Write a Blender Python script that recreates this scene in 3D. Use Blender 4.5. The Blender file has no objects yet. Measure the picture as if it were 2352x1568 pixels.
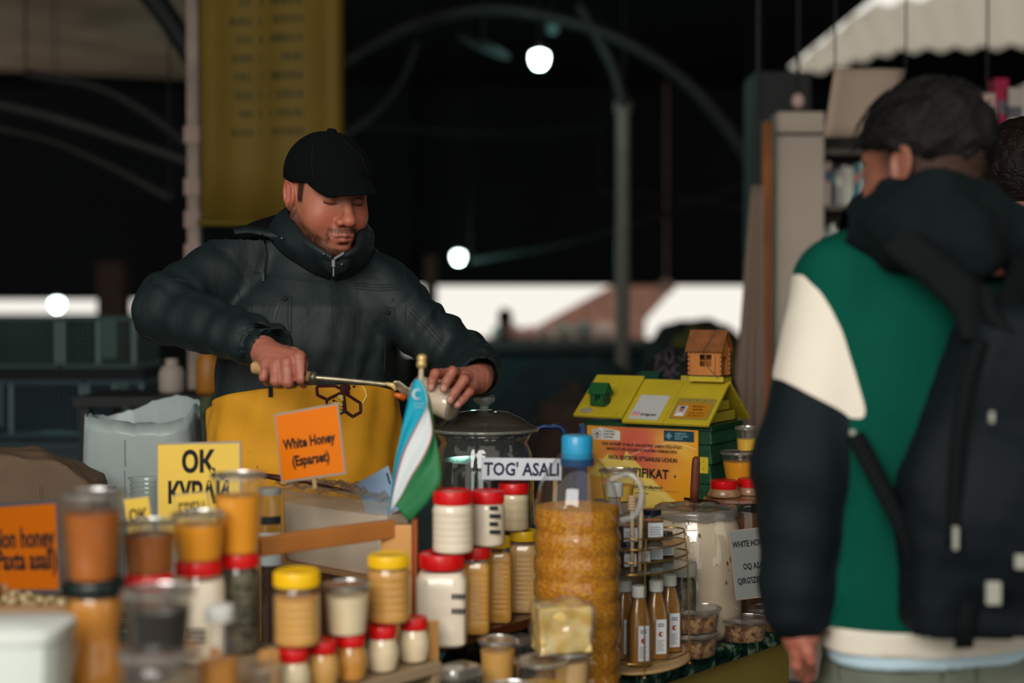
import bpy, math, random
import numpy as np
from mathutils import Vector, Matrix
from mathutils.bvhtree import BVHTree
random.seed(7)
SC = bpy.context.scene
COL = SC.collection
# ------------------------------------------------------------------ camera
FPX, CX, CY, HZ, CAMZ = 3267.0, 1176.0, 784.0, 705.0, 1.45
PITCH = math.atan((HZ - CY) / FPX)          # negative: looking slightly down
cam_d = bpy.data.cameras.new('camera')
cam = bpy.data.objects.new('camera', cam_d)
COL.objects.link(cam)
cam_d.sensor_width = 36.0
cam_d.lens = FPX * 36.0 / 2352.0
cam_d.clip_start = 0.05
cam_d.clip_end = 200
cam.location = (0, 0, CAMZ)
cam.rotation_euler = (math.radians(90) + PITCH, 0, 0)
cam_d.dof.use_dof = True
cam_d.dof.focus_distance = 3.02
cam_d.dof.aperture_fstop = 1.45
SC.camera = cam
# ------------------------------------------------------------------ view, world, lights
SC.view_settings.view_transform = 'Standard'
SC.view_settings.look = 'None'
SC.view_settings.gamma = 1.0
SC.view_settings.use_curve_mapping = False
SC.view_settings.exposure = 0.0
SC.cycles.use_denoising = True
SC.cycles.max_bounces = 8
SC.cycles.transparent_max_bounces = 16
SC.cycles.caustics_reflective = False
SC.cycles.caustics_refractive = False
SC.cycles.sample_clamp_indirect = 4.0
w = bpy.data.worlds.new('sky_world'); SC.world = w; w.use_nodes = True
bg = w.node_tree.nodes['Background']
bg.inputs[0].default_value = (1.0, 0.955, 0.86, 1)
bg.inputs[1].default_value = 0.96
def area(name, loc, target, sx, sy, power, color):
    l = bpy.data.lights.new(name, 'AREA'); l.shape = 'RECTANGLE'; l.size = sx; l.size_y = sy
    l.energy = power; l.color = color
    o = bpy.data.objects.new(name, l); COL.objects.link(o)
    o.location = loc
    o.rotation_euler = (Vector(target) - Vector(loc)).to_track_quat('-Z', 'Y').to_euler()
    return o
# daylight falling through the open side of the market hall, behind and above the camera
area('daylight_opening', (-0.9, -0.7, 2.55), (0.0, 2.5, 0.9), 2.2, 1.3, 94, (1.0, 0.97, 0.91))
# added fill lamp with no seen source, brightens the upper left roof sheets
area('roof_sheet_fill', (-8.6, 13.0, 2.0), (-4.2, 14.5, 4.2), 2.5, 1.0, 38, (1.0, 0.93, 0.86))
# ------------------------------------------------------------------ helpers
def P(px, py, Y):
    u = (px - CX) / FPX; v = -(py - CY) / FPX
    c, s = math.cos(PITCH), math.sin(PITCH)
    dy = c - v * s; dz = s + v * c
    k = Y / dy
    return Vector((u * k, Y, CAMZ + dz * k))
def ray(px, py):
    p = P(px, py, 1.0); return (p - Vector((0, 0, CAMZ))).normalized()
def lin(c):
    return tuple(((x / 255) / 12.92 if x / 255 <= 0.04045 else ((x / 255 + 0.055) / 1.055) ** 2.4) for x in c)
MATS = {}
def mat(name, col, rough=0.6, metal=0.0, var=0.0, vscale=8.0, bump=0.0, bscale=40.0, emit=0.0, coat=0.0,
        attr=False, sss=0.0, col2=None, stretch=(1, 1, 1), spec=0.3, vrough=0.0, detail=4, sheen=0.0):
    if name in MATS: return MATS[name]
    m = bpy.data.materials.new(name); m.use_nodes = True
    nt = m.node_tree; b = nt.nodes['Principled BSDF']; N = nt.nodes.new; L = nt.links.new
    c = (*lin(col), 1)
    b.inputs['Base Color'].default_value = c
    b.inputs['Roughness'].default_value = rough
    b.inputs['Metallic'].default_value = metal
    b.inputs['Specular IOR Level'].default_value = spec
    if coat: b.inputs['Coat Weight'].default_value = coat; b.inputs['Coat Roughness'].default_value = 0.08
    if sheen: b.inputs['Sheen Weight'].default_value = sheen
    if sss: b.inputs['Subsurface Weight'].default_value = sss; b.inputs['Subsurface Radius'].default_value = (0.02, 0.008, 0.004); b.inputs['Subsurface Scale'].default_value = 0.3
    if emit:
        b.inputs['Emission Color'].default_value = c; b.inputs['Emission Strength'].default_value = emit
    tc = N('ShaderNodeTexCoord'); mp = N('ShaderNodeMapping'); L(tc.outputs['Object'], mp.inputs[0]); mp.inputs['Scale'].default_value = stretch
    src = None
    if attr:
        a = N('ShaderNodeAttribute'); a.attribute_name = 'Col'; src = a.outputs['Color']
    if var or col2:
        n = N('ShaderNodeTexNoise'); n.inputs['Scale'].default_value = vscale; n.inputs['Detail'].default_value = detail
        L(mp.outputs[0], n.inputs[0])
        if col2:
            r = N('ShaderNodeValToRGB'); r.color_ramp.elements[0].position = 0.4; r.color_ramp.elements[1].position = 0.6
            r.color_ramp.elements[0].color = c; r.color_ramp.elements[1].color = (*lin(col2), 1)
            L(n.outputs['Fac'], r.inputs[0]); src = r.outputs[0]
        else:
            mr = N('ShaderNodeMapRange'); mr.inputs[1].default_value = 0.3; mr.inputs[2].default_value = 0.7
            mr.inputs[3].default_value = 1 - var; mr.inputs[4].default_value = 1 + var
            L(n.outputs['Fac'], mr.inputs[0])
            mx = N('ShaderNodeVectorMath'); mx.operation = 'SCALE'
            if src: L(src, mx.inputs[0])
            else: mx.inputs[0].default_value = c[:3]
            L(mr.outputs[0], mx.inputs['Scale']); src = mx.outputs[0]
        if vrough:
            mr2 = N('ShaderNodeMapRange'); mr2.inputs[3].default_value = max(0.02, rough - vrough); mr2.inputs[4].default_value = rough + vrough
            L(n.outputs['Fac'], mr2.inputs[0]); L(mr2.outputs[0], b.inputs['Roughness'])
    if src: L(src, b.inputs['Base Color'])
    if bump:
        n2 = N('ShaderNodeTexNoise'); n2.inputs['Scale'].default_value = bscale; n2.inputs['Detail'].default_value = 6
        L(mp.outputs[0], n2.inputs[0])
        bp = N('ShaderNodeBump'); bp.inputs['Strength'].default_value = bump; bp.inputs['Distance'].default_value = 0.01
        L(n2.outputs['Fac'], bp.inputs['Height']); L(bp.outputs[0], b.inputs['Normal'])
    MATS[name] = m
    return m
def clear(name, tint=(250, 250, 248), rough=0.05, refl=1.0, haze=0.0, hazecol=(220, 220, 215)):
    """thin clear plastic or glass: transparent body with a fresnel reflection"""
    if name in MATS: return MATS[name]
    m = bpy.data.materials.new(name); m.use_nodes = True
    nt = m.node_tree; nt.nodes.clear(); N = nt.nodes.new; L = nt.links.new
    out = N('ShaderNodeOutputMaterial'); mix = N('ShaderNodeMixShader'); tr = N('ShaderNodeBsdfTransparent'); gl = N('ShaderNodeBsdfGlossy')
    tr.inputs[0].default_value = (*lin(tint), 1); gl.inputs['Roughness'].default_value = rough
    lw = N('ShaderNodeLayerWeight'); lw.inputs['Blend'].default_value = 0.5
    pw = N('ShaderNodeMath'); pw.operation = 'POWER'; pw.inputs[1].default_value = 4.0
    mu = N('ShaderNodeMath'); mu.operation = 'MULTIPLY_ADD'; mu.inputs[1].default_value = 0.8; mu.inputs[2].default_value = 0.035 * refl; mu.use_clamp = True
    L(lw.outputs['Facing'], pw.inputs[0]); L(pw.outputs[0], mu.inputs[0]); L(mu.outputs[0], mix.inputs[0])
    if haze:
        df = N('ShaderNodeBsdfDiffuse'); df.inputs[0].default_value = (*lin(hazecol), 1)
        m2 = N('ShaderNodeMixShader'); m2.inputs[0].default_value = haze
        L(tr.outputs[0], m2.inputs[1]); L(df.outputs[0], m2.inputs[2]); L(m2.outputs[0], mix.inputs[1])
    else:
        L(tr.outputs[0], mix.inputs[1])
    L(gl.outputs[0], mix.inputs[2])
    bn = N('ShaderNodeTexNoise'); bn.inputs['Scale'].default_value = 30
    tc = N('ShaderNodeTexCoord'); L(tc.outputs['Object'], bn.inputs[0])
    bp = N('ShaderNodeBump'); bp.inputs['Strength'].default_value = 0.15; bp.inputs['Distance'].default_value = 0.005
    L(bn.outputs['Fac'], bp.inputs['Height']); L(bp.outputs[0], gl.inputs['Normal'])
    L(mix.outputs[0], out.inputs[0])
    MATS[name] = m
    return m
class MB:
    def __init__(s): s.v = []; s.f = []
    def add(s, vs, fs):
        o = len(s.v); s.v += [tuple(v) for v in vs]; s.f += [tuple(i + o for i in f) for f in fs]; return s
    def box(s, a, b, M=None):
        vs = [Vector((x, y, z)) for z in (a[2], b[2]) for y in (a[1], b[1]) for x in (a[0], b[0])]
        if M: vs = [M @ v for v in vs]
        return s.add(vs, [(0, 2, 3, 1), (4, 5, 7, 6), (0, 1, 5, 4), (2, 6, 7, 3), (0, 4, 6, 2), (1, 3, 7, 5)])
    def beam(s, p, q, wd, ht, up=(0, 0, 1)):
        p, q = Vector(p), Vector(q); d = (q - p).normalized(); r = d.cross(Vector(up)).normalized() * wd / 2; u = r.cross(d).normalized() * ht / 2
        vs = [p - r - u, p + r - u, p + r + u, p - r + u, q - r - u, q + r - u, q + r + u, q - r + u]
        return s.add(vs, [(0, 1, 2, 3), (7, 6, 5, 4), (0, 4, 5, 1), (1, 5, 6, 2), (2, 6, 7, 3), (3, 7, 4, 0)])
    def tube(s, pts, r, n=8, cap=True):
        pts = [Vector(p) for p in pts]; k = len(pts); rr = r if isinstance(r, (list, tuple)) else [r] * k
        rings = []; prev = None
        for i, p in enumerate(pts):
            d = (pts[min(i + 1, k - 1)] - pts[max(i - 1, 0)]).normalized()
            if prev is None:
                a = d.orthogonal().normalized()
            else:
                a = (prev - d * prev.dot(d)); a = a.normalized() if a.length > 1e-6 else d.orthogonal().normalized()
            prev = a; b = d.cross(a)
            rings.append([p + (a * math.cos(t) + b * math.sin(t)) * rr[i] for t in [2 * math.pi * j / n for j in range(n)]])
        vs = [v for R in rings for v in R]; fs = []
        for i in range(k - 1):
            for j in range(n):
                fs.append((i * n + j, i * n + (j + 1) % n, (i + 1) * n + (j + 1) % n, (i + 1) * n + j))
        if cap: fs += [tuple(reversed(range(n))), tuple((k - 1) * n + j for j in range(n))]
        return s.add(vs, fs)
    def lathe(s, prof, n=32, c=(0, 0, 0), sx=1.0, sy=1.0, cap=True, sq=0.0, M=None):
        k = len(prof); vs = []
        for r, z in prof:
            for j in range(n):
                t = 2 * math.pi * (j + .5) / n; q = 1.0
                if sq: q = 1.0 / (abs(math.cos(t)) ** sq + abs(math.sin(t)) ** sq) ** (1 / sq)
                v = Vector((c[0] + r * q * math.cos(t) * sx, c[1] + r * q * math.sin(t) * sy, c[2] + z))
                vs.append(M @ v if M else v)
        fs = []
        for i in range(k - 1):
            for j in range(n):
                fs.append((i * n + j, i * n + (j + 1) % n, (i + 1) * n + (j + 1) % n, (i + 1) * n + j))
        if cap: fs += [tuple(reversed(range(n))), tuple((k - 1) * n + j for j in range(n))]
        return s.add(vs, fs)
    def prism(s, poly, z0, z1, M=None):
        n = len(poly); vs = [Vector((x, y, z)) for z in (z0, z1) for x, y in poly]
        if M: vs = [M @ v for v in vs]
        return s.add(vs, [tuple(reversed(range(n))), tuple(range(n, 2 * n))] + [(i, (i + 1) % n, n + (i + 1) % n, n + i) for i in range(n)])
    def grid(s, rows):
        k = len(rows); n = len(rows[0]); vs = [v for R in rows for v in R]
        return s.add(vs, [(i * n + j, i * n + j + 1, (i + 1) * n + j + 1, (i + 1) * n + j) for i in range(k - 1) for j in range(n - 1)])
    def sphere(s, c, r, n=12, sz=1.0):
        pr = [(max(1e-4, r * math.sin(math.pi * i / n)), -r * sz * math.cos(math.pi * i / n)) for i in range(n + 1)]
        return s.lathe(pr, n * 2, c)
    def build(s, name, m, parent=None, smooth=False, world=False, bevel=0.0, auto=None):
        me = bpy.data.meshes.new(name); vs = s.v
        if world and parent is not None:
            inv = parent.matrix_basis.inverted(); vs = [tuple(inv @ Vector(v)) for v in vs]
        me.from_pydata(vs, [], s.f); me.materials.append(m)
        if smooth: me.polygons.foreach_set('use_smooth', [True] * len(me.polygons))
        if auto is not None:
            me.polygons.foreach_set('use_smooth', [True] * len(me.polygons)); me.set_sharp_from_angle(angle=math.radians(auto))
        me.update()
        o = bpy.data.objects.new(name, me); COL.objects.link(o)
        if parent is not None: o.parent = parent
        if bevel:
            bv = o.modifiers.new('bevel', 'BEVEL'); bv.width = bevel; bv.segments = 2; bv.limit_method = 'ANGLE'
        return o
def tag(o, label, cat, group=None, kind=None):
    o['label'] = label; o['category'] = cat
    if group: o['group'] = group
    if kind: o['kind'] = kind
    return o
def thing(name, label, cat, loc=(0, 0, 0), rz=0, group=None, M=None):
    o = bpy.data.objects.new(name, None); COL.objects.link(o); o.empty_display_size = 0.05
    if M is not None: o.matrix_basis = M
    else: o.location = loc; o.rotation_euler = (0, 0, rz); 
    mb = Matrix.Translation(Vector(loc)) @ Matrix.Rotation(rz, 4, 'Z') if M is None else M
    o.matrix_basis = mb
    return tag(o, label, cat, group)
def struct(o, k=None):
    o['kind'] = 'structure'; return o
def smoothen(pts, n=6):
    """Catmull-Rom through the points"""
    pts = [Vector(p) for p in pts]; out = []
    for i in range(len(pts) - 1):
        p0 = pts[max(i - 1, 0)]; p1 = pts[i]; p2 = pts[i + 1]; p3 = pts[min(i + 2, len(pts) - 1)]
        for j in range(n):
            t = j / n
            out.append(0.5 * ((2 * p1) + (p2 - p0) * t + (2 * p0 - 5 * p1 + 4 * p2 - p3) * t * t + (3 * p1 - p0 - 3 * p2 + p3) * t ** 3))
    out.append(pts[-1]); return out
def text(parent, s, size, M, m, align='CENTER', bold=0.0, ext=0.0002, name='lettering', sx=1.0, sp=1.0):
    """flat lettering; M places it: x along the line, y up the sheet, z out of the sheet (world)"""
    c = bpy.data.curves.new(name, 'FONT'); c.body = s; c.size = size; c.align_x = align; c.align_y = 'CENTER'
    c.extrude = ext; c.offset = bold; c.resolution_u = 2; c.space_character = sp
    c.materials.append(m)
    o = bpy.data.objects.new(name, c); COL.objects.link(o); o.parent = parent
    inv = parent.matrix_basis.inverted() if parent is not None else Matrix.Identity(4)
    o.matrix_basis = inv @ M @ Matrix.Diagonal((sx, 1, 1, 1))
    return o
def basis(o, x, y):
    x = Vector(x).normalized(); y = Vector(y); y = (y - x * y.dot(x)).normalized(); z = x.cross(y)
    M = Matrix((x, y, z)).transposed().to_4x4(); M.translation = Vector(o); return M
def T(x, y, z=0): return Matrix.Translation((x, y, z))
# ------------------------------------------------------------------ signed-distance modelling
f32 = np.float32
def V3(p): return np.array(p, dtype=f32)
def smin(a, b, k):
    h = np.maximum(k - np.abs(a - b), 0) / k
    return np.minimum(a, b) - h * h * k * f32(0.25)
def smax(a, b, k): return -smin(-a, -b, k)
def cone(Q, a, b, ra, rb):
    a, b = V3(a), V3(b); ba = b - a; L2 = float(ba @ ba) + 1e-12
    t = np.clip(((Q[0] - a[0]) * ba[0] + (Q[1] - a[1]) * ba[1] + (Q[2] - a[2]) * ba[2]) / L2, 0, 1)
    dx = Q[0] - a[0] - t * ba[0]; dy = Q[1] - a[1] - t * ba[1]; dz = Q[2] - a[2] - t * ba[2]
    return np.sqrt(dx * dx + dy * dy + dz * dz) - (ra + (rb - ra) * t), t
def chain(Q, pts, rs, k=0.01):
    d = None
    for i in range(len(pts) - 1):
        e = cone(Q, pts[i], pts[i + 1], rs[i], rs[i + 1])[0]
        d = e if d is None else smin(d, e, k)
    return d
def ell(Q, c, r, R=None):
    x, y, z = Q[0] - c[0], Q[1] - c[1], Q[2] - c[2]
    if R is not None:
        x, y, z = (R[0][0] * x + R[0][1] * y + R[0][2] * z, R[1][0] * x + R[1][1] * y + R[1][2] * z, R[2][0] * x + R[2][1] * y + R[2][2] * z)
    k0 = np.sqrt((x / r[0]) ** 2 + (y / r[1]) ** 2 + (z / r[2]) ** 2) + 1e-9
    k1 = np.sqrt((x / r[0] ** 2) ** 2 + (y / r[1] ** 2) ** 2 + (z / r[2] ** 2) ** 2) + 1e-9
    return k0 * (k0 - 1) / k1
def loft(Q, rings, yaw=0.0, e=2.0):
    """rings: (z, cx, cy, rx, ry); elliptical sections interpolated along z"""
    rings = sorted(rings); zs = [r[0] for r in rings]; z = Q[2]
    I = [np.interp(z, zs, [r[i] for r in rings]).astype(f32) for i in (1, 2, 3, 4)]
    x = Q[0] - I[0]; y = Q[1] - I[1]; c, s = math.cos(yaw), math.sin(yaw)
    xr = c * x + s * y; yr = -s * x + c * y
    k = (np.abs(xr / I[2]) ** e + np.abs(yr / I[3]) ** e) ** (1 / e)
    d = (k - 1) * np.minimum(I[2], I[3])
    return np.maximum(d, np.maximum(zs[0] - z, z - zs[-1]))
_rng = np.random.RandomState(3)
_K = _rng.normal(size=(24, 3)).astype(f32); _PH = _rng.uniform(0, 6.28, 24).astype(f32)
def wob(Q, freq, n=8, o=0, st=(1, 1, 1)):
    r = 0
    for i in range(o, o + n):
        k = _K[i % 24]
        r = r + np.sin(freq * (k[0] * Q[0] * st[0] + k[1] * Q[1] * st[1] + k[2] * Q[2] * st[2]) + _PH[i % 24])
    return r / f32(math.sqrt(n))
def surf(f, lo, hi, h, relax=1):
    """surface nets over the zero set of f"""
    ax = [np.arange(lo[i], hi[i] + h, h, dtype=f32) for i in range(3)]
    Q = np.meshgrid(*ax, indexing='ij', sparse=True)
    D = np.broadcast_to(f(Q), [len(a) for a in ax]).astype(f32)
    ins = D < 0
    nx, ny, nz = D.shape
    cnt = np.zeros((nx - 1, ny - 1, nz - 1), np.int16)
    for i in (0, 1):
        for j in (0, 1):
            for k in (0, 1):
                cnt += ins[i:nx - 1 + i, j:ny - 1 + j, k:nz - 1 + k]
    act = (cnt > 0) & (cnt < 8)
    idx = np.full(act.shape, -1, np.int64); ci = np.argwhere(act); idx[act] = np.arange(len(ci))
    pos = np.zeros((len(ci), 3)); num = np.zeros(len(ci))
    cr = [(i, j, k) for i in (0, 1) for j in (0, 1) for k in (0, 1)]
    for a in cr:
        for b in cr:
            if a < b and sum(abs(a[q] - b[q]) for q in range(3)) == 1:
                da = D[ci[:, 0] + a[0], ci[:, 1] + a[1], ci[:, 2] + a[2]]; db = D[ci[:, 0] + b[0], ci[:, 1] + b[1], ci[:, 2] + b[2]]
                m = (da < 0) != (db < 0); t = np.where(m, da / (da - db + 1e-20), 0)
                for q in range(3): pos[:, q] += np.where(m, a[q] + (b[q] - a[q]) * t, 0)
                num += m
    v = np.array(lo) + (ci + pos / num[:, None]) * h
    F = []
    for axn in range(3):
        o = [q for q in range(3) if q != axn]
        sl0 = [slice(None)] * 3; sl1 = [slice(None)] * 3
        sl0[axn] = slice(0, -1); sl1[axn] = slice(1, None)
        ch = ins[tuple(sl0)] != ins[tuple(sl1)]; e = np.argwhere(ch)
        e = e[(e[:, o[0]] > 0) & (e[:, o[1]] > 0) & (e[:, o[0]] < D.shape[o[0]] - 1) & (e[:, o[1]] < D.shape[o[1]] - 1)]
        def g(da, db):
            c = e.copy(); c[:, o[0]] -= da; c[:, o[1]] -= db
            return idx[c[:, 0], c[:, 1], c[:, 2]]
        q = np.stack([g(1, 1), g(0, 1), g(0, 0), g(1, 0)], 1)
        s = ins[e[:, 0], e[:, 1], e[:, 2]]
        if axn == 1: s = ~s
        q[~s] = q[~s][:, ::-1]
        F.append(q)
    F = np.concatenate(F); F = F[(F >= 0).all(1)]
    for _ in range(relax):
        acc = np.zeros_like(v); n = np.zeros(len(v))
        for a, b in ((0, 1), (1, 2), (2, 3), (3, 0)):
            np.add.at(acc, F[:, a], v[F[:, b]]); np.add.at(n, F[:, a], 1)
            np.add.at(acc, F[:, b], v[F[:, a]]); np.add.at(n, F[:, b], 1)
        v = v * 0.5 + 0.5 * acc / np.maximum(n, 1)[:, None]
    return v, F
def npmesh(name, v, F, m, parent=None, cols=None, Mx=None):
    """numpy vertices (world unless Mx given) into a smooth mesh object; cols sets the colour attribute"""
    v = np.asarray(v, dtype=float)
    M = Matrix.Identity(4) if Mx is None else Mx
    if parent is not None: M = parent.matrix_basis.inverted() @ M
    A = np.array(M); v = v @ A[:3, :3].T + A[:3, 3]
    me = bpy.data.meshes.new(name); me.vertices.add(len(v)); me.vertices.foreach_set('co', v.ravel())
    me.loops.add(len(F) * 4); me.loops.foreach_set('vertex_index', F.ravel())
    me.polygons.add(len(F)); me.polygons.foreach_set('loop_start', np.arange(0, len(F) * 4, 4))
    me.polygons.foreach_set('use_smooth', np.ones(len(F), bool))
    me.update(calc_edges=True); me.validate()
    if cols is not None:
        a = me.color_attributes.new('Col', 'FLOAT_COLOR', 'POINT'); c = np.ones((len(v), 4)); c[:, :3] = cols; a.data.foreach_set('color', c.ravel())
    me.materials.append(m)
    o = bpy.data.objects.new(name, me); COL.objects.link(o)
    if parent is not None: o.parent = parent
    return o
def joinvf(L):
    vs, fs, n = [], [], 0
    for v, F in L: vs.append(v); fs.append(F + n); n += len(v)
    return np.concatenate(vs), np.concatenate(fs)
def subset(v, F, keep):
    F = F[keep]; u, inv = np.unique(F, return_inverse=True)
    return v[u], inv.reshape(F.shape)
def smooth_borders(v, F, masks, it=12):
    """fair the lines where two cloth panels meet"""
    lab = np.zeros(len(F), int)
    for i, m in enumerate(masks): lab[m] = i + 1
    lo = np.full(len(v), 99); hi = np.full(len(v), -1)
    for k in range(4): np.minimum.at(lo, F[:, k], lab); np.maximum.at(hi, F[:, k], lab)
    bd = lo != hi; acc0 = v.copy()
    E = np.concatenate([F[:, [0, 1]], F[:, [1, 2]], F[:, [2, 3]], F[:, [3, 0]]]); E = np.sort(E, 1); 
    le = np.concatenate([lab] * 4); key = E[:, 0] * len(v) + E[:, 1]; o = np.argsort(key); key, le, E = key[o], le[o], E[o]
    same = (key[1:] == key[:-1]) & (le[1:] != le[:-1]); B = E[:-1][same]
    v = v.copy()
    for _ in range(it):
        acc = np.zeros_like(v); n = np.zeros(len(v))
        np.add.at(acc, B[:, 0], v[B[:, 1]]); np.add.at(n, B[:, 0], 1); np.add.at(acc, B[:, 1], v[B[:, 0]]); np.add.at(n, B[:, 1], 1)
        m = n >= 2; v[m] = v[m] * .4 + .6 * acc[m] / n[m][:, None]
    return v
def qpts(v): return (v[:, 0].astype(f32), v[:, 1].astype(f32), v[:, 2].astype(f32))
def sstep(x, a, b):
    t = np.clip((x - a) / (b - a), 0, 1); return t * t * (3 - 2 * t)
def bvh_of(v, F): return BVHTree.FromPolygons([tuple(p) for p in v], [tuple(int(i) for i in f) for f in F])
def hit(bv, px, py, off=0.0015):
    p, n, i, d = bv.ray_cast(Vector((0, 0, CAMZ)), ray(px, py))
    if p is None: return None
    if n.y > 0: n = -n
    return p + n * off
def strip(mb, bv, pts, r, off=0.001, n=10, flat=0.35):
    """a raised line (seam, zip, print stroke) that lies on the surface bv along pixel points"""
    dense = []
    for a, b in zip(pts[:-1], pts[1:]):
        k = max(1, int(math.hypot(b[0] - a[0], b[1] - a[1]) / n))
        dense += [(a[0] + (b[0] - a[0]) * i / k, a[1] + (b[1] - a[1]) * i / k) for i in range(k)]
    dense.append(pts[-1]); H = [hit(bv, *d, off) for d in dense]; H = [h for h in H if h is not None]
    run = []
    for h in H:
        if run and abs(h.y - run[-1].y) > 0.04:
            if len(run) > 1: mb.tube(run, r, 6)
            run = []
        run.append(h)
    if len(run) > 1: mb.tube(run, r, 6)
    return H
# ================================================================== the market hall
M_floor = mat('concrete_floor', (70, 68, 64), 0.8, var=0.3, vscale=3, bump=0.3)
M_tarp = mat('dark_tarpaulin', (14, 20, 20), 0.85, var=0.3, vscale=1.5, bump=0.4, bscale=4)
M_steel = mat('grey_painted_steel', (31, 32, 32), 0.6, var=0.2, vscale=5)
M_dsteel = mat('dark_painted_steel', (24, 28, 28), 0.6, var=0.2, vscale=5)
M_corr = mat('corrugated_sheet', (180, 150, 130), 0.6, var=0.3, vscale=1.2)
M_wood = mat('varnished_pine', (206, 150, 88), 0.4, var=0.25, vscale=6, stretch=(1, 1, 0.12), coat=0.3)
M_woodx = mat('varnished_pine_rail', (172, 106, 46), 0.4, var=0.25, vscale=5, coat=0.3)
fl = MB().box((-12, -6, -0.05), (12, 30, 0)).build('floor', M_floor); struct(fl)
# translucent roof panels over the right side let the sky through
def transl(name, col):
    m = bpy.data.materials.new(name); m.use_nodes = True; nt = m.node_tree; nt.nodes.clear(); N = nt.nodes.new; L = nt.links.new
    o = N('ShaderNodeOutputMaterial'); a = N('ShaderNodeBsdfTranslucent'); b = N('ShaderNodeBsdfDiffuse'); x = N('ShaderNodeMixShader')
    a.inputs[0].default_value = (*lin(col), 1); b.inputs[0].default_value = (*lin(col), 1); x.inputs[0].default_value = 0.4
    L(a.outputs[0], x.inputs[1]); L(b.outputs[0], x.inputs[2]); L(x.outputs[0], o.inputs[0]); return m
M_trans = transl('translucent_roofing', (216, 208, 196))
RZ = 4.2
def Pz(px, py, z):
    r = ray(px, py); k = (z - CAMZ) / r.z; return Vector((0, 0, CAMZ)) + r * k
pan = [Pz(*q, RZ) for q in ((1805, 163), (1985, 15), (2420, -60), (2420, 104), (2060, 118), (1870, 168))]
# ceiling of dark sheeting with a gap where the clear panels lie
inner = [(p.x, p.y) for p in pan]
def ceil_mesh():
    mb = MB(); xs0, xs1, ys0, ys1 = -9.5, 9.5, 0.9, 18.6
    x0 = min(p[0] for p in inner) ; x1 = max(p[0] for p in inner); y0 = min(p[1] for p in inner); y1 = max(p[1] for p in inner)
    for a, b in (((xs0, ys0), (x0, ys1)), ((x1, ys0), (xs1, ys1)), ((x0, ys0), (x1, y0)), ((x0, y1), (x1, ys1))):
        mb.box((a[0], a[1], RZ + .02), (b[0], b[1], RZ + .06))
    # two fillers beside the slanting edges of the opening
    A, B, Cc, D, E, F = inner
    mb.prism([(x0, y0), (B[0], y0), B, A, (x0, A[1])], RZ + .015, RZ + .05)
    mb.prism([A, F, (F[0], y1), (x0, y1)], RZ + .015, RZ + .05)
    mb.prism([F, E, (E[0], y1), (F[0], y1)], RZ + .015, RZ + .05)
    mb.prism([E, D, (D[0], y1), (E[0], y1)], RZ + .015, RZ + .05)
    return mb
struct(ceil_mesh().build('ceiling', M_tarp))
pm = MB()
# corrugated clear panels
def corr(mb, poly, z, pitch, amp, axis):
    """corrugated sheet over a convex polygon; ridges run along the axis"""
    import itertools
    ax, ay = axis; n = (-ay, ax)
    us = [p[0] * n[0] + p[1] * n[1] for p in poly]; u = min(us)
    def span(uu):
        r = []
        for a, b in zip(poly, poly[1:] + poly[:1]):
            ua = a[0] * n[0] + a[1] * n[1]; ub = b[0] * n[0] + b[1] * n[1]
            if (ua - uu) * (ub - uu) <= 0 and abs(ua - ub) > 1e-9:
                t = (uu - ua) / (ub - ua); x = a[0] + (b[0] - a[0]) * t; y = a[1] + (b[1] - a[1]) * t; r.append(x * ax + y * ay)
        return (min(r), max(r)) if len(r) > 1 else None
    prev = None; k = 0
    while u < max(us):
        s = span(u + 1e-5)
        if s:
            zz = z + amp * (1 if k % 2 else -1)
            row = [Vector((n[0] * u + ax * t, n[1] * u + ay * t, zz)) for t in s]
            if prev: mb.add(prev + row, [(0, 1, 3, 2)])
            prev = row
        u += pitch / 2; k += 1
corr(pm, inner, RZ, 0.28, 0.03, (0.35, 0.94))
o = pm.build('ceiling_panel', M_trans); struct(o)
# grey corrugated roofing upper left
cp = [Pz(*q, RZ - .06) for q in ((-120, 150), (-120, -20), (300, -60), (470, -20), (470, 175), (300, 165))]
cm = MB(); corr(cm, [(p.x, p.y) for p in cp], RZ - .06, 0.55, 0.07, (0.95, 0.3))
o = cm.build('ceiling_sheet', M_corr); struct(o)
# far side: dark sheeting hanging above an open gap
struct(MB().box((-9.5, 18, 1.72), (9.5, 18.06, RZ + .05)).build('wall_back', M_tarp))
lo = MB().box((-9.5, 18, 0), (9.5, 18.1, 0.86)).build('wall_back_low', mat('low_wall_paint', (52, 56, 54), 0.8, var=0.2)); lo.name = 'wall_back_lower'; struct(lo)
struct(MB().box((-9.5, 0.9, 0), (-9.4, 18, RZ)).build('wall_left', M_tarp))
struct(MB().box((9.4, 0.9, 0), (9.5, 18, RZ)).build('wall_right', M_tarp))
# piers that close parts of the gap
def pier(px0, px1, py0, py1, Y, d, name, label, cat, m):
    a = P(px0, py1, Y); b = P(px1, py0, Y)
    t = thing(name, label, cat, ((a.x + b.x) / 2, Y + d / 2, 0))
    MB().box((-(b.x - a.x) / 2, -d / 2, 0), ((b.x - a.x) / 2, d / 2, b.z)).build('board', m, t, bevel=.01); return t
M_brown = mat('brown_hanging_cloth', (60, 32, 24), 0.8, var=0.2)
pier(222, 282, 600, 760, 14.0, .3, 'wooden_cabinet', 'dark brown upright cabinet interrupting the far left light strip', 'cabinet', M_brown)
pier(975, 1003, 585, 660, 15.0, .12, 'brown_post', 'slim brown post left of the smaller far lit bulb', 'post', mat('brown_post', (70, 44, 32), .7))
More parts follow.
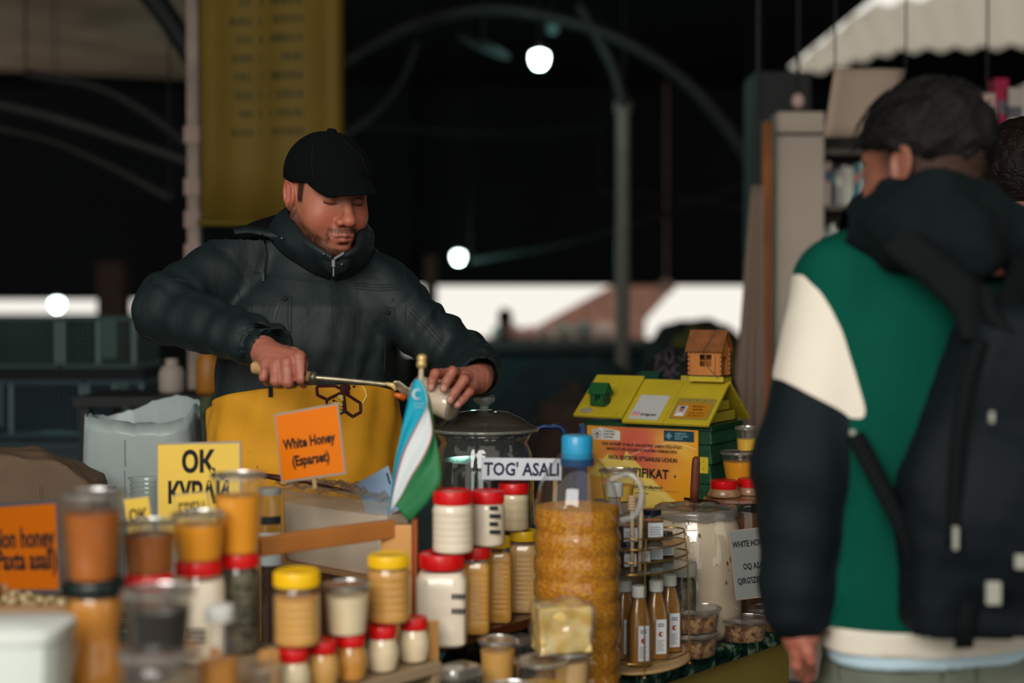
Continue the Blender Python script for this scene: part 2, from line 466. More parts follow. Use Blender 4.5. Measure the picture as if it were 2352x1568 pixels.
# ---- steel arches and poles
def arch(pts, Y, r, label, name='steel_arch', m=None, group=None, Y2=None, top=True):
    n = len(pts); w3 = [P(x, y, Y + ((Y2 or Y) - Y) * i / (n - 1)) for i, (x, y) in enumerate(pts)]
    w3 = smoothen(w3, 8); base = min(w3, key=lambda v: v.z)
    t = thing(name, label, 'arch' if 'arch' in name else name.split('_')[-1], base, group=group)
    MB().tube(w3, r, 10).build('tube', m or M_steel, t, smooth=True, world=True)
    mb = MB()
    for v in (w3[0], w3[-1]):
        mb = MB().tube([v, Vector((v.x, v.y, RZ + .03))], .005, 6); mb.build('hanger', M_dsteel, t, world=True)
    return t
arch([(760, 165), (830, 120), (950, 55), (1130, 20), (1330, 55), (1480, 120), (1600, 210), (1690, 320), (1745, 410)], 8.6, .042, 'big dark steel roof arch sweeping over the lit bulb')
arch([(1330, 10), (1375, 90), (1410, 160), (1432, 240)], 8.6, .035, 'short curved steel brace joining the tall pole to the roof arch', 'steel_brace')
arch([(960, 90), (930, 170), (880, 240), (800, 300), (740, 340)], 9.2, .025, 'thin curved steel brace beside the yellow banner', 'steel_brace')
arch([(-30, 235), (120, 270), (280, 320), (450, 378)], 6.0, .030, 'pale steel roof tube sloping down toward the white post', 'roof_tube')
arch([(60, 170), (220, 200), (330, 255), (450, 345)], 6.8, .026, 'thin steel roof tube above the pale sloping tube', 'roof_tube')
arch([(-30, 290), (120, 325), (260, 385), (390, 455)], 6.6, .026, 'lowest steel roof tube left of the white post', 'roof_tube')
arch([(300, -60), (370, 20), (430, 110), (470, 170)], 6.2, .05, 'dark thick roof tube under the grey corrugated sheets', 'roof_tube', M_dsteel)
arch([(1080, 600), (1300, 560), (1500, 500), (1720, 420)], 13, .03, 'faint far roof tube behind the tall grey pole', 'roof_tube', M_dsteel)
arch([(1380, 440), (1560, 455), (1720, 480)], 12, .02, 'faint thin roof tube to the right of the tall grey pole', 'roof_tube', M_dsteel)
arch([(820, 290), (1000, 300), (1200, 305), (1400, 290)], 14, .025, 'faint level roof tube across the dark middle of the hall', 'roof_tube', M_dsteel)
def pole(px, pytop, Y, r, name, label, m, flange=True):
    b = P(px, pytop, Y); t = thing(name, label, 'pole', (b.x, Y, 0))
    MB().tube([(0, 0, 0), (0, 0, b.z)], r, 14).build('shaft', m, t, smooth=False, auto=40)
    mb = MB().lathe([(r * 1.05, b.z - .06), (r * 1.3, b.z - .05), (r * 1.3, b.z + .005), (r * .6, b.z + .02)], 14); mb.build('collar', m, t, auto=40)
    mb = MB().lathe([(r * 2.4, 0), (r * 2.4, .02), (r * 1.1, .03)], 14); mb.build('foot_plate', m, t, auto=40)
    return t
pole(1431, 235, 8.7, .043, 'steel_pole', 'tall grey steel pole standing in the middle of the hall', mat('pale_pole', (112, 104, 98), .5, var=.15, vscale=6))
M_post = mat('old_white_post', (136, 122, 112), 0.7, var=.35, vscale=5)
t = thing('post', 'old whitish wooden post at the left edge of the yellow banner', 'post', (P(447, 500, 5.25).x, 5.25, 0))
MB().box((-.022, -.03, 0), (.022, .03, RZ)).build('shaft', M_post, t, bevel=.004)
for z in (1.62, 1.74, 1.86, 2.05): MB().box((-.03, -.036, z), (.026, -.03, z + .06)).build('paper_scrap', mat('post_paper', (150, 128, 122), .8), t)
# ---- bulbs
def bulb(px, py, Y, r, lit, label, cord=1.0):
    c = P(px, py, Y); t = thing('light_bulb', label, 'bulb', c)
    prof = [(r * .02, -r * .95), (r * .5, -r * .85), (r * .82, -r * .5), (r * .98, 0), (r * 1.0, r * .45), (r * .9, r * .75), (r * .5, r * .92), (r * .38, r * 1.0)]
    MB().lathe(prof, 24).build('globe', mat('lit_bulb_glass' if lit else 'unlit_bulb_glass', (236, 255, 246) if lit else (150, 190, 190), .3, emit=9 if lit else 0), t, smooth=True)
    MB().lathe([(r * .4, r * .98), (r * .42, r * 1.5), (r * .2, r * 1.75)], 16).build('socket', M_dsteel, t, smooth=False)
    MB().tube([(0, 0, r * 1.7), (0, 0, RZ - c.z)], .006, 6).build('cord', M_dsteel, t)
    if lit:
        l = bpy.data.lights.new('bulb_light', 'POINT'); l.energy = 8 if Y < 10 else 26; l.color = (0.45, 1.0, 0.88); l.shadow_soft_size = r
        lo = bpy.data.objects.new('bulb_light', l); COL.objects.link(lo); lo.parent = t; lo.location = (0, 0, -r * 1.3)
bulb(1239, 138, 8.0, .056, True, 'large lit white bulb hanging near the top of the hall')
bulb(1053, 592, 12.5, .058, True, 'smaller lit bulb hanging far off beside the seller\'s shoulder')
bulb(1270, 66, 9.2, .045, False, 'unlit pale bulb hanging just above the large lit one')
bulb(131, 700, 12.0, .058, True, 'lit bulb in front of the light strip at far left')
# reflector dish by the bulb
t = thing('lamp_reflector', 'tilted bluish metal lamp shade left of the large lit bulb', 'lamp', P(1110, 108, 8.2))
MB().lathe([(.17, 0), (.165, .012), (.08, .03), (.02, .04)], 24, M=Matrix.Rotation(.4, 4, 'Y')).build('shade', M_steel, t, smooth=True)
MB().tube([(0, 0, .03), (0, 0, RZ - P(1110, 108, 8.2).z)], .005, 6).build('rod', M_dsteel, t)
# ---- yellow banner
bt = thing('banner', 'tall yellow hanging banner printed with faded lines of text', 'banner', P(625, 505, 5.1))
a0, a1 = P(462, 508, 5.15), P(790, 515, 5.0)
rows = []
for i in range(15):
    u = i / 14; x = a0.x + (a1.x - a0.x) * u; y = a0.y + (a1.y - a0.y) * u + .012 * math.sin(u * 19) + (0.03 if u > .85 else 0) * math.sin(u * 40)
    rows.append([Vector((x, y, z)) for z in np.linspace(a0.z - .004 * math.sin(u * 9), RZ, 12)])
ob = MB().grid(rows).build('cloth', mat('yellow_banner_vinyl', (100, 80, 20), 0.7, var=.12, vscale=3), bt, smooth=True, world=True)
so = ob.modifiers.new('solid', 'SOLIDIFY'); so.thickness = .003
mb = MB(); rnd = random.Random(4)
for i in range(20):
    z = a0.z + .30 + i * .066
    if z > 2.62: break
    for seg in range(2):
        u0 = .20 + rnd.random() * .1 + seg * .28; u1 = min(.74, u0 + .2 + rnd.random() * .18)
        def pt(u, z): 
            return Vector((a0.x + (a1.x - a0.x) * u, a0.y + (a1.y - a0.y) * u + .012 * math.sin(u * 19) - .004, z))
        u = u0
        while u < u1:
            wd = .012 + rnd.random() * .03
            mb.add([pt(u, z), pt(u + wd, z - .003), pt(u + wd, z + .024), pt(u, z + .027)], [(0, 1, 2, 3)]); u += wd + .010
ob = mb.build('printed_text', mat('banner_ink', (66, 60, 20), .7), bt, world=True); ob['kind'] = 'stuff'
mb = MB().tube([P(455, 511, 5.15), P(795, 518, 5.0)], .012, 8); mb.build('bottom_rod', mat('banner_rod', (90, 78, 20), .5), bt, world=True)
# ---- bright outdoors objects in the gap: a far seller, tent roofs
M_tent = mat('outdoor_tent_cloth', (214, 160, 144), 0.8, var=.2)
t = thing('market_tent', 'sloping pinkish tent roof outside beyond the tall pole', 'tent', (P(1390, 700, 22).x, 22, 0))
pts = [P(x, y, 22) for x, y in ((1225, 800), (1225, 752), (1405, 655), (1420, 640), (1500, 640), (1560, 645), (1480, 735), (1480, 800))]
pl = [(p.x - t.location.x, p.z) for p in pts]
MB().prism(pl, -.2, .2, M=Matrix.Rotation(math.radians(90), 4, 'X')).build('roof_cloth', M_tent, t)
MB().box((-.04, -.1, 0), (.04, .1, pl[1][1])).build('pole', M_steel, t)
rnd = random.Random(2); benz = P(0, 776, 20.6).z
t = thing('outdoor_bench', 'sunlit low bench outside the hall carrying blurred bundles', 'bench', (P(1260, 776, 20.6).x, 20.6, 0))
MB().box((-1.1, -.7, benz - .05), (1.1, 1.0, benz)).build('top', mat('outdoor_bench', (150, 130, 118), .7), t, bevel=.01)
for x_ in (-1.0, .95):
    for y_ in (-.65, .9): MB().box((x_, y_, 0), (x_ + .05, y_ + .05, benz - .05)).build('leg', M_dsteel, t)
for px, py, r, c, lab, k in ((1250, 742, .10, (196, 170, 160), 'pinkish parcel outside at the lower slope of the tent', 0), (1296, 738, .11, (150, 160, 150), 'grey rounded bundle on the far ledge, second from the tent slope', 1), (1342, 722, .12, (120, 130, 130), 'dark grey bundle on the far ledge under the tent roof', 2),
                             (1388, 742, .11, (205, 190, 180), 'pale bundle on the far ledge beside the tall pole', 3), (1180, 775, .10, (214, 176, 166), 'pink bundle beside the far seated person', 4), (1214, 780, .085, (200, 160, 150), 'dull pink bundle right of the far person', 5),
                             (1146, 795, .09, (160, 190, 195), 'pale blue parcel in front of the far person', 6), (1530, 657, .09, (220, 176, 166), 'round pink globe hanging under the far tent edge', 7)):
    Y = 20.2 + (k % 4) * .3 if k != 7 else 17.5
    c0 = P(px, py, Y)
    if k != 7: r = r * 1.1; c0.z = benz + .9 * r + .001
    t = thing('bundle' if k != 7 else 'globe', lab, 'bundle' if k != 7 else 'globe', c0, group='blurred goods on the far ledge' if k != 7 else None)
    MB().lathe([(r * .7, -r * .9), (r * 1.0, -r * .5), (r * 1.05, 0), (r * .8, r * .6), (r * .3, r * .85), (r * .28, r)], 14, sx=1.15).build('sack', mat('bundle_cloth_%d' % k, c, .7, var=.15), t, smooth=True)
    MB().tube([(0, 0, r * .9), (0.02, 0, r * 1.1)] if k != 7 else [(0, 0, r * .9), (0, 0, RZ - c0.z)], .02 if k != 7 else .008, 6).build('knot' if k != 7 else 'cord', mat('bundle_cloth_%d' % k, c), t)
# far ledge carrying them, dark bulk goods in front
t = thing('market_bench', 'long dark market bench far behind the glass-lidded jar', 'bench', (P(1400, 800, 14).x, 14, 0))
a = P(1085, 788, 14); b = P(1760, 788, 14); xx = (b.x - a.x) / 2
MB().box((-xx, -.5, a.z - .06), (xx, 2.2, a.z)).build('top', mat('bench_top', (50, 52, 50), .6, var=.3), t, bevel=.01)
MB().box((-xx + .05, -.4, 0), (xx - .05, -.36, a.z - .06)).build('front_panel', mat('bench_front', (30, 44, 48), .8), t)
# person far outside
t = thing('person', 'distant person with dark hair silhouetted against the bright gap', 'person', (P(1160, 760, 17).x, 17, 0))
def farman(Q):
    c = P(1160, 735, 17); x = c.x - t.location.x; z = c.z
    d = ell(Q, (x, 0, z), (.088, .10, .125)); d = smin(d, cone(Q, (x, 0, z - .08), (x - .01, 0, z - .25), .05, .06)[0], .03)
    d = smin(d, ell(Q, (x - .02, 0, z - .42), (.21, .12, .2)), .05)
    for s in (-1, 1): d = smin(d, cone(Q, (x + s * .19, 0, z - .33), (x + s * .24, -.05, z - .6), .055, .045)[0], .03)
    return smin(d, cone(Q, (x, 0, z - .4), (x, 0, .02), .13, .12)[0], .06)
v, F = surf(farman, (-.45, -.25, -.05), (.45, .25, 1.7), .025)
cc = P(1160, 735, 17); cols = np.tile(np.array(lin((24, 40, 40))), (len(v), 1)); cols[v[:, 2] > cc.z - .16] = lin((120, 80, 66))
npmesh('body', v, F, mat('far_person', (40, 40, 40), .8, attr=True), t, cols, Mx=t.matrix_basis.copy())
v, F = surf(lambda Q: np.maximum(ell(Q, (cc.x - t.location.x, .01, cc.z + .03), (.098, .11, .115)), -(Q[2] - cc.z - .01)), (-.3, -.2, cc.z - .1), (.3, .2, cc.z + .2), .02)
npmesh('hair', v, F, mat('dark_hair_far', (22, 16, 14), .8), t, Mx=t.matrix_basis.copy())
# lower-hung sheeting on the left part of the far side
a = P(-400, 688, 17.8); b = P(945, 688, 17.8)
struct(MB().box((a.x, 17.8, a.z), (b.x, 17.86, RZ)).build('wall_back_left', M_tarp))
a = P(-400, 721, 16.5); b = P(930, 721, 16.5)
t = thing('market_bench', 'dark covered bench far behind the plastic crates', 'bench', ((a.x + b.x) / 2, 16.5, 0)); xx = (b.x - a.x) / 2
MB().box((-xx, 0, a.z - .08), (xx, .8, a.z)).build('top', M_tarp, t, bevel=.01); MB().box((-xx + .05, .03, 0), (xx - .05, .77, a.z - .08)).build('cloth_cover', M_tarp, t)
# goods heaps between hall and stall
M_heap = mat('dark_tarp_heap', (34, 46, 50), .8, var=.4, vscale=3, bump=.6, bscale=6)
def heap(px0, px1, pyt, Y, label, name, m, d=.5, zb=0.0, cat='heap', e=2.4, seed=0):
    a = P(px0, pyt, Y); b = P(px1, pyt, Y); cx = (a.x + b.x) / 2; wx = (b.x - a.x) / 2; H = a.z - zb
    t = thing(name, label, cat, (cx, Y, zb))
    f = lambda Q: loft(Q, [(0, 0, 0, wx, d), (H * .5, 0, 0, wx * .98, d * .95), (H * .8, 0, 0, wx * .85, d * .8), (H * .97, 0, 0, wx * .55, d * .4), (H, 0, 0, wx * .3, d * .2)], 0, e) + .02 * wob(Q, 9 / max(.3, wx), 8, seed)
    h = max(.012, wx / 26); v, F = surf(f, (-wx - .08, -d - .08, -.04), (wx + .08, d + .08, H + .08), h, 2)
    v[:, 2] = np.maximum(v[:, 2], 0)
    npmesh('cover', v, F, m, t, Mx=t.matrix_basis.copy()); return t
heap(1120, 1520, 826, 7.5, 'long bluish dark tarpaulin covered heap behind the beehive', 'covered_heap', M_heap, .5)
heap(1465, 1740, 737, 12.6, 'low dark goods mound under the right bright opening', 'covered_heap', mat('dark_goods', (30, 30, 28), .8, var=.4, vscale=3), .5, seed=2)
heap(1500, 1730, 762, 8.5, 'olive yellow sheet covered mound right of the tall pole', 'covered_heap', mat('olive_sheet', (88, 80, 36), .8, var=.3, vscale=3), .5, seed=5)
heap(1200, 1420, 905, 6.0, 'reddish brown low sack heap behind the glass-lidded jar', 'sack_heap', mat('brown_sacks', (54, 40, 32), .8, var=.3), .3, seed=8)
# a bowed figure in a patterned dark scarf behind the hive
t = thing('person', 'person bowed down behind the hive under a black scarf with grey curls', 'person', (P(1535, 900, 4.3).x, 4.3, 0))
sc = P(1535, 800, 4.3); bx = t.location.x
fs = lambda Q: smin(ell(Q, (.05, .0, sc.z - .16), (.165, .15, .165)), smin(ell(Q, (0.0, .05, sc.z - .42), (.22, .2, .3)), cone(Q, (0, .1, sc.z - .5), (0, .1, .05), .2, .22)[0], .1), .05) + .004 * wob(Q, 40)
v, F = surf(fs, (-.4, -.3, 0), (.4, .4, sc.z + .1), .016, 2)
npmesh('body', v, F, mat('patterned_scarf', (12, 14, 16), .8), t, Mx=t.matrix_basis.copy())
vw = v + np.array(t.location); bv = bvh_of(vw, F)
mb = MB(); rnd = random.Random(9)
for i in range(26):
    x = 1450 + rnd.random() * 150; y = 812 + rnd.random() * 80; r0 = 5 + rnd.random() * 5; ph = rnd.random() * 6
    strip(mb, bv, [(x + r0 * math.cos(ph + q), y + r0 * 1.2 * math.sin(ph + q)) for q in np.linspace(0, 4.2, 8)], .0022, .001, 3)
ob = mb.build('curl_pattern', mat('scarf_print', (84, 74, 84), .8), t, world=True); ob['kind'] = 'stuff'
# ---- crates at left
def crate(px0, px1, py0, py1, Y, label, m, cols, zb=None):
    a = P(px0, py1, Y); b = P(px1, py0, Y); W = b.x - a.x; H = b.z - a.z; D = .38
    t = thing('plastic_crate', label, 'crate', (a.x, Y, a.z), group='plastic crates stacked at the left')
    rim = MB()
    for z in (0, H - .018): 
        rim.box((0, 0, z), (W, .012, z + .018)); rim.box((0, D - .012, z), (W, D, z + .018)); rim.box((0, .012, z), (.012, D - .012, z + .018)); rim.box((W - .012, .012, z), (W, D - .012, z + .018))
    rim.build('rim', m, t)
    for x in (0, W * .5 - .008, W - .016):
        MB().box((x, -.004, .018), (x + .016, .012, H - .018)).build('post', mats_crate_post, t)
    mb = MB(); x = .02
    while x < W - .02: mb.box((x, .002, .018), (x + .0035, .008, H - .018)); mb.box((x, D - .008, .018), (x + .0035, D - .002, H - .018)); x += .017
    z = .03
    while z < H - .03: mb.box((.01, .003, z), (W - .01, .007, z + .003)); mb.box((.01, D - .007, z), (W - .01, D - .003, z + .003)); z += .017
    for y in np.arange(.02, D - .02, .017): mb.box((.002, y, .018), (.008, y + .0035, H - .018)); mb.box((W - .008, y, .018), (W - .002, y + .0035, H - .018))
    o = mb.build('mesh_wall', m, t); o['kind'] = 'stuff'
    MB().box((.01, .01, .002), (W - .01, D - .01, .008)).build('bottom', m, t)
    MB().box((W * .30 if cols else W * .55, -.006, H * .2), (W * .45 if cols else W * .75, .001, H * .95)).build('solid_panel', mats_crate_pan, t)
    return t
mats_crate_post = mat('crate_post', (70, 92, 92), .5)
mats_crate_pan = mat('crate_panel', (30, 62, 56), .5)
Yc = 5.2
crate(-190, 136, 728, 846, Yc, 'dark green mesh crate at the frame edge, upper row', mat('crate_green', (16, 48, 44), .5), 1)
crate(140, 312, 726, 846, Yc, 'dark green mesh crate with pale posts, upper row behind the seller\'s elbow', mat('crate_green', (16, 48, 44), .5), 0)
crate(-140, 192, 872, 1006, Yc, 'teal blue mesh crate at the frame edge, lower row', mat('crate_blue', (14, 44, 54), .5), 1)
crate(196, 330, 872, 1006, Yc, 'teal blue mesh crate, lower row under the green one', mat('crate_blue', (14, 44, 54), .5), 0)
a = P(-190, 872, Yc); b = P(330, 846, Yc)
t = thing('board', 'dark board laid between the upper and lower crates', 'board', (a.x, Yc, a.z))
MB().box((0, 0, 0), (b.x - a.x, .38, b.z - a.z)).build('plank', M_tarp, t)
a = P(-190, 1006, Yc); b = P(345, 1006, Yc)
t = thing('low_table', 'bluish table that carries the stacked crates', 'table', ((a.x + b.x) / 2, Yc, 0)); W = (b.x - a.x) / 2
MB().box((-W, -.15, a.z - .03), (W, .42, a.z)).build('top', mat('blue_grey_cloth', (44, 58, 62), .8), t)
MB().box((-W + .02, -.14, a.z - .28), (W - .02, -.13, a.z - .03)).build('cloth_front', mat('blue_grey_cloth', (44, 58, 62)), t)
for x in (-W + .04, W - .04):
    for y in (-.1, .38): MB().box((x - .02, y - .02, 0), (x + .02, y + .02, a.z - .03)).build('leg', M_dsteel, t)
# things behind the crates' right: white canister, amber bottle, olive sack, table
t = thing('work_table', 'dark table behind the seller holding a white canister', 'table', (P(430, 1000, 4.5).x, 4.5, 0)); zt = P(400, 902, 4.5).z
MB().box((-.3, -.2, zt - .03), (.3, .2, zt)).build('top', M_dsteel, t)
for x in (-.27, .27):
    for y in (-.17, .17): MB().box((x - .015, y - .015, 0), (x + .015, y + .015, zt - .03)).build('leg', M_dsteel, t)
c0 = P(395, 900, 4.5)
t = thing('canister', 'white plastic canister standing behind the woven sack', 'canister', (c0.x, 4.5, zt))
r = .041; H = .09
MB().lathe([(r * .9, 0), (r, .01), (r, H * .7), (r * .8, H * .9), (r * .45, H), (r * .45, H + .012), (.005, H + .014)], 20).build('body', mat('canister_white', (150, 140, 130), .6), t, smooth=True)
MB().lathe([(r * .5, H), (r * .5, H + .018), (.002, H + .02)], 16).build('cap', mat('canister_white', (170, 160, 150)), t)
t = thing('bottle', 'amber bottle half hidden behind the seller\'s right hip', 'bottle', (P(478, 900, 4.45).x, 4.45, zt))
MB().lathe([(.035, 0), (.038, .01), (.038, .10), (.02, .14), (.013, .15), (.013, .17), (.004, .171)], 20).build('body', mat('amber_bg', (150, 96, 24), .4), t, smooth=True)
MB().lathe([(.015, .155), (.015, .175), (.002, .176)], 12).build('cap', M_dsteel, t)
heap(380, 520, 930, 4.12, 'olive green sack slumped behind the white woven sack', 'sack', mat('olive_sack', (66, 72, 52), .8, var=.2), .17, zb=.0, cat='sack', seed=3)
# ---- right side: bookcase, post, hanging sheet, curtain
Yb = 5.6
M_white = mat('off_white_board', (186, 172, 158), .7, var=.06, vscale=4)
t = thing('bookcase', 'tall off-white bookcase with rows of small books', 'bookcase', (P(1775, 500, Yb).x, Yb, 0))
x1 = P(1880, 300, Yb).x - t.location.x; ztop = P(1800, 265, Yb).z; X2 = P(2450, 300, Yb).x - t.location.x
MB().box((0, -.10, 0), (x1, 0.0, ztop), ).build('side_panel', M_white, t)
MB().box((-.01, -.11, P(1800, 318, Yb).z), (x1 + .01, -.10, P(1800, 312, Yb).z)).build('joint_strip', M_dsteel, t)
MB().box((0, .26, 0), (X2, .28, ztop)).build('back_panel', mat('bookcase_back', (70, 66, 62), .8), t)
shz = [P(0, y, Yb).z for y in (343, 470, 600, 730, 860)]
for i, z in enumerate(shz): MB().box((x1, 0.0, z - .02), (X2, .26, z)).build('shelf', mat('bookcase_shelf', (104, 100, 94), .7), t)
MB().box((0, 0.0, ztop - .02), (X2, .26, ztop)).build('top', mat('bookcase_shelf', (104, 100, 94)), t)
bx0, by0 = t.location.x, Yb
rnd = random.Random(11)
bc = [(196, 196, 190), (170, 190, 190), (60, 120, 130), (200, 180, 170), (150, 150, 150), (190, 120, 110), (44, 60, 110), (210, 205, 190), (110, 150, 140), (40, 50, 60)]
bn = ['white', 'pale blue', 'teal', 'beige', 'grey', 'brick red', 'navy', 'cream', 'sea green', 'black']
for ri, zi in ((0, 1), (1, 2)):
    x = x1 + .008; n = 0
    while x < X2 - .05 and n < 40:
        wd = .014 + rnd.random() * .014; h = .13 + rnd.random() * .045; k = rnd.randrange(len(bc))
        if zi == 2: h *= .85
        if P(1880, 0, Yb).x - .05 < x + bx0 < P(2015, 0, Yb).x:
            b = thing('book', 'upright %s book, %s from the bookcase side panel, %s row' % (bn[k], (['first', 'second', 'third', 'fourth', 'fifth', 'sixth', 'seventh', 'eighth', 'ninth', 'tenth', 'eleventh', 'twelfth'][n] if n < 12 else 'number %d' % (n + 1)) if 1 else ['first', 'second', 'third', 'fourth', 'fifth', 'sixth', 'seventh', 'eighth', 'ninth', 'tenth', 'eleventh', 'twelfth', 'thirteenth', 'fourteenth', 'fifteenth', 'sixteenth', 'seventeenth', 'eighteenth', 'nineteenth'][min(n, 18)] if n < 19 else 'far', 'upper' if zi == 1 else 'lower'), 'book', (x + bx0, by0 + .01, shz[zi]), group='small books in the bookcase')
            MB().box((0, 0, 0), (wd, .11, h)).build('cover', mat('book_%d' % k, bc[k], .6), b)
            MB().box((.002, .003, h), (wd - .002, .108, h + .001)).build('pages', mat('pages', (200, 196, 180)), b)
            MB().box((.002, -.0008, h * .55), (wd - .002, 0, h * .8)).build('spine_label', mat('book_%d' % ((k + 3) % 10), bc[(k + 3) % 10]), b)
        x += wd + .002; n += 1
t = thing('wooden_post', 'narrow orange wooden post at the edge of the bookcase', 'post', (P(1760, 500, 5.4).x, 5.4, 0))
MB().box((-.017, -.02, 0), (.017, .02, P(0, 280, 5.4).z)).build('shaft', mat('orange_post', (150, 88, 40), .6, var=.4, vscale=3), t)
MB().box((-.019, -.022, 0), (.019, .022, .05)).build('foot', M_dsteel, t)
# hanging white sheet
t = thing('hanging_sheet', 'white paper sheet hanging above the bookcase', 'sheet', P(1975, 155, 5.0))
q = [P(1918, 155, 5.0), P(2080, 160, 5.1), P(2045, 312, 5.1), P(1893, 315, 5.0)]
rows = [[q[0].lerp(q[1], u).lerp(q[3].lerp(q[2], u), v_) + Vector((0, .01 * math.sin(6 * u), 0)) for v_ in np.linspace(0, 1, 6)] for u in np.linspace(0, 1, 8)]
ob = MB().grid(rows).build('paper', mat('white_paper_sheet', (170, 150, 134), .8), t, smooth=True, world=True); ob.modifiers.new('s', 'SOLIDIFY').thickness = .003
MB().tube([q[0], (q[0].x, q[0].y, RZ)], .003, 6).tube([q[1], (q[1].x, q[1].y, RZ)], .003, 6).build('string', M_dsteel, t, world=True)
# curtain
t = thing('curtain', 'greyish cream curtain gathered left of the wooden post', 'curtain', P(1722, 960, 5.2))
rows = []
for i in range(25):
    u = i / 24; col = []
    for k in range(14):
        vv = k / 13; y = 425 + vv * 640; xl = 1728 - vv * 52; xr = 1752 + vv * 4; p = P(xl + (xr - xl) * u, y, 5.2); p.y += .02 * math.sin(u * 22) * (.4 + vv); col.append(p)
    rows.append(col)
ob = MB().grid(rows).build('cloth', mat('cream_curtain', (150, 130, 116), .85), t, smooth=True, world=True); ob.modifiers.new('s', 'SOLIDIFY').thickness = .003
MB().tube([P(1740, 425, 5.2), Vector((P(1740, 425, 5.2).x, 5.2, RZ))], .008, 6).build('cord', M_dsteel, t, world=True)
# boxes on the bookcase, right edge
zz = P(0, 318, 5.3).z
t = thing('wall_shelf', 'warm brown board shelf at the top right edge', 'shelf', (P(2330, 318, 5.3).x, 5.3, zz))
MB().box((-.12, 0, -.14), (.2, .02, 0)).build('backboard', mat('warm_board', (112, 78, 34), .6), t)
MB().box((-.12, -.12, -.012), (.2, .02, 0)).build('shelf_board', mat('warm_board', (112, 78, 34)), t)
MB().tube([(-.1, .01, 0), (-.1, .01, RZ - zz)], .004, 6).tube([(.18, .01, 0), (.18, .01, RZ - zz)], .004, 6).build('wire', M_dsteel, t)
for px, wd, hh, c, lab in ((2292, .05, .205, (150, 10, 60), 'narrow magenta box standing on the top right shelf'), (2322, .07, .17, (170, 156, 150), 'white box printed grey beside the magenta box'), (2365, .07, .19, (180, 170, 160), 'white box at the very right end of the shelf'), (2262, .05, .15, (176, 150, 140), 'pale box behind the hair of the customer')):
    b = thing('carton', lab, 'box', (P(px, 300, 5.22).x, 5.22, zz), group=None)
    MB().box((-wd / 2, -.04, 0), (wd / 2, .04, hh)).build('box_body', mat('carton_' + lab[:14].replace(' ', '_'), c, .6), b, bevel=.002)
    MB().box((-wd / 2 + .01, -.041, hh * .35), (wd / 2 - .01, -.04, hh * .6)).build('printed_panel', mat('carton_print', (84, 84, 92)), b)
t = thing('hanging_lamp', 'small pinkish unlit bulb above the white bookcase panel', 'lamp', P(1833, 232, 5.6))
MB().sphere((0, 0, 0), .026, 10, 1.2).build('globe', mat('pink_bulb', (200, 170, 165), .3), t, smooth=True)
MB().tube([(0, 0, .028), (0, 0, RZ - P(1833, 232, 5.6).z)], .007, 8).build('cord', M_dsteel, t)
t = thing('cabinet', 'dark grey board behind the top of the curtain', 'cabinet', (P(1780, 300, 6.4).x, 6.4, 0))
MB().box((-.09, 0, 0), (.16, .3, P(0, 165, 6.4).z)).build('carcass', mat('dark_grey_board', (44, 46, 48), .7), t)
MB().box((-.085, -.01, .1), (.155, 0, 1.4)).build('door', mat('dark_grey_board', (44, 46, 48)), t)
# ================================================================== the stall
CZ = 0.76
# marbled green counter top
def marble():
    m = bpy.data.materials.new('green_marbled_laminate'); m.use_nodes = True; nt = m.node_tree; b = nt.nodes['Principled BSDF']; N = nt.nodes.new; L = nt.links.new
    tc = N('ShaderNodeTexCoord'); n = N('ShaderNodeTexNoise'); n.inputs['Scale'].default_value = 16; n.inputs['Detail'].default_value = 8; n.inputs['Distortion'].default_value = 2.2
    r = N('ShaderNodeValToRGB'); e = r.color_ramp.elements; e[0].position = .38; e[0].color = (*lin((8, 24, 20)), 1); e[1].position = .62; e[1].color = (*lin((120, 138, 116)), 1)
    k = r.color_ramp.elements.new(.5); k.color = (*lin((22, 58, 46)), 1)
    L(tc.outputs['Object'], n.inputs[0]); L(n.outputs['Fac'], r.inputs[0]); L(r.outputs[0], b.inputs['Base Color']); b.inputs['Roughness'].default_value = .22
    return m
M_marb = marble()
ctop = [(-1.7, 1.45), (.205, 1.45), (.205, 2.612), (.625, 3.09), (.625, 3.80), (-.19, 3.80), (-.19, 2.93), (-.72, 2.93), (-.72, 3.80), (-1.7, 3.80)]
t = thing('stall_counter', 'market stall counter with a green marbled top and a mustard yellow front', 'counter', (0, 0, 0))
MB().prism(ctop, CZ - .035, CZ).build('countertop', M_marb, t, bevel=.006)
M_must = mat('mustard_painted_panel', (128, 112, 50), .5, var=.15, vscale=2, stretch=(1, 1, .3), bump=.25, bscale=12, coat=.2)
ins = [(-1.66, 1.5), (.165, 1.5), (.165, 2.63), (.60, 3.115), (.60, 3.76), (-.15, 3.76), (-.15, 2.89), (-.76, 2.89), (-.76, 3.76), (-1.66, 3.76)]
for i in range(len(ins)):
    a = ins[i]; b = ins[(i + 1) % len(ins)]
    MB().beam((a[0], a[1], (CZ - .035) / 2), (b[0], b[1], (CZ - .035) / 2), .02, CZ - .036).build('panel', M_must, t)
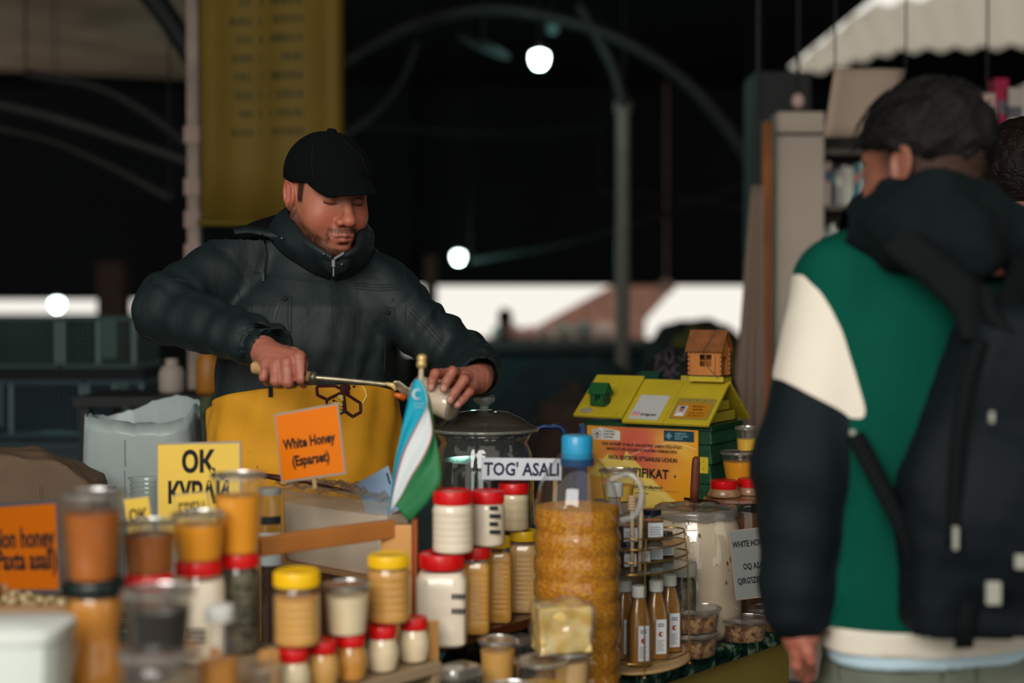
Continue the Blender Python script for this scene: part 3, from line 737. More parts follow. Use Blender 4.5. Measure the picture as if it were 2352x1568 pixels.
# ---------------------------------------------------------------- risers
def riser(label, p, q, d0, d1, z0, z1, m, name='riser', legs=True, th=.018):
    """low shelf that follows the line p-q; d0,d1 are offsets across it"""
    p = Vector((p[0], p[1], 0)); q = Vector((q[0], q[1], 0)); dr = (q - p).normalized(); n = Vector((-dr.y, dr.x, 0)); L_ = (q - p).length
    M = Matrix((dr, n, Vector((0, 0, 1)))).transposed().to_4x4(); M.translation = p + Vector((0, 0, z0))
    t = thing(name, label, 'shelf', M=M)
    MB().box((0, d0, z1 - z0 - th), (L_, d1, z1 - z0)).build('board', m, t, bevel=.002)
    if legs:
        for x in (0, L_ - th): MB().box((x, d0 + .002, 0), (x + th, d1 - .002, z1 - z0 - th)).build('side_board', m, t, bevel=.002)
    return t
M_dwood = mat('dark_brown_wood', (74, 38, 18), .35, var=.3, vscale=10, stretch=(1, 1, .3), coat=.3)
E = 1e-3
riser('low pine display shelf under the small round jars', (-.338, 2.085), (-.135, 2.33), -.026, .030, CZ, .8705, mat('dull_beige_board', (150, 128, 100), .6))
# ---------------------------------------------------------------- jars and cups
M_clear = clear('clear_plastic', (250, 250, 247), .06, 1.2, .025)
M_lidclear = clear('clear_lid_plastic', (240, 240, 236), .20, 8.0, .20, (196, 188, 180))
M_red = mat('red_lid', (200, 14, 16), .38, coat=.2)
M_yel = mat('yellow_lid', (232, 186, 18), .4, coat=.2)
M_blk = mat('black_lid', (14, 26, 26), .35, coat=.2)
M_wcap = mat('white_cap', (214, 214, 208), .4)
M_cream = mat('creamed_honey', (232, 212, 178), .5, var=.06, vscale=18, coat=.35, sss=.15)
M_white = mat('white_honey', (238, 224, 206), .5, var=.05, vscale=14, coat=.35, sss=.15)
M_caramel = mat('thick_caramel_honey', (214, 160, 82), .45, var=.1, vscale=12, coat=.25)
M_amber = mat('amber_honey', (160, 84, 0), .3, var=.2, vscale=6, coat=.3)
M_orange = mat('orange_honey', (226, 146, 0), .3, var=.12, vscale=6, coat=.3)
M_brownh = mat('brown_honey', (140, 74, 0), .3, var=.2, vscale=6, coat=.3)
M_dark = mat('dark_honey', (26, 16, 14), .15, coat=.8)
M_yelh = mat('pale_yellow_honey', (222, 174, 48), .4, var=.08, vscale=12, coat=.4, sss=.1)
M_herb = mat('dried_herb_fill', (40, 40, 28), .6, col2=(90, 84, 64), vscale=60, bump=.6)
M_label = mat('white_label', (214, 218, 222), .5)
M_ink = mat('black_ink', (20, 20, 24), .6)
def jar(name, label, cat, x, y, z, r, h, lid, fill, prof='jar', sq=0, lidh=.017, lidr=None, group=None, fillto=.93, n=36, label_m=None, rz=0, parts=True, ribs=0):
    t = thing(name, label, cat, (x, y, z), rz, group)
    H = h - lidh
    if prof == 'jar': pf = [(r * .9, 0), (r * .99, .004), (r, .012), (r, H * .86), (r * .93, H * .94), (r * .86, H)]
    elif prof == 'round': pf = [(r * .6, 0), (r * .85, H * .08), (r * 1.0, H * .35), (r * 1.0, H * .6), (r * .86, H * .85), (r * .72, H)]
    elif prof == 'bear': pf = [(r * .9, 0), (r * 1.02, H * .05), (r * 1.06, H * .22), (r * .98, H * .38), (r * .84, H * .52), (r * .80, H * .6), (r * .88, H * .72), (r * .92, H * .84), (r * .86, H * .95), (r * .78, H)]
    elif prof == 'sqb': pf = [(r * .9, 0), (r, .006), (r, H * .86), (r * .85, H * .95), (r * .7, H)]
    if ribs:
        z0, z1 = H * .15, H * .8; mid = []
        for i in range(ribs * 4 + 1):
            u = i / (ribs * 4); mid.append((r * (1 - .022 * (.5 - .5 * math.cos(u * ribs * 2 * math.pi))), z0 + (z1 - z0) * u))
        pf = [p for p in pf if p[1] < z0] + mid + [p for p in pf if p[1] > z1]
    MB().lathe(pf, n, sq=sq).build('jar_body', M_clear, t, auto=40)
    fz = H * fillto; fp = [(max(.001, rr - .0015), zz) for rr, zz in pf if zz < fz]; fp = [(fp[0][0], .0012)] + fp[1:] + [(max(.001, np.interp(fz, [p[1] for p in pf], [p[0] for p in pf]) - .0015), fz)]
    MB().lathe(fp, n, sq=sq).build('contents', fill, t, auto=40)
    if lid:
        lr = lidr or r * .98
        mb = MB(); k = 48
        mb.lathe([(lr * .985, H - .002), (lr, H), (lr, h - .0025), (lr * .95, h), (lr * .9, h - .001), (.002, h - .001)], 48)
        lo_ = mb.build('lid', lid, t, auto=40)
        if r > .03:
            kb = MB()
            for i in range(36):
                a = 2 * math.pi * i / 36; c, s = math.cos(a), math.sin(a)
                kb.box((lr - .0004, -.0011, H), (lr + .0008, .0011, h - .003), Matrix.Rotation(a, 4, 'Z'))
            o = kb.build('lid_ribs', lid, lo_); o['kind'] = 'stuff'
    return t
def wrap_label(t, r, z0, z1, a0, a1, m, name='label', off=.0006):
    rows = []
    for i in range(13):
        a = a0 + (a1 - a0) * i / 12; rows.append([Vector(((r + off) * math.cos(a), (r + off) * math.sin(a), z)) for z in (z0, z1)])
    return MB().grid(rows).build(name, m, t, smooth=True)
def cup(label, x, y, z, rb, rt, h, fill, fillto=.8, lidded=True, group=None, name='deli_cup', peak=.004, n=40, sx=1, sy=1, rz=0, ribs=False):
    t = thing(name, label, 'cup' if 'cup' in name else 'container', (x, y, z), rz, group)
    pf = [(rb * .96, 0), (rb, .003)] + [(rb + (rt - rb) * u, h * u) for u in (.3, .6, .85, .97)] + [(rt * 1.05, h * .985), (rt * 1.06, h)]
    if ribs:
        mb = MB(); n = 80; vs = []
        for rr, zz in pf:
            for j in range(n):
                a = 2 * math.pi * j / n; q = rr * (1 + (.02 if j % 2 else -.02) * (1 if zz < h * .9 else 0)); vs.append(Vector((q * math.cos(a) * sx, q * math.sin(a) * sy, zz)))
        fs = [(i * n + j, i * n + (j + 1) % n, (i + 1) * n + (j + 1) % n, (i + 1) * n + j) for i in range(len(pf) - 1) for j in range(n)]
        mb.add(vs, fs + [tuple(reversed(range(n)))]); mb.build('cup_body', M_clear, t)
    else: MB().lathe(pf[:], n, sx=sx, sy=sy, cap=False).lathe([(rb * .96, 0), (.001, .0005)], n, sx=sx, sy=sy, cap=False).build('cup_body', M_clear, t, smooth=True)
    if fill:
        fz = h * fillto
        MB().lathe([(rb * .95, .002), (rb - .001, .005), (rb + (rt - rb) * fillto * .5 - .0012, fz * .5), (rb + (rt - rb) * fillto - .0012, fz), (.001, fz + .001)], n, sx=sx, sy=sy).build('contents', fill, t, auto=40)
    if lidded:
        MB().lathe([(rt * 1.07, h * .985), (rt * 1.09, h + .001), (rt * 1.09, h + .0045), (rt * 1.0, h + .006), (rt * .96, h + .001), (rt * .9, h + .001), (rt * .88, h + peak), (.001, h + peak)], n, sx=sx, sy=sy, cap=False).build('lid', M_lidclear, t, auto=30)
    return t
def zt(px, py, Y): return P(px, py, Y).z
# --- left cluster (nearest the camera) -----------------------------------------------
M_bbd = mat('dull_beige_board', (150, 128, 100), .6)
riser('low board shelf under the three red-lidded jars at the left', (-.605, 1.85), (-.348, 1.85), 0, .36, CZ, .925, M_bbd)
riser('low board shelf under the clear jar at the bottom left', (-.535, 1.66), (-.348, 1.66), 0, .188, CZ, .925, M_bbd)
def at(px, py, Y): p = P(px, py, Y); return p.x, p.y, p.z
x, y, _ = at(217, 1325, 1.9)
t = jar('honey_bottle', 'bulging bottle of caramel honey with a black lid under the tallest left cup', 'bottle', x, y, .9265, .04, 1.085 - .9265, M_blk, mat('bear_caramel', (196, 126, 34), .35, var=.12, vscale=10, coat=.4), 'bear', fillto=.97)
MB().lathe([(.039, -.001), (.041, 0), (.041, .012), (.036, .014)], 32).build('green_base', mat('green_base', (20, 64, 56), .5), t, auto=40)
cup('tall clear cup of amber honey on the black-lidded bottle', x - .002, y, 1.0855, .031, .039, .112, M_amber, .80)
x, y, _ = at(343, 1290, 2.0)
jar('honey_jar', 'dark brown honey jar with a red lid under the second cup from the left', 'jar', x, y, .926, .033, .15, M_red, mat('reddish_brown_honey', (70, 26, 16), .2, coat=.6), 'jar', lidh=.022)
cup('clear cup of brown honey on the dark red-lidded jar', x, y, 1.0765, .033, .0375, .066, M_brownh, .82)
x, y, _ = at(456, 1275, 2.10)
t = jar('honey_jar', 'white honey jar with a red lid standing behind the white-capped bottle', 'jar', x, y, .926, .040, .15, M_red, M_white, 'jar', lidh=.019, lidr=.033)
text(t, 'QATIQ', .010, basis((x + .005, y - .0412, .985), (1, 0, 0), (0, 0, 1)), M_ink) if False else None
mb = MB()
for k in range(3): mb.box((-.012 + .005, -.0412, .052 - k * .008), (.018, -.0402, .056 - k * .008))
o = mb.build('printed_lines', M_ink, t); o['kind'] = 'stuff'
cup('clear cup of golden honey behind the other low cup, on a red lid', x + .001, y, 1.0765, .033, .0375, .064, M_orange, .82)
x, y, _ = at(548, 1280, 2.16)
t = jar('herb_jar', 'clear jar packed with dark green herbs under a red lid', 'jar', x, y, .926, .034, .15, M_red, M_herb, 'jar', lidh=.018, lidr=.03, ribs=6)
cup('tall clear cup of orange honey on the red-lidded herb jar', x, y, 1.0765, .030, .0385, .115, M_orange, .76)
x, y, _ = at(365, 1475, 1.74)
z0 = .9265
t = jar('glass_jar', 'empty-looking clear glass jar at the bottom edge under the cup of black honey', 'jar', x, y, z0, .050, .095, None, mat('grey_green_filling', (128, 128, 108), .5, var=.3, vscale=30), 'jar', lidh=.003, fillto=.35, ribs=3)
MB().lathe([(.046, .093), (.05, .093), (.05, .104), (.048, .106), (.002, .106)], 36).build('lid', M_lidclear, t, auto=40)
cup('cup of nearly black honey with a clear lid, on the clear glass jar', x, y, z0 + .1065, .0345, .0415, .066, M_dark, .72)
x, y, _ = at(503, 1400, 1.84)
t = thing('bottle', 'clear ribbed bottle with a round white cap in front of the herb jar', 'bottle', (x, y, .9265))
pf = [(.022, 0), (.026, .004)] + [(.026 - .0016 * (i % 2), .01 + i * .0055) for i in range(13)] + [(.024, .088), (.017, .105), (.0135, .115), (.0135, .124)]
MB().lathe(pf, 28).build('bottle_body', M_clear, t, auto=40)
MB().lathe([(r - .0015 if r > .015 else r - .001, z) for r, z in pf if z < .068] + [(.001, .068)], 28).build('contents', mat('syrup_fill', (196, 128, 50), .3, coat=.5), t, auto=40)
MB().lathe([(.0175, .116), (.0185, .118), (.0185, .134), (.016, .1365), (.001, .137)], 28).build('cap', M_wcap, t, auto=40)
# white tub bottom-left, pale tray behind it
x, y, _ = at(5, 1430, 1.755)
t = thing('plastic_tub', 'white lidded plastic tub cut off by the lower left corner', 'container', (x, y, CZ))
zt_ = P(20, 1452, 1.70).z - CZ
MB().lathe([(.10, 0), (.118, zt_ * .9), (.118, zt_ - .012)], 28, sx=.66, sy=.5, sq=5).build('tub_body', mat('white_tub', (196, 204, 198), .4), t, auto=40)
MB().lathe([(.122, zt_ - .016), (.124, zt_ - .014), (.124, zt_ - .002), (.118, zt_), (.001, zt_ + .001)], 28, sx=.66, sy=.5, sq=5).build('lid', mat('white_tub_lid', (206, 212, 206), .4), t, auto=40)
x0, y0, _ = at(-60, 1400, 2.12)
t = thing('display_tray', 'long pale wooden tray of honeycomb scraps below the cut-off orange sign', 'tray', (x0, y0, CZ)); h = P(60, 1395, 2.1).z - CZ
MB().box((-.02, -.01, 0), (.15, .16, h - .03)).build('tray_base', M_dwood, t)
MB().box((-.025, -.015, h - .03), (.155, -.005, h)).box((-.025, .155, h - .03), (.155, .165, h)).box((-.025, -.005, h - .03), (-.015, .155, h)).box((.145, -.005, h - .03), (.155, .155, h)).build('rim', mat('pale_tray_rim', (150, 112, 74), .5), t)
mb = MB(); rnd = random.Random(5)
for k in range(60): mb.sphere((-.01 + rnd.random() * .15, .0 + rnd.random() * .15, h - .022 + rnd.random() * .012), .007 + rnd.random() * .005, 4)
o = mb.build('honeycomb_scraps', mat('comb_scraps', (160, 140, 100), .4, var=.4, vscale=40, coat=.4), t, smooth=True); o['kind'] = 'stuff'
# --- the diagonal row of round jars and what stands on it --------------------------------
rj = [(673, 1497, 2.10, M_cream, 'cream honey jar with red lid, left end of the row of round jars'), (740, 1485, 2.15, M_caramel, 'caramel honey jar with red lid, second in the row of round jars'),
      (805, 1470, 2.195, mat('golden_comb_honey', (206, 138, 46), .3, var=.25, vscale=25, coat=.5), 'golden honey jar with red lid, middle of the row of round jars'),
      (878, 1452, 2.25, M_cream, 'pale honey jar with red lid, fourth in the row of round jars'), (950, 1438, 2.31, M_cream, 'pale honey jar with red lid, right end of the row beside the pine post')]
rjpos = []
for px, py, Y, f, lab in rj:
    x, y, _ = at(px, py, Y); rjpos.append((x, y))
    jar('round_jar', lab, 'jar', x, y, .871, .027, .0735, M_red, f, 'round', lidh=.016, lidr=.0225, group='small round honey jars with red lids')
x, y, _ = at(680, 1480, 2.115)
jar('honey_jar', 'ribbed jar of caramel honey with a yellow lid, on the left round jars', 'jar', x, y + .008, .945, .0355, .111, M_yel, M_caramel, 'jar', lidh=.021, lidr=.0335, ribs=5, fillto=.8)
x, y, _ = at(893, 1448, 2.28)
jar('honey_jar', 'ribbed jar of golden honey with a yellow lid below the pine post', 'jar', x, y, .945, .036, .108, M_yel, mat('golden_thick_honey', (208, 152, 74), .4, var=.1, vscale=12, coat=.4), 'jar', lidh=.018, lidr=.0325, ribs=5)
x, y, _ = at(797, 1470, 2.195)
cup('clear cup of pale cream honey between the two yellow-lidded jars', x, y, .945, .030, .0355, .072, M_cream, .82)
# pine frame: rail, posts, small foreground blocks
t = thing('rail_stand', 'varnished pine stand with a rail and a square post below the flag', 'stand', (-.225, 2.465, CZ))
pr0, pr1 = P(596, 1255, 2.335), P(905, 1213, 2.47)
MB().beam(pr0, pr1, .018, .032).build('rail', M_woodx, t, world=True, bevel=.002)
q = P(912, 1203, 2.475); 
MB().box((q.x - .027, q.y - .014, CZ), (q.x + .027, q.y + .014, q.z)).build('post', M_wood, t, world=True, bevel=.002)
MB().box((q.x + .028, q.y - .01, CZ), (q.x + .036, q.y + .022, q.z + .01)).build('post_side', mat('reddish_wood', (150, 74, 34), .4), t, world=True, bevel=.001)
MB().box((pr0.x - .03, pr0.y - .012, CZ), (pr0.x + .0, pr0.y + .014, pr0.z + .016)).build('post', M_wood, t, world=True, bevel=.002)
def block(name, label, px, pyt, Y, w_, d_, m=M_wood, rz=.8):
    p = P(px, pyt, Y); t = thing(name, label, 'block', (p.x, Y, CZ), rz)
    MB().box((-w_ / 2, -d_ / 2, 0), (w_ / 2, d_ / 2, p.z - CZ)).build('upright', m, t, bevel=.002)
    MB().box((-w_ / 2 - .006, -d_ / 2 - .006, 0), (w_ / 2 + .006, d_ / 2 + .006, .01)).build('foot', m, t, bevel=.002); return t
block('wooden_stake', 'pine stake at the right end of the round jar row', 990, 1424, 2.345, .022, .016)
block('wooden_stake', 'short pine stake at the left end of the round jar row', 617, 1492, 2.05, .024, .02)
t = thing('honey_wedge', 'wedge of orange honeycomb standing by the herb jar at the bottom edge', 'honeycomb', (*at(505, 1500, 1.93)[:2], .926), .6)
t.location.z = .9265; t.matrix_basis = Matrix.Translation(Vector((t.location.x + .002, t.location.y + .01, .9265))) @ Matrix.Rotation(.6, 4, 'Z')
MB().prism([(-.03, 0), (.025, 0), (-.012, .06)], -.012, .012, M=Matrix.Rotation(math.radians(90), 4, 'X')).build('comb_slab', mat('orange_comb', (204, 122, 40), .4, var=.3, vscale=60, bump=.5, bscale=120), t, bevel=.003)
mb = MB()
for k in range(12): mb.sphere((-.024 + (k % 4) * .011, -.0125, .008 + (k // 4) * .012), .0045, 4)
o = mb.build('wax_cells', mat('orange_comb', (204, 122, 40)), t, smooth=True); o['kind'] = 'stuff'
# --- right-centre row ----------------------------------------------------------------------
riser('low pine shelf under the tall jars right of the flag', (-.200, 2.405), (.085, 2.75), -.030, .035, CZ, .8695, M_dwood)
x, y, _ = at(1015, 1480, 2.445)
tj = jar('honey_jar', 'large white honey jar with a red lid, lower one of the white pair', 'jar', x, y, .87, .0445, .157, M_red, M_white, 'sqb', sq=6, lidh=.024, lidr=.0385, fillto=.95)
mb = MB()
for s_, zz in (('k', .085), ('k', .06)):
    for j in range(4): mb.box((.019 + j * .0062, -.0448, zz), (.0235 + j * .0062, -.0438, zz + .009))
o = mb.build('printed_lines', M_ink, tj); o['kind'] = 'stuff'
tj2 = jar('honey_jar', 'white honey jar with a red lid on top of the large white jar', 'jar', P(1040, 1262, 2.445).x, y + .002, 1.0275, .0365, .107, M_red, M_white, 'jar', lidh=.021, lidr=.033, ribs=5, fillto=.97)
x, y, _ = at(1092, 1450, 2.525)
jar('honey_bottle', 'square ribbed bottle of amber honey with a red lid beside the large white jar', 'bottle', x, y, .87, .027, .155, M_red, mat('dull_gold_honey', (214, 156, 62), .35, var=.08, coat=.4), 'sqb', sq=5, lidh=.019, ribs=9)
tj3 = jar('honey_jar', 'white honey jar with a dark printed side, second of the upper jars', 'jar', P(1120, 1245, 2.53).x, y + .004, 1.0255, .031, .098, M_red, M_white, 'jar', lidh=.02, lidr=.029, fillto=.97)
mb = MB()
for k in range(4): mb.box((.004, -.0316, .025 + k * .014), (.024 - (k % 2) * .005, -.0300, .032 + k * .014))
mb.build('printed_lines', M_ink, tj3)['kind'] = 'stuff'
x, y, _ = at(1146, 1430, 2.615)
jar('honey_bottle', 'square ribbed bottle of golden honey with a yellow lid, middle of three', 'bottle', x, y, .87, .0255, .157, M_yel, mat('dull_gold_honey', (214, 156, 62)), 'sqb', sq=5, lidh=.017, lidr=.022, ribs=10)
x, y, _ = at(1203, 1400, 2.705)
jar('honey_bottle', 'square ribbed bottle of pale golden honey with a yellow lid beside the jug', 'bottle', x, y, .87, .0300, .155, M_yel, mat('pale_gold_honey', (228, 180, 112), .35, var=.06, coat=.4), 'sqb', sq=5, lidh=.017, lidr=.027, ribs=10)
jar('honey_jar', 'cream honey jar with a red lid on the yellow lids, nearest the jug', 'jar', P(1180, 1210, 2.69).x, y - .004, 1.0255, .030, .091, M_red, M_cream, 'jar', lidh=.018, lidr=.0295, ribs=3, fillto=.97)
# clear boxes and cups in front of them
def pbox(label, px, py, Y, wd, dp, h, rz, fill=None, z=None, name='clear_box'):
    x, y, zz = at(px, py, Y); z = CZ if z is None else z
    t = thing(name, label, 'container', (x, y, z), rz)
    pf = [(.92, 0), (.96, .004), (1.0, h * .8), (1.06, h * .82), (1.06, h * .86)]
    MB().lathe([(a * .5, b) for a, b in pf], 32, sx=wd, sy=dp, sq=6, cap=False).build('box_body', M_clear, t, auto=40)
    MB().lathe([(.53, h * .84), (.535, h * .88), (.50, h * .9), (.46, h), (.001, h + .001)], 32, sx=wd, sy=dp, sq=6, cap=False).build('lid', M_lidclear, t, auto=40)
    if fill: MB().lathe([(.455, .002), (.475, .006), (.485, h * .55), (.001, h * .58)], 32, sx=wd, sy=dp, sq=6).build('contents', fill, t, auto=40)
    return t
M_comb = mat('honeycomb_pieces', (176, 120, 62), .35, col2=(216, 196, 160), vscale=50, bump=.8, bscale=60, coat=.5)
pbox('clear hinged box of honeycomb in front of the large white jar', 1052, 1462, 2.335, .075, .06, .098, .75, M_comb)
pbox('clear flat box at the bottom edge between round jars and cups', 1010, 1560, 2.18, .11, .08, .052, .7, M_comb)
pbox('clear flat box at the bottom edge under the left pine stake', 610, 1562, 1.93, .05, .04, .035, .7, None, z=.9265)
pbox('low clear box behind the wrapped comb block beside the golden bottles', 1190, 1412, 2.60, .05, .05, .087, .7, mat('dark_fill', (40, 36, 34), .5))
cup('clear tapered cup of light honey behind the wide front cup', *at(1143, 1440, 2.42)[:2], CZ, .025, .0315, .118, M_caramel, .88)
cup('wide clear cup with a lid at the very front, bottom edge', *at(1172, 1495, 2.24)[:2], CZ, .036, .046, .083, mat('milky_honey', (196, 150, 96), .4, coat=.4), .5)
cup('clear cup of yellow honey between the wide front cup and the wrapped block', *at(1243, 1470, 2.36)[:2], CZ, .035, .0425, .098, M_yelh, .62)
tc_ = cup('tall cup of pale honey under the wrapped honeycomb block', *at(1312, 1458, 2.40)[:2], CZ, .027, .0325, .103, mat('pale_cup_honey', (206, 166, 112), .4, coat=.4), .88)
# wrapped honeycomb block
p = P(1288, 1457, 2.40); t = thing('wrapped_comb_block', 'block of pale honeycomb wrapped in shiny plastic film in front of the jug', 'honeycomb', (p.x, p.y, CZ + .1095), .25)
f = lambda Q: np.maximum(np.maximum(np.abs(Q[0]) - .040, np.abs(Q[1]) - .03), np.abs(Q[2] - .038) - .036) - .003 + .0022 * wob(Q, 70)
v, F = surf(f, (-.055, -.045, -.01), (.055, .045, .09), .003, 2); v[:, 2] = np.maximum(v[:, 2], 0.0005)
npmesh('comb', v, F, mat('pale_comb', (226, 186, 88), .4, col2=(238, 214, 150), vscale=26, bump=.4, bscale=30, coat=.3, sss=.2), t, Mx=t.matrix_basis.copy())
f = lambda Q: np.maximum(np.maximum(np.abs(Q[0]) - .043, np.abs(Q[1]) - .033), np.abs(Q[2] - .038) - .0385) - .005 + .0035 * wob(Q, 55, 8, 6) + .0015 * wob(Q, 130, 8, 2)
v, F = surf(f, (-.062, -.052, -.02), (.062, .052, .1), .003, 1); v[:, 2] = np.maximum(v[:, 2], 0)
npmesh('plastic_film', v, F, clear('crinkled_film', (240, 238, 230), .1, 2.2, .06), t, Mx=t.matrix_basis.copy())
# --- the big jug ---------------------------------------------------------------------------
x, y, _ = at(1325, 1568, 2.545)
t = thing('water_jug', 'big clear plastic jug of orange bee pollen with a bright blue cap', 'jug', (x, y, CZ))
JH = P(1300, 1025, 2.545).z - CZ; R = .078
pf = [(R * .55, .004), (R * .8, 0), (R * .96, .008), (R, .02)]
zz = .03; k = 0
while zz < JH * .66:
    pf += [(R * 1.0, zz), (R * .955, zz + .008), (R * .955, zz + .012), (R * 1.0, zz + .020)]; zz += .042
pf += [(R * 1.0, JH * .70), (R * .98, JH * .76), (R * .88, JH * .84), (R * .68, JH * .91), (R * .42, JH * .965), (R * .3, JH * .985), (R * .3, JH)]
M_jug = clear('jug_plastic', (246, 248, 248), .05, 1.8, .015)
MB().lathe(pf, 48).build('jug_body', M_jug, t, smooth=True)
fl_ = JH * .755
fp = [(max(.001, r - .002), z + (.002 if z < .01 else 0)) for r, z in pf if z < fl_] + [(R * .96, fl_), (R * .5, fl_ + .006), (.001, fl_ + .004)]
MB().lathe(fp, 48).build('pollen', mat('bee_pollen', (214, 116, 0), .6, col2=(250, 176, 20), vscale=230, bump=1.0, bscale=250, coat=.2, detail=2), t, auto=50)['kind'] = 'stuff'
capx = P(1300, 1030, 2.545).x - x
MB().lathe([(.0275, JH - .022), (.028, JH - .02), (.028, JH + .016), (.026, JH + .02), (.001, JH + .021)], 32).build('cap', mat('blue_cap', (40, 150, 196), .35, coat=.3), t, auto=40)
MB().lathe([(.030, JH - .034), (.0305, JH - .03), (.0305, JH - .022), (.026, JH - .02)], 32).build('neck_ring', mat('deep_blue_ring', (20, 70, 120), .35, coat=.3), t, auto=40)
hp = smoothen([(R * .72, -.03, JH * .87), (R * 1.15, -.05, JH * .90), (R * 1.42, -.055, JH * .84), (R * 1.3, -.05, JH * .74), (R * .98, -.03, JH * .71)], 6)
MB().tube(hp, .006, 8).build('handle', clear('handle_plastic', (236, 236, 236), .05, 2.0, .25), t, smooth=True)
mb = MB()
for k in range(5):
    zz = .15 + k * .042
# --- tiered rack ---------------------------------------------------------------------------
M_gold = mat('gilded_wire', (196, 158, 88), .28, metal=.9)
x, y, _ = at(1497, 1535, 2.70); RX, RY = x, y
dirv = Vector((.66, .75, 0)); nrm = Vector((.75, -.66, 0))
MR = Matrix((dirv, Vector((-dirv.y, dirv.x, 0)), Vector((0, 0, 1)))).transposed().to_4x4(); MR.translation = Vector((RX, RY, CZ))
t = thing('display_rack', 'gilded wire rack in three tiers holding little jars and juice bottles', 'rack', M=MR)
z1 = P(1497, 1302, 2.70).z - CZ; z2 = P(1497, 1248, 2.7).z - CZ
def oval(a, b, z, n=28): return [Vector((a * math.cos(2 * math.pi * i / n), b * math.sin(2 * math.pi * i / n), z)) for i in range(n + 1)]
MB().lathe([(.10, .008), (.104, .010), (.104, .015), (.001, .016)], 40, sy=.52).build('base_tray', mat('wood_tray', (196, 160, 108), .4, var=.15), t, auto=40)
zb = [.028, z1 + .002, z1 + .02, z2 + .002]
for k, (a, b, z) in enumerate(((.103, .054, .030), (.098, .05, z1), (.098, .05, z1 + .022), (.088, .045, z2), (.088, .045, z2 + .02))):
    MB().tube(oval(a, b, z), .0018, 6, cap=False).build('hoop', M_gold, t, smooth=True)
for k, z in enumerate((z1, z2)): MB().lathe([(.096 - k * .01, z - .002), (.096 - k * .01, z + .001), (.001, z + .0012)], 32, sy=.5).build('shelf_plate', clear('rack_glass', (225, 230, 225), .05, 1.4, .12), t, auto=40)
for a in (0.75, 2.4, 3.9, 5.5):
    cxx, cyy = math.cos(a), math.sin(a)
    MB().tube([(.102 * cxx, .053 * cyy, 0), (.102 * cxx, .053 * cyy, .03), (.097 * cxx, .05 * cyy, z1), (.087 * cxx, .045 * cyy, z2 + .02)], .0016, 6).build('upright', M_gold, t)
    MB().sphere((.102 * cxx, .053 * cyy, .0035), .0035, 6).build('ball_foot', M_gold, t, smooth=True)
M_juice = mat('apple_vinegar', (150, 100, 32), .2, var=.1, vscale=8, coat=.6)
def juice(px, pyb, Y, lab):
    x, y, _ = at(px, pyb, Y)
    t = thing('juice_bottle', lab, 'bottle', (x, y, CZ + .0165), .25, group='white-capped juice bottles on the rack')
    H = .150; r = .0215
    pf = [(r * .9, 0), (r, .003), (r, H * .52), (r * .92, H * .62), (r * .62, H * .78), (r * .5, H * .84), (r * .5, H * .9)]
    MB().lathe(pf, 24, sq=4).build('bottle_body', M_clear, t, auto=40)
    MB().lathe([(max(.001, a - .0012), b + (.001 if i == 0 else 0)) for i, (a, b) in enumerate(pf[:-1])] + [(.001, H * .84)], 24, sq=4).build('juice', M_juice, t, auto=40)
    MB().lathe([(r * .62, H * .86), (r * .64, H * .87), (r * .64, H * .99), (r * .58, H), (.001, H)], 24).build('cap', M_wcap, t, auto=40)
    t = MB().box((-.0085, -r * 1.035, .012), (.0125, -r * 1.01, .078)).build('label', M_label, t)
    mb = MB().lathe([(.0048, 0), (.0048, .0006), (.001, .0008)], 20, M=T(.0015, -r * 1.036, .05) @ Matrix.Rotation(math.radians(90), 4, 'X'))
    mb.build('apple_mark', mat('apple_mark_red', (150, 24, 40), .5), t)
    MB().lathe([(.0025, 0), (.0025, .0004), (.001, .0005)], 16, M=T(.0035, -r * 1.036 - .0007, .05) @ Matrix.Rotation(math.radians(90), 4, 'X')).build('apple_flesh', mat('apple_mark_flesh', (236, 220, 190), .5), t)
    mb = MB()
    for k in range(7): mb.box((-.006, -r * 1.042, .018 + k * .0032), (.009 - (k % 3) * .002, -r * 1.034, .0192 + k * .0032))
    for k in range(2): mb.box((-.005, -r * 1.042, .064 + k * .004), (.008, -r * 1.034, .0665 + k * .004))
    mb.build('fine_print', mat('fine_print', (120, 122, 140), .6), t)['kind'] = 'stuff'
juice(1467, 1530, 2.665, 'juice bottle at the near end of the bottom tier, its apple label half turned')
juice(1507, 1516, 2.72, 'middle juice bottle on the bottom tier with a red apple label')
juice(1538, 1500, 2.775, 'juice bottle at the far end of the bottom tier by the stacked comb boxes')
juice(1434, 1512, 2.72, 'juice bottle half hidden behind the pollen jug on the bottom tier')
def minijar(px, Y, z, r, h, lab, lidm, fill, tag_w=1.0):
    x = P(px, 1200, Y).x
    t = thing('honey_jar', lab, 'jar', (x, Y, z), .2, group='little dark-lidded jars on the rack')
    H = h * .84
    pf = [(r * .8, 0), (r, .002), (r, H * .78), (r * .85, H * .95), (r * .85, H)]
    MB().lathe(pf, 24, sq=7).build('jar_body', M_clear, t, auto=40)
    MB().lathe([(max(.001, a - .001), b + .0005) for a, b in pf[:3]] + [(.001, H * .79)], 24, sq=7).build('contents', fill, t, auto=40)
    MB().lathe([(r * .93, H - .001), (r * .95, H), (r * .95, h - .001), (r * .9, h), (.001, h)], 28).build('lid', lidm, t, auto=40)
    t = MB().box((-r * .75 * tag_w, -r * 1.05, H * .18), (r * .85 * tag_w, -r * 1.015, H * .72)).build('label', M_label, t)
    mb = MB()
    for k in range(4): mb.box((-r * .6, -r * 1.07, H * (.26 + k * .09)), (r * (.6 - .1 * (k % 2)), -r * 1.048, H * (.29 + k * .09)))
    mb.build('fine_print', mat('fine_print', (120, 122, 140)), t)['kind'] = 'stuff'
M_dl = mat('dark_blue_lid', (16, 26, 44), .35, coat=.3)
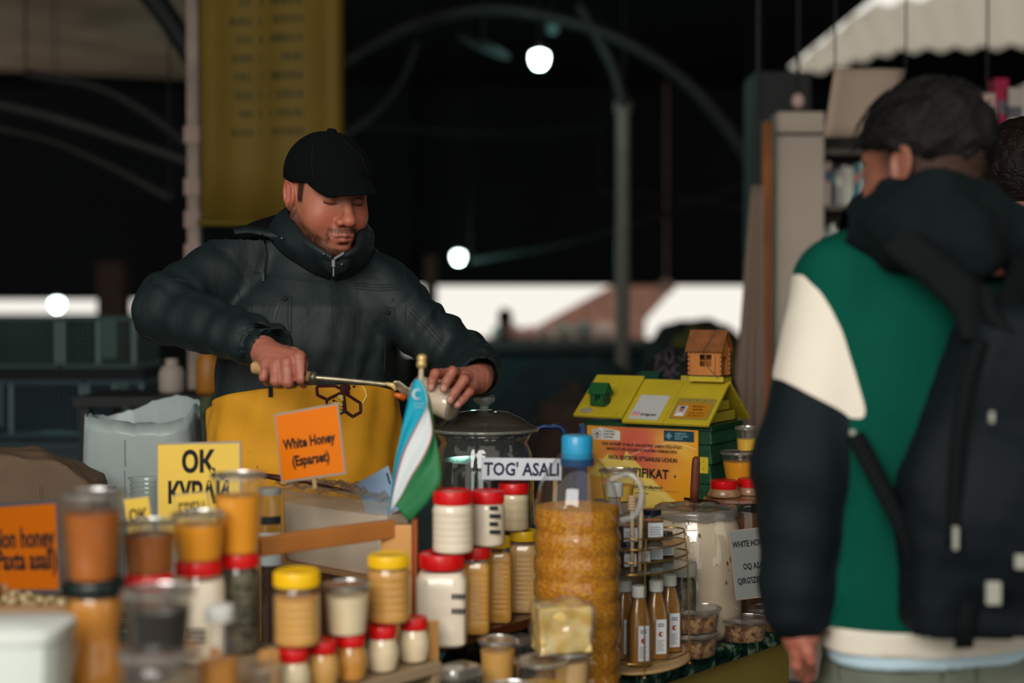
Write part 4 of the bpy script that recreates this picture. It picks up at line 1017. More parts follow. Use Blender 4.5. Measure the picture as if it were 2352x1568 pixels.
for px, Y, lab in ((1442, 2.67, 'little jar of dark honey at the near end of the middle tier'), (1474, 2.70, 'little jar of dark honey, second from the jug on the middle tier'), (1503, 2.745, 'little jar of dark honey, third from the jug on the middle tier'), (1529, 2.79, 'little jar of dark honey at the far end of the middle tier')):
    minijar(px, Y, CZ + z1 + .0016, .0145, .052, lab, M_dl, mat('dark_amber_honey', (70, 32, 12), .2, coat=.6))
minijar(1498, 2.73, CZ + z2 + .0016, .0185, .060, 'larger little jar with a pale blue label on the top tier', M_dl, mat('olive_amber_honey', (96, 62, 16), .2, coat=.6))
minijar(1442, 2.68, CZ + z2 + .0016, .0165, .056, 'top tier jar half hidden by the pollen jug', M_dl, mat('dark_amber_honey', (70, 32, 12)))
def dipper(px, Y, ztop, lean, lab):
    x = P(px, 1140, Y).x; zb_ = CZ + z1 + .0016
    t = thing('honey_dipper', lab, 'dipper', (x, Y, zb_), group='pale wooden honey dippers on the rack'); H = ztop - zb_
    MB().tube([(lean, 0, 0), (0, 0, H - .026)], .0036, 8).build('stick', mat('pale_beech', (204, 176, 140), .6), t, smooth=True)
    pf = []
    for k in range(5): pf += [(.0065, H - .028 + k * .0056), (.0082, H - .027 + k * .0056), (.0082, H - .0245 + k * .0056), (.0055, H - .0235 + k * .0056)]
    MB().lathe(pf, 16).build('dipper_head', mat('pale_beech', (204, 176, 140)), t, auto=40)
dipper(1452, 2.64, P(1452, 1136, 2.64).z, .0, 'honey dipper nearer the pollen jug')
dipper(1473, 2.655, P(1475, 1132, 2.655).z, -.003, 'honey dipper nearer the blue-labelled little jar')
# --- the large white honey jar -----------------------------------------------------------------
x, y, _ = at(1597, 1450, 2.99)
t = thing('honey_jar', 'very large glass jar of white honey covered with plastic film', 'jar', (x, y, CZ)); R = .0985; H = P(1600, 1168, 2.99).z - CZ
pf = [(R * .8, .002), (R * .92, 0), (R * 1.0, .02), (R * 1.03, H * .5), (R * 1.02, H * .76), (R * .93, H * .88), (R * .84, H * .95), (R * .86, H)]
MB().lathe(pf, 48).build('glass_body', clear('jar_glass', (248, 250, 246), .03, 2.2, .01), t, smooth=True)
M_wh2 = mat('white_honey_in_jar', (222, 200, 178), .35, var=.05, vscale=10, coat=.5, sss=.1)
MB().lathe([(a - .004, b + .004) for a, b in pf[:-2]] + [(R * .83, H * .93), (.001, H * .93)], 48).build('honey', M_wh2, t, smooth=True)
rows = []
for i in range(49):
    a = 2 * math.pi * i / 48; rows.append([Vector((rr * math.cos(a), rr * math.sin(a), H + zz + dz * math.sin(a * 9 + rr * 60))) for rr, zz, dz in ((.001, -.004, 0), (R * .4, -.003, .002), (R * .75, .003, .003), (R * .88, .005, .001), (R * .9, -.004, .001), (R * .90, -.014, .003))])
MB().grid(rows).build('plastic_film', clear('grey_film', (200, 200, 196), .15, 2.2, .35, (170, 165, 158)), t, smooth=True)
mb = MB()
for px, py, s_ in ((1591, 1227, 2.2), (1658, 1294, 2.6), (1655, 1338, 2.2), (1668, 1285, 4), (1533, 1202, 1.4), (1660, 1310, 1.2), (1632, 1295, 1)):
    aa = (px - 1597) / 3267 * 2.9 / R; zz = P(px, py, 2.9).z - CZ; yy = -math.sqrt(max(0, 1 - aa * aa)) * R * 1.032
    mb.lathe([(s_ * .001, 0), (s_ * .0006, .0006), (.0002, .0007)], 10, sy=1.8, M=T(aa * R, yy, zz) @ Matrix.Rotation(math.asin(aa), 4, 'Z') @ Matrix.Rotation(math.radians(90), 4, 'X'))
mb.build('honey_spots', mat('honey_spot', (116, 78, 48), .3), t)['kind'] = 'stuff'
M_grey = mat('grey_card', (126, 128, 126), .6)
def card(name, label, tl, Yl, tr, Yr, H, face, lines, edge=None, stake=None, border=.003, cat='sign', ink=None, slope=0.0, lean=0.0, th=.0015):
    """laminated card: top-left and top-right picture points at their distances, real height H"""
    a = P(*tl, Yl); b = P(*tr, Yr); W = (b - a).length; X = (b - a).normalized(); U = Vector((0, lean, 1))
    M = basis(a, X, U); M = M @ T(0, -H)
    t = thing(name, label, cat, M=M)
    MB().box((-border, -border, -th * 1.4), (W + border, H + border, -th * .4)).build('laminate', edge or mat('laminate_edge', (150, 138, 124), .35, coat=.3), t)
    MB().box((0, 0, -th * .4), (W, H, 0)).build('card', face, t)
    for s_, size, fx, fy, kw in lines: text(t, s_, size, M @ T(W * fx, H * fy, .0003), ink or M_ink, **kw)
    if stake: MB().box((W * stake[0] - .004, -stake[1], -th * 3), (W * stake[0] + .004, H * .3, -th * 1.5)).build('stake', mat('stake_wood', (170, 140, 100), .6), t)
    return t, M, W
card('sign_card', 'grey white-honey card fixed to the large white jar', (1676, 1222), 2.885, (1762, 1212), 2.885, .137, M_grey,
     [('WHITE HONEY', .0175, .035, .80, dict(align='LEFT', bold=.0005, sx=.62)), ('OQ ASAL', .0175, .25, .46, dict(align='LEFT', bold=.0005, sx=.62)), ("QIRG'IZISTON", .0175, .06, .25, dict(align='LEFT', bold=.0005, sx=.62))])
# dark herb jar with white lid in front of it
x, y, _ = at(1567, 1405, 2.84)
jar('herb_jar', 'jar of near-black herbs with a wide white lid behind the juice bottles', 'jar', x, y, CZ, .029, P(1567, 1290, 2.84).z - CZ, mat('greyish_lid', (168, 164, 156), .5), M_herb, 'jar', lidh=.024, lidr=.029)
# oval comb boxes
def oval_box(px, pyb, Y, lab, z=CZ, wd=.05, h=.043, fill=None, rz=0.1):
    x, y, _ = at(px, pyb, Y)
    return cup(lab, x, y, z, .83, 1.0, h, fill or M_comb2, .8, name='comb_box', sx=wd, sy=wd * .72, rz=rz, ribs=True, peak=.006)
def cupfix(): pass
M_comb2 = mat('dark_comb_pieces', (92, 52, 28), .35, col2=(170, 130, 90), vscale=70, bump=.8, bscale=80, coat=.5)
_cup = cup
def oval_box(px, pyb, Y, lab, z=CZ, wd=.05, h=.043, fill=None, rz=0.1):
    x, y, _ = at(px, pyb, Y)
    t = _cup(lab, x, y, z, .043, .05, h, fill or M_comb2, .8, name='comb_box', sx=1, sy=.72, rz=rz, ribs=True, peak=.006)
    t['category'] = 'container'; return t
oval_box(1597, 1512, 2.80, 'lower clear oval box of honeycomb in the stack beside the juice bottles', h=.042, rz=.6)
oval_box(1600, 1464, 2.80, 'upper clear oval box of honeycomb in the stack beside the juice bottles', z=CZ + .0487, h=.042, rz=.5)
oval_box(1706, 1472, 2.93, 'single clear oval box of honeycomb near the counter corner', rz=.1)
oval_box(1768, 1450, 3.03, 'clear oval box of honeycomb half hidden by the customer\'s sleeve', rz=.4)
# small cup with a bottle before the certificate
x, y, _ = at(1420, 1140, 3.02)
zr = P(1420, 1150, 3.02).z
t = thing('plinth', 'pale carton behind the pollen jug lifting a honey cup', 'box', (x, y, CZ))
MB().box((-.05, -.04, 0), (.05, .04, zr - CZ - .02)).build('carton', mat('pale_carton', (120, 104, 84), .7), t, bevel=.002)
MB().box((-.05, -.04, zr - CZ - .02), (.05, .04, zr - CZ)).build('lid', mat('pale_carton', (120, 104, 84)), t, bevel=.002)
cup('clear lidded cup of pale honey in front of the certificate', x, y, zr, .030, .038, .062, M_yelh, .55)
x, y, _ = at(1412, 1160, 2.83)
t = thing('bottle', 'little white-capped bottle behind the jug handle', 'bottle', (x, y, CZ)); H = P(1412, 1107, 2.83).z - CZ
MB().lathe([(.022, 0), (.024, .004), (.024, H * .78), (.012, H * .9), (.012, H * .93)], 20).build('bottle_body', clear('dim_plastic', (210, 200, 190), .05, 1, .3), t, auto=40)
MB().lathe([(.0165, H - .028), (.017, H - .026), (.017, H - .002), (.015, H), (.001, H)], 20).build('cap', mat('dim_white_cap', (196, 196, 190), .5), t, auto=40)
# ================================================================== beehive, cards, glass jar, flag, tub, sack
M_hg = mat('hive_green_paint', (20, 64, 38), .42, var=.12, vscale=12, bump=.15, bscale=60, coat=.15)
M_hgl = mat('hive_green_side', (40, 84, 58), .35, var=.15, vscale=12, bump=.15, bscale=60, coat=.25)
M_hy = mat('hive_yellow_paint', (190, 168, 42), .42, var=.1, vscale=9, bump=.2, bscale=50, coat=.2)
HC = P(1630, 977, 3.31); HL = P(1350.5, 964.5, 3.47); 
xa = (HL - HC); xa.z = 0; HW = xa.length; xa = -xa.normalized(); ya = Vector((-xa.y, xa.x, 0))
MH = Matrix((xa, ya, Vector((0, 0, 1)))).transposed().to_4x4(); MH.translation = Vector((HC.x, HC.y, CZ)) - xa * HW
HH = HC.z - CZ; HD = .195
hv = thing('beehive', 'small green wooden display beehive with a pitched yellow roof', 'beehive', M=MH)
MB().box((.004, .004, 0), (HW - .004, HD - .004, HH - .004)).build('box', M_hg, hv)
nb = 9; bh = HH / nb
for k in range(nb):
    MB().prism([(HW - .004, k * bh + .0015), (HW + .006, k * bh + .0015), (HW + .001, (k + 1) * bh - .0015), (HW - .004, (k + 1) * bh - .0015)], 0, HD, M=Matrix(((1, 0, 0, 0), (0, 0, 1, 0), (0, 1, 0, 0), (0, 0, 0, 1)))).build('plank', M_hgl, hv, bevel=.001)
    MB().box((0, -.004, k * bh + .001), (HW - .002, .004, (k + 1) * bh - .001)).build('plank', M_hg, hv, bevel=.001)
MB().box((-.004, -.006, HH - .014), (HW + .008, HD, HH)).build('top_band', M_hg, hv, bevel=.002)
# roof: the two planes meet along x; gable seen on the right
yr, zr = HD * .5, .092; ov = .032
def hp(px, py, Y): return MH.inverted() @ P(px, py, Y)
sl = math.atan2(zr, yr + ov); Lr = math.hypot(zr, yr + ov)
def roofpane(x0, x1, dz, name, skew=0):
    M = T(x0, -ov, HH + .002 + dz) @ Matrix.Rotation(sl, 4, 'X')
    w_ = x1 - x0
    vs = [(0, 0, 0), (w_, 0, 0), (w_ + skew, Lr, 0), (skew, Lr, 0)]; vs = [Vector(v) for v in vs]; vs2 = [v + Vector((0, 0, .009)) for v in vs]
    o = MB().add([M @ v for v in vs + vs2], [(3, 2, 1, 0), (4, 5, 6, 7), (0, 1, 5, 4), (1, 2, 6, 5), (2, 3, 7, 6), (3, 0, 4, 7)]).build(name, M_hy, hv, bevel=.0018); return M @ T(0, 0, .009)
ML = roofpane(-.022, .108, .006, 'roof_panel'); MM = roofpane(.108, .214, -.004, 'roof_panel'); MR_ = roofpane(.2145, HW + .012, -.004, 'roof_panel')
for x0, x1 in ((.10, HW + .012),):
    M = T(x0, HD + ov, HH + .0) @ Matrix.Rotation(math.pi - sl, 4, 'X')
    MB().box((0, 0, -.009), (x1 - x0, Lr, 0), M).build('roof_panel', M_hy, hv, bevel=.0018)
    M = T(-.01, HD + ov - .01, HH + .006) @ Matrix.Rotation(math.pi - sl, 4, 'X'); MB().box((0, 0, -.009), (x0 + .0, Lr * .9, 0), M).build('roof_panel', M_hy, hv, bevel=.0018)
# gable louvres
for k in range(3):
    z0 = HH + .002 + k * .026; inset = .028 * k + .012
    MB().box((HW - .022 - .004 * k, inset, z0), (HW - .008 - .004 * k, HD - inset, z0 + .023)).build('gable_board', mat('hive_yellow_shade', (168, 150, 46), .45, var=.1), hv, bevel=.002)
mb = MB()
for i in range(40):
    x_ = rnd.random() * HW; z_ = 0
for fx in (0.01, .05, .095, .12, .16, .205, .225, .27, .30):
    mb.lathe([(.0013, 0), (.001, .0008)], 8, M=ML @ T(fx + .02, .006, -.009 if fx > .1 else 0)); mb.lathe([(.0013, 0), (.001, .0008)], 8, M=ML @ T(fx + .02, Lr - .012, -.009 if fx > .1 else 0))
mb.build('nail_heads', mat('nail_head', (60, 56, 30), .5, metal=.5), hv)['kind'] = 'stuff'
MB().lathe([(.014, .0002), (.012, .0008), (.001, .0008)], 14, M=ML @ T(.03, .018) @ Matrix.Diagonal((1.2, .8, 1, 1))).build('bare_patch', mat('bare_patch', (150, 140, 116), .7), hv)
# entrance plate on the side corner
MB().box((HW - .022, -.007, HH - .112), (HW - .001, -.003, HH - .074)).build('yellow_plate', M_hy, hv, bevel=.001)
MB().lathe([(.0013, 0), (.001, .001)], 8, M=T(HW - .012, -.007, HH - .084) @ Matrix.Rotation(math.radians(90), 4, 'X')).lathe([(.0013, 0), (.001, .001)], 8, M=T(HW - .012, -.007, HH - .102) @ Matrix.Rotation(math.radians(90), 4, 'X')).build('plate_screws', M_dsteel, hv)['kind'] = 'stuff'
# certificate
def cert_mat():
    m = bpy.data.materials.new('certificate_print'); m.use_nodes = True; nt = m.node_tree; b = nt.nodes['Principled BSDF']; N = nt.nodes.new; L = nt.links.new
    tc = N('ShaderNodeTexCoord'); g = N('ShaderNodeTexGradient'); g.gradient_type = 'SPHERICAL'; mp = N('ShaderNodeMapping'); mp.inputs['Location'].default_value = (-.95, -1.15, 0); mp.inputs['Scale'].default_value = (7.2, 7.4, 7)
    L(tc.outputs['Object'], mp.inputs[0]); L(mp.outputs[0], g.inputs[0])
    r = N('ShaderNodeValToRGB'); e = r.color_ramp.elements; e[0].position = 0; e[0].color = (*lin((226, 150, 16)), 1); e[1].position = .75; e[1].color = (*lin((206, 96, 70)), 1)
    n = N('ShaderNodeTexNoise'); n.inputs['Scale'].default_value = 9; L(tc.outputs['Object'], n.inputs[0])
    mx = N('ShaderNodeMix'); mx.data_type = 'RGBA'; mx.inputs[7].default_value = (*lin((232, 196, 84)), 1)
    mr = N('ShaderNodeMapRange'); mr.inputs[1].default_value = .45; mr.inputs[2].default_value = .75; mr.inputs[4].default_value = .6; L(n.outputs['Fac'], mr.inputs[0])
    L(g.outputs['Fac'], r.inputs[0]); L(r.outputs[0], mx.inputs[6]); L(mr.outputs[0], mx.inputs[0]); L(mx.outputs[2], b.inputs['Base Color']); b.inputs['Roughness'].default_value = .4; return m
CW = HW * .915; CH = CW * .70
MC = MH @ T(.002, -.0085, HH - .012 - CH) @ Matrix.Rotation(math.radians(90), 4, 'X')
ct = thing('certificate', 'orange and yellow printed certificate fixed to the hive front', 'certificate', M=MC)
MB().box((0, 0, -.001), (CW, CH, 0)).build('sheet', cert_mat(), ct)
def L2(u, v_): return MC @ T(CW * u, CH * v_, .0003)
M_wp = mat('print_white', (216, 214, 206), .5); M_teal = mat('print_petrol', (16, 62, 74), .5)
M_beam = mat('print_pale_yellow', (228, 196, 92), .5)
# pale rays and white stroke
mb = MB().prism([(CW * .0, CH * .42), (CW * .2, CH * .68), (CW * .38, CH * .56), (CW * .3, CH * .36)], 0, .0001); mb.prism([(CW * .36, CH * .72), (CW * .60, CH * .4), (CW * .95, 0), (CW * .3, 0), (CW * .2, CH * .1)], 0.00005, .00015)
mb.build('pale_ray', M_beam, ct)
mb = MB()
def stroke(pts, wd, z0=.0001, z1=.0003):
    for a, b in zip(pts[:-1], pts[1:]):
        a, b = Vector((*a, 0)), Vector((*b, 0)); d = (b - a).normalized(); n = Vector((-d.y, d.x, 0)) * wd / 2
        mb.prism([(q.x, q.y) for q in (a - n, b - n + d * wd * .3, b + n + d * wd * .3, a + n)], z0, z1)
def curvepts(pts, n=6): return [(p.x, p.y) for p in smoothen([(a * CW, b * CH, 0) for a, b in pts], n)]
stroke(curvepts([(0, .68), (.12, .60), (.3, .62), (.45, .70), (.62, .8), (.8, .84), (.98, .78)]), .0012)
stroke(curvepts([(0, .55), (.1, .5), (.25, .52), (.36, .6)]), .0008)
stroke(curvepts([(.36, .60), (.6, .32), (.9, .0)]), .0012)
for u, v_ in ((.36, .60),):
    for k in range(8):
        a = k * math.pi / 4 + .2; stroke([(CW * u, CH * v_), (CW * u + .011 * math.cos(a), CH * v_ + .011 * math.sin(a))], .0005)
for u, v_ in ((.44, .82), (.38, .8), (.52, .62), (.93, .4)): mb.lathe([(.0012, .0001), (.001, .0003)], 8, c=(CW * u, CH * v_, 0))
mb.build('white_swirl', mat('print_swirl', (236, 214, 170), .5), ct)['kind'] = 'stuff'
MB().prism([(CW * .045, CH * .84), (CW * .305, CH * .84), (CW * .305, CH * .95), (CW * .12, CH * .985), (CW * .045, CH * .95)], 0.0001, .0004).build('logo_plate', M_wp, ct)
mb = MB()
def hexl(mb, c, r, wd, rot=0, z=(.0004, .0007), sy=1.0):
    q = [(c[0] + r * math.cos(rot + k * math.pi / 3), c[1] + r * sy * math.sin(rot + k * math.pi / 3)) for k in range(6)]; q.append(q[0])
    for a, b in zip(q[:-1], q[1:]):
        a, b = Vector((*a, 0)), Vector((*b, 0)); d = (b - a).normalized(); n = Vector((-d.y, d.x, 0)) * wd / 2
        mb.prism([(w_.x, w_.y) for w_ in (a - n - d * wd * .3, b - n + d * wd * .3, b + n + d * wd * .3, a + n - d * wd * .3)], *z)
lc = (CW * .095, CH * .905)
for dx, dy in ((-.007, .003), (.007, .003), (-.007, -.005), (.007, -.005), (0, .008), ): hexl(mb, (lc[0] + dx, lc[1] + dy), .0045, .0009, math.pi / 6)
mb.lathe([(.0028, .0004), (.002, .0009)], 10, c=(*lc, 0)); mb.build('bee_hexagons', M_ink, ct)
MB().lathe([(.0036, .0004), (.003, .0008)], 6, c=(lc[0], lc[1] - .0075, 0)).build('bee_abdomen', mat('print_orange', (214, 110, 24), .5), ct)
for s_, vv in (("O'zbekiston", .945), ('Asalarichilari', .91), ('Uyushmasi', .875)): text(ct, s_, .0075, L2(.152, vv) @ T(0, 0, .0004), M_ink, 'LEFT', bold=.0001, sx=.82)
MB().box((CW * .70, CH * .86, .0001), (CW * .965, CH * .985, .0004)).build('blue_plate', M_teal, ct)
mb = MB(); c0 = (CW * .745, CH * .922)
for dx, dy in ((0, .0045), (.0045, 0), (-.0045, 0), (0, -.0045), (0, 0)): hexl(mb, (c0[0] + dx, c0[1] + dy), .0028, .0009, 0)
mb.build('knot_emblem', mat('print_light_teal', (150, 200, 204), .5), ct)
for s_, vv in (("O'ZBEKISTON", .952), ('SAVDO-SANOAT', .922), ('PALATASI', .892)): text(ct, s_, .0058, L2(.795, vv) @ T(0, 0, .0004), mat('print_light_teal', (150, 200, 204)), 'LEFT', sx=.8)
text(ct, '\u201cASAL BAYRAMI\u201d VA MILLIY ASALARICHILIK HAMDA OZIQ-OVQAT', .0098, L2(.5, .792), M_ink, bold=.0003, sx=.72)
text(ct, "MAHSULOTLARI XALQARO KO'RGAZMA-YARMARKASIDA", .0098, L2(.5, .735), M_ink, bold=.0003, sx=.72)
text(ct, 'FAOL ISHTIROK ETGANLIGI UCHUN', .0138, L2(.51, .635), M_ink, bold=.0006, sx=.80)
text(ct, 'SERTIFIKAT', .030, L2(.51, .465), M_ink, bold=.0012, sx=.86, sp=1.04)
mb = MB()
for u in (.215, .80): 
    c0 = (CW * u, CH * (.475 if u < .5 else .455)); mb.prism([(c0[0] + (.0055 if k % 2 == 0 else .0018) * math.cos(k * math.pi / 4), c0[1] + (.0065 if k % 2 == 0 else .0018) * math.sin(k * math.pi / 4)) for k in range(8)], .0001, .0005)
mb.build('star_ornament', M_ink, ct)
text(ct, 'Sadulla Xayrullayevich', .0125, L2(.54, .31), M_ink, bold=.0004, sx=.8)
MB().box((CW * .3, CH * .272, .0001), (CW * .83, CH * .276, .0004)).build('rule', M_ink, ct)
text(ct, 'Toshkent viloyati', .006, L2(.5, .235), M_ink, bold=.0001, sx=.9)
mb = MB(); 
for rr in (.0165, .0148): mb.tube([(CW * .46 + rr * math.cos(a), CH * .15 + rr * math.sin(a), .0003) for a in np.linspace(0, 2 * math.pi, 30)], .0003, 4)
mb.tube([(CW * .47 + .009 * math.cos(a), CH * .15 + .005 * math.sin(a), .0003) for a in np.linspace(0, 2 * math.pi, 20)], .0003, 4)
for k in range(3): mb.box((CW * .44, CH * (.13 + .02 * k), .0001), (CW * .49, CH * (.133 + .02 * k), .0003))
mb.build('stamp', mat('stamp_ink', (84, 70, 40), .6), ct)['kind'] = 'stuff'
mb = MB(); stroke(curvepts([(.5, .08), (.55, .06), (.6, .1), (.62, .04), (.66, .06), (.7, .16), (.66, .12), (.72, .05), (.8, .07), (.88, .06)]), .0007); mb.build('signature', M_ink, ct)['kind'] = 'stuff'
text(ct, 'F.O. Nazarov', .0065, L2(.86, .075), M_ink, sx=.9)
# insta card without its code, id badge, on the roof
def on_roof(Mx, x, y, rot=0): return MH @ Mx @ T(x, y, .0012) @ Matrix.Rotation(rot, 4, 'Z')
Mi = on_roof(MM, .013, .008, -.02)
it = thing('photo_card', 'white card on the middle roof panel with a pink camera emblem', 'card', M=Mi)
MB().box((0, 0, -.0008), (.078, .092, 0)).build('card_sheet', mat('white_card', (190, 190, 186), .3, coat=.4), it, bevel=.0004)
def insta():
    m = bpy.data.materials.new('pink_orange_gradient'); m.use_nodes = True; nt = m.node_tree; b = nt.nodes['Principled BSDF']; N = nt.nodes.new; L = nt.links.new
    tc = N('ShaderNodeTexCoord'); s = N('ShaderNodeSeparateXYZ'); r = N('ShaderNodeValToRGB'); e = r.color_ramp.elements; e[0].color = (*lin((230, 150, 50)), 1); e[1].color = (*lin((120, 60, 180)), 1); k = e.new(.5); k.color = (*lin((210, 40, 90)), 1)
    L(tc.outputs['Generated'], s.inputs[0]); L(s.outputs[1], r.inputs[0]); L(r.outputs[0], b.inputs['Base Color']); return m
MB().prism([(.006 + a, .010 + b) for a, b in ((.003, 0), (.014, 0), (.017, .003), (.017, .014), (.014, .017), (.003, .017), (0, .014), (0, .003))], 0, .0004).build('emblem', insta(), it)
mb = MB().tube([(.0145 + .0042 * math.cos(a), .0185 + .0042 * math.sin(a), .0005) for a in np.linspace(0, 2 * math.pi, 20)], .0006, 5); hexl(mb, (.0145, .0185), .0075, .0009, 0, (.0004, .0006)); mb.lathe([(.0007, .0004), (.0005, .0007)], 8, c=(.0188, .0228, 0))
mb.build('emblem_lines', M_wp, it)
text(it, 'Instagram', .0135, Mi @ T(.0265, .0185, .0003), M_ink, 'LEFT', bold=.0002, sx=.80).data.shear = .25
Mb = on_roof(MR_, .010, .014, 0)
bt_ = thing('id_badge', 'plastic badge sleeve with a small portrait on the right roof panel', 'badge', M=Mb)
pl = [(.004, 0), (.094, 0), (.098, .004), (.098, .074), (.094, .078), (.004, .078), (0, .074), (0, .004)]
MB().prism(pl, -.0008, .0002).build('sleeve', mat('badge_sleeve', (150, 132, 60), .3, coat=.5), bt_)
MB().box((.006, .006, .0002), (.092, .058, .0008)).build('card', mat('badge_card', (186, 124, 30), .35, coat=.5), bt_)
MB().box((.010, .010, .0008), (.036, .048, .0012)).build('photo', mat('badge_photo_bg', (176, 178, 176), .4), bt_)
MB().lathe([(.0062, 0), (.0058, .0003)], 16, sy=1.25, c=(.023, .033, .0012)).build('portrait_face', mat('badge_face', (170, 110, 84), .5), bt_)
MB().prism([(.0165, .036), (.0175, .043), (.023, .0455), (.0285, .043), (.0295, .036), (.0275, .039), (.0185, .039)], .0015, .0017).build('portrait_hair', M_ink, bt_)
MB().prism([(.012, .0105), (.034, .0105), (.031, .019), (.026, .023), (.020, .023), (.015, .019)], .0012, .0014).build('portrait_coat', M_wp, bt_)
text(bt_, 'Karimov', .0092, Mb @ T(.062, .047, .001), mat('badge_ink', (84, 52, 20), .5), bold=.0002)
text(bt_, 'Sadullo', .0092, Mb @ T(.063, .036, .001), mat('badge_ink', (84, 52, 20)), bold=.0002)
text(bt_, 'ASAL ARICHI', .0065, Mb @ T(.064, .023, .001), mat('badge_ink', (84, 52, 20)), bold=.0001)
text(bt_, '(97) 480-37-07', .0065, Mb @ T(.064, .013, .001), mat('badge_ink', (84, 52, 20)), bold=.0001)
mb = MB()
for fx in (.03, .05, .07): mb.lathe([(.0022, .0003), (.0018, .0008)], 12, c=(fx, .070, 0))
mb.build('sleeve_holes', mat('sleeve_holes', (100, 88, 44), .4), bt_)['kind'] = 'stuff'
# ---- toy houses
def house(name, label, M, w_, d_, h, rh, mw, mr, ov=.006, mirror=False, scallop=False, door=True, grid_=False):
    t = thing(name, label, 'toy house', M=M)
    # front wall with window hole (x axis), gable on +x
    def wall_with_hole(x0, x1, z0, z1, hx0, hx1, hz0, hz1, y, th, nm):
        mb = MB()
        for a, b in (((x0, z0), (hx0, z1)), ((hx1, z0), (x1, z1)), ((hx0, z0), (hx1, hz0)), ((hx0, hz1), (hx1, z1))):
            mb.box((a[0], y, a[1]), (b[0], y + th, b[1]))
        return mb.build(nm, mw, t)
    wall_with_hole(0, w_, 0, h, w_ * .33, w_ * .72, h * .32, h * .75, 0, .002, 'front_wall')
    MB().box((0, d_ - .002, 0), (w_, d_, h)).build('rear_wall', mw, t)
    cxm, czm = w_ * .525, h * .535
    MB().box((cxm - .0008, .0002, h * .32), (cxm + .0008, .0018, h * .75)).box((w_ * .33, .0002, czm - .0008), (w_ * .72, .0018, czm + .0008)).build('window_bars', mw, t)
    Rg = Matrix(((0, 0, 1, 0), (1, 0, 0, 0), (0, 1, 0, 0), (0, 0, 0, 1)))   # polygon (y,z) extruded along x
    for xx, nm in ((0, 'gable_wall'), (w_ - .002, 'gable_wall')):
        if xx == 0: MB().prism([(0, 0), (d_, 0), (d_, h), (d_ / 2, h + rh), (0, h)], 0, .002, M=T(xx, 0, 0) @ Rg).build(nm, mw, t)
        else:
            mb = MB()
            if door:
                mb.prism([(0, 0), (d_ * .38, 0), (d_ * .38, h), (d_ / 2, h + rh), (0, h)], 0, .002, M=T(xx, 0, 0) @ Rg)
                mb.prism([(d_ * .38, h * .66), (d_ * .78, h * .66), (d_ * .78, h + rh * .42), (d_ / 2, h + rh), (d_ * .38, h)], 0, .002, M=T(xx, 0, 0) @ Rg)
                mb.prism([(d_ * .78, 0), (d_, 0), (d_, h), (d_ * .78, h + rh * .43)], 0, .002, M=T(xx, 0, 0) @ Rg)
            else:
                mb.prism([(0, 0), (d_, 0), (d_, h), (d_ / 2, h + rh), (0, h)], 0, .002, M=T(xx, 0, 0) @ Rg)
            mb.build(nm, mw, t)
            if grid_:
                g = MB()
                for a in range(4):
                    g.tube([(w_ + .0012, d_ * .2 + a * d_ * .18, h * .2), (w_ + .0012, d_ * .3 + a * d_ * .13, h * .95)], .0007, 5); g.tube([(w_ + .0012, d_ * .15, h * (.25 + .2 * a)), (w_ + .0012, d_ * .85, h * (.25 + .2 * a))], .0006, 5)
                g.build('lattice_window', M_dsteel, t)
            else:
                g = MB(); cy, cz = d_ * .5, h + rh * .42
                g.tube([(w_ + .001, cy + .0025 * math.cos(a), cz + .0045 * math.sin(a)) for a in np.linspace(0, 2 * math.pi, 14)], .0005, 5).tube([(w_ + .001, cy, cz - .0045), (w_ + .001, cy, cz + .0045)], .0004, 4).tube([(w_ + .001, cy - .0025, cz), (w_ + .001, cy + .0025, cz)], .0004, 4)
                g.build('oval_window', M_ink, t)
    ang = math.atan2(rh, d_ / 2); Lp = math.hypot(rh, d_ / 2) + ov * 1.4
    for side in (0, 1):
        if side == 0: Mx = T(-ov, -ov * math.cos(ang) * 1.4, h - ov * math.sin(ang) * 1.4 + .001) @ Matrix.Rotation(ang, 4, 'X')
        else: Mx = T(w_ + ov, d_ + ov * math.cos(ang) * 1.4, h - ov * math.sin(ang) * 1.4 + .001) @ Matrix.Rotation(math.pi, 4, 'Z') @ Matrix.Rotation(ang, 4, 'X')
        W2 = w_ + 2 * ov
        poly = [(W2, 0), (W2, Lp), (0, Lp), (0, 0)]
        if scallop:
            n = 10; poly = [(W2, Lp), (0, Lp), (0, 0)]
            for k in range(n):
                for q in (0.15, .5, .85): poly.append((W2 * (k + q) / n, -.0028 * math.sin(math.pi * q)))
                poly.append((W2 * (k + 1) / n, 0))
        MB().prism(poly, 0, .0018, M=Mx).build('roof_panel', mr, t)
    if scallop:   # log ends down the corners, floor plate
        for xx, yy in ((-.003, -.002), (w_ - .001, -.002), (w_ - .001, d_ - .001), (-.003, d_ - .001)):
            mb = MB()
            for k in range(6): mb.lathe([(.0032, 0), (.0032, .003)], 12, sy=1.5, c=(0, 0, 0), M=T(xx + .002, yy + .003, h * (k + .5) / 6) @ Matrix.Rotation(math.radians(90), 4, 'X'))
            mb.build('log_ends', mat('toy_log_ends', (176, 106, 50), .6), t)
        MB().box((-.006, -.003, -.002), (w_ + .012, d_ + .004, 0)).build('floor_plate', mat('charred_edge', (40, 24, 16), .7), t)
        g = MB(); rr = random.Random(3)
        for yy in (d_ * .2, d_ * .34):
            pts = [(w_ + .0006, yy + (.0025 if k % 2 else -.001), .003 + k * h * .05) for k in range(14)]; g.tube(pts, .0006, 4)
        pts = [(w_ * .84 + (.0016 if k % 2 else -.001), -.0006, .003 + k * h * .055) for k in range(13)]; g.tube(pts, .0006, 4)
        g.build('burnt_ornament', mat('charred_edge', (40, 24, 16)), t)['kind'] = 'stuff'
    return t
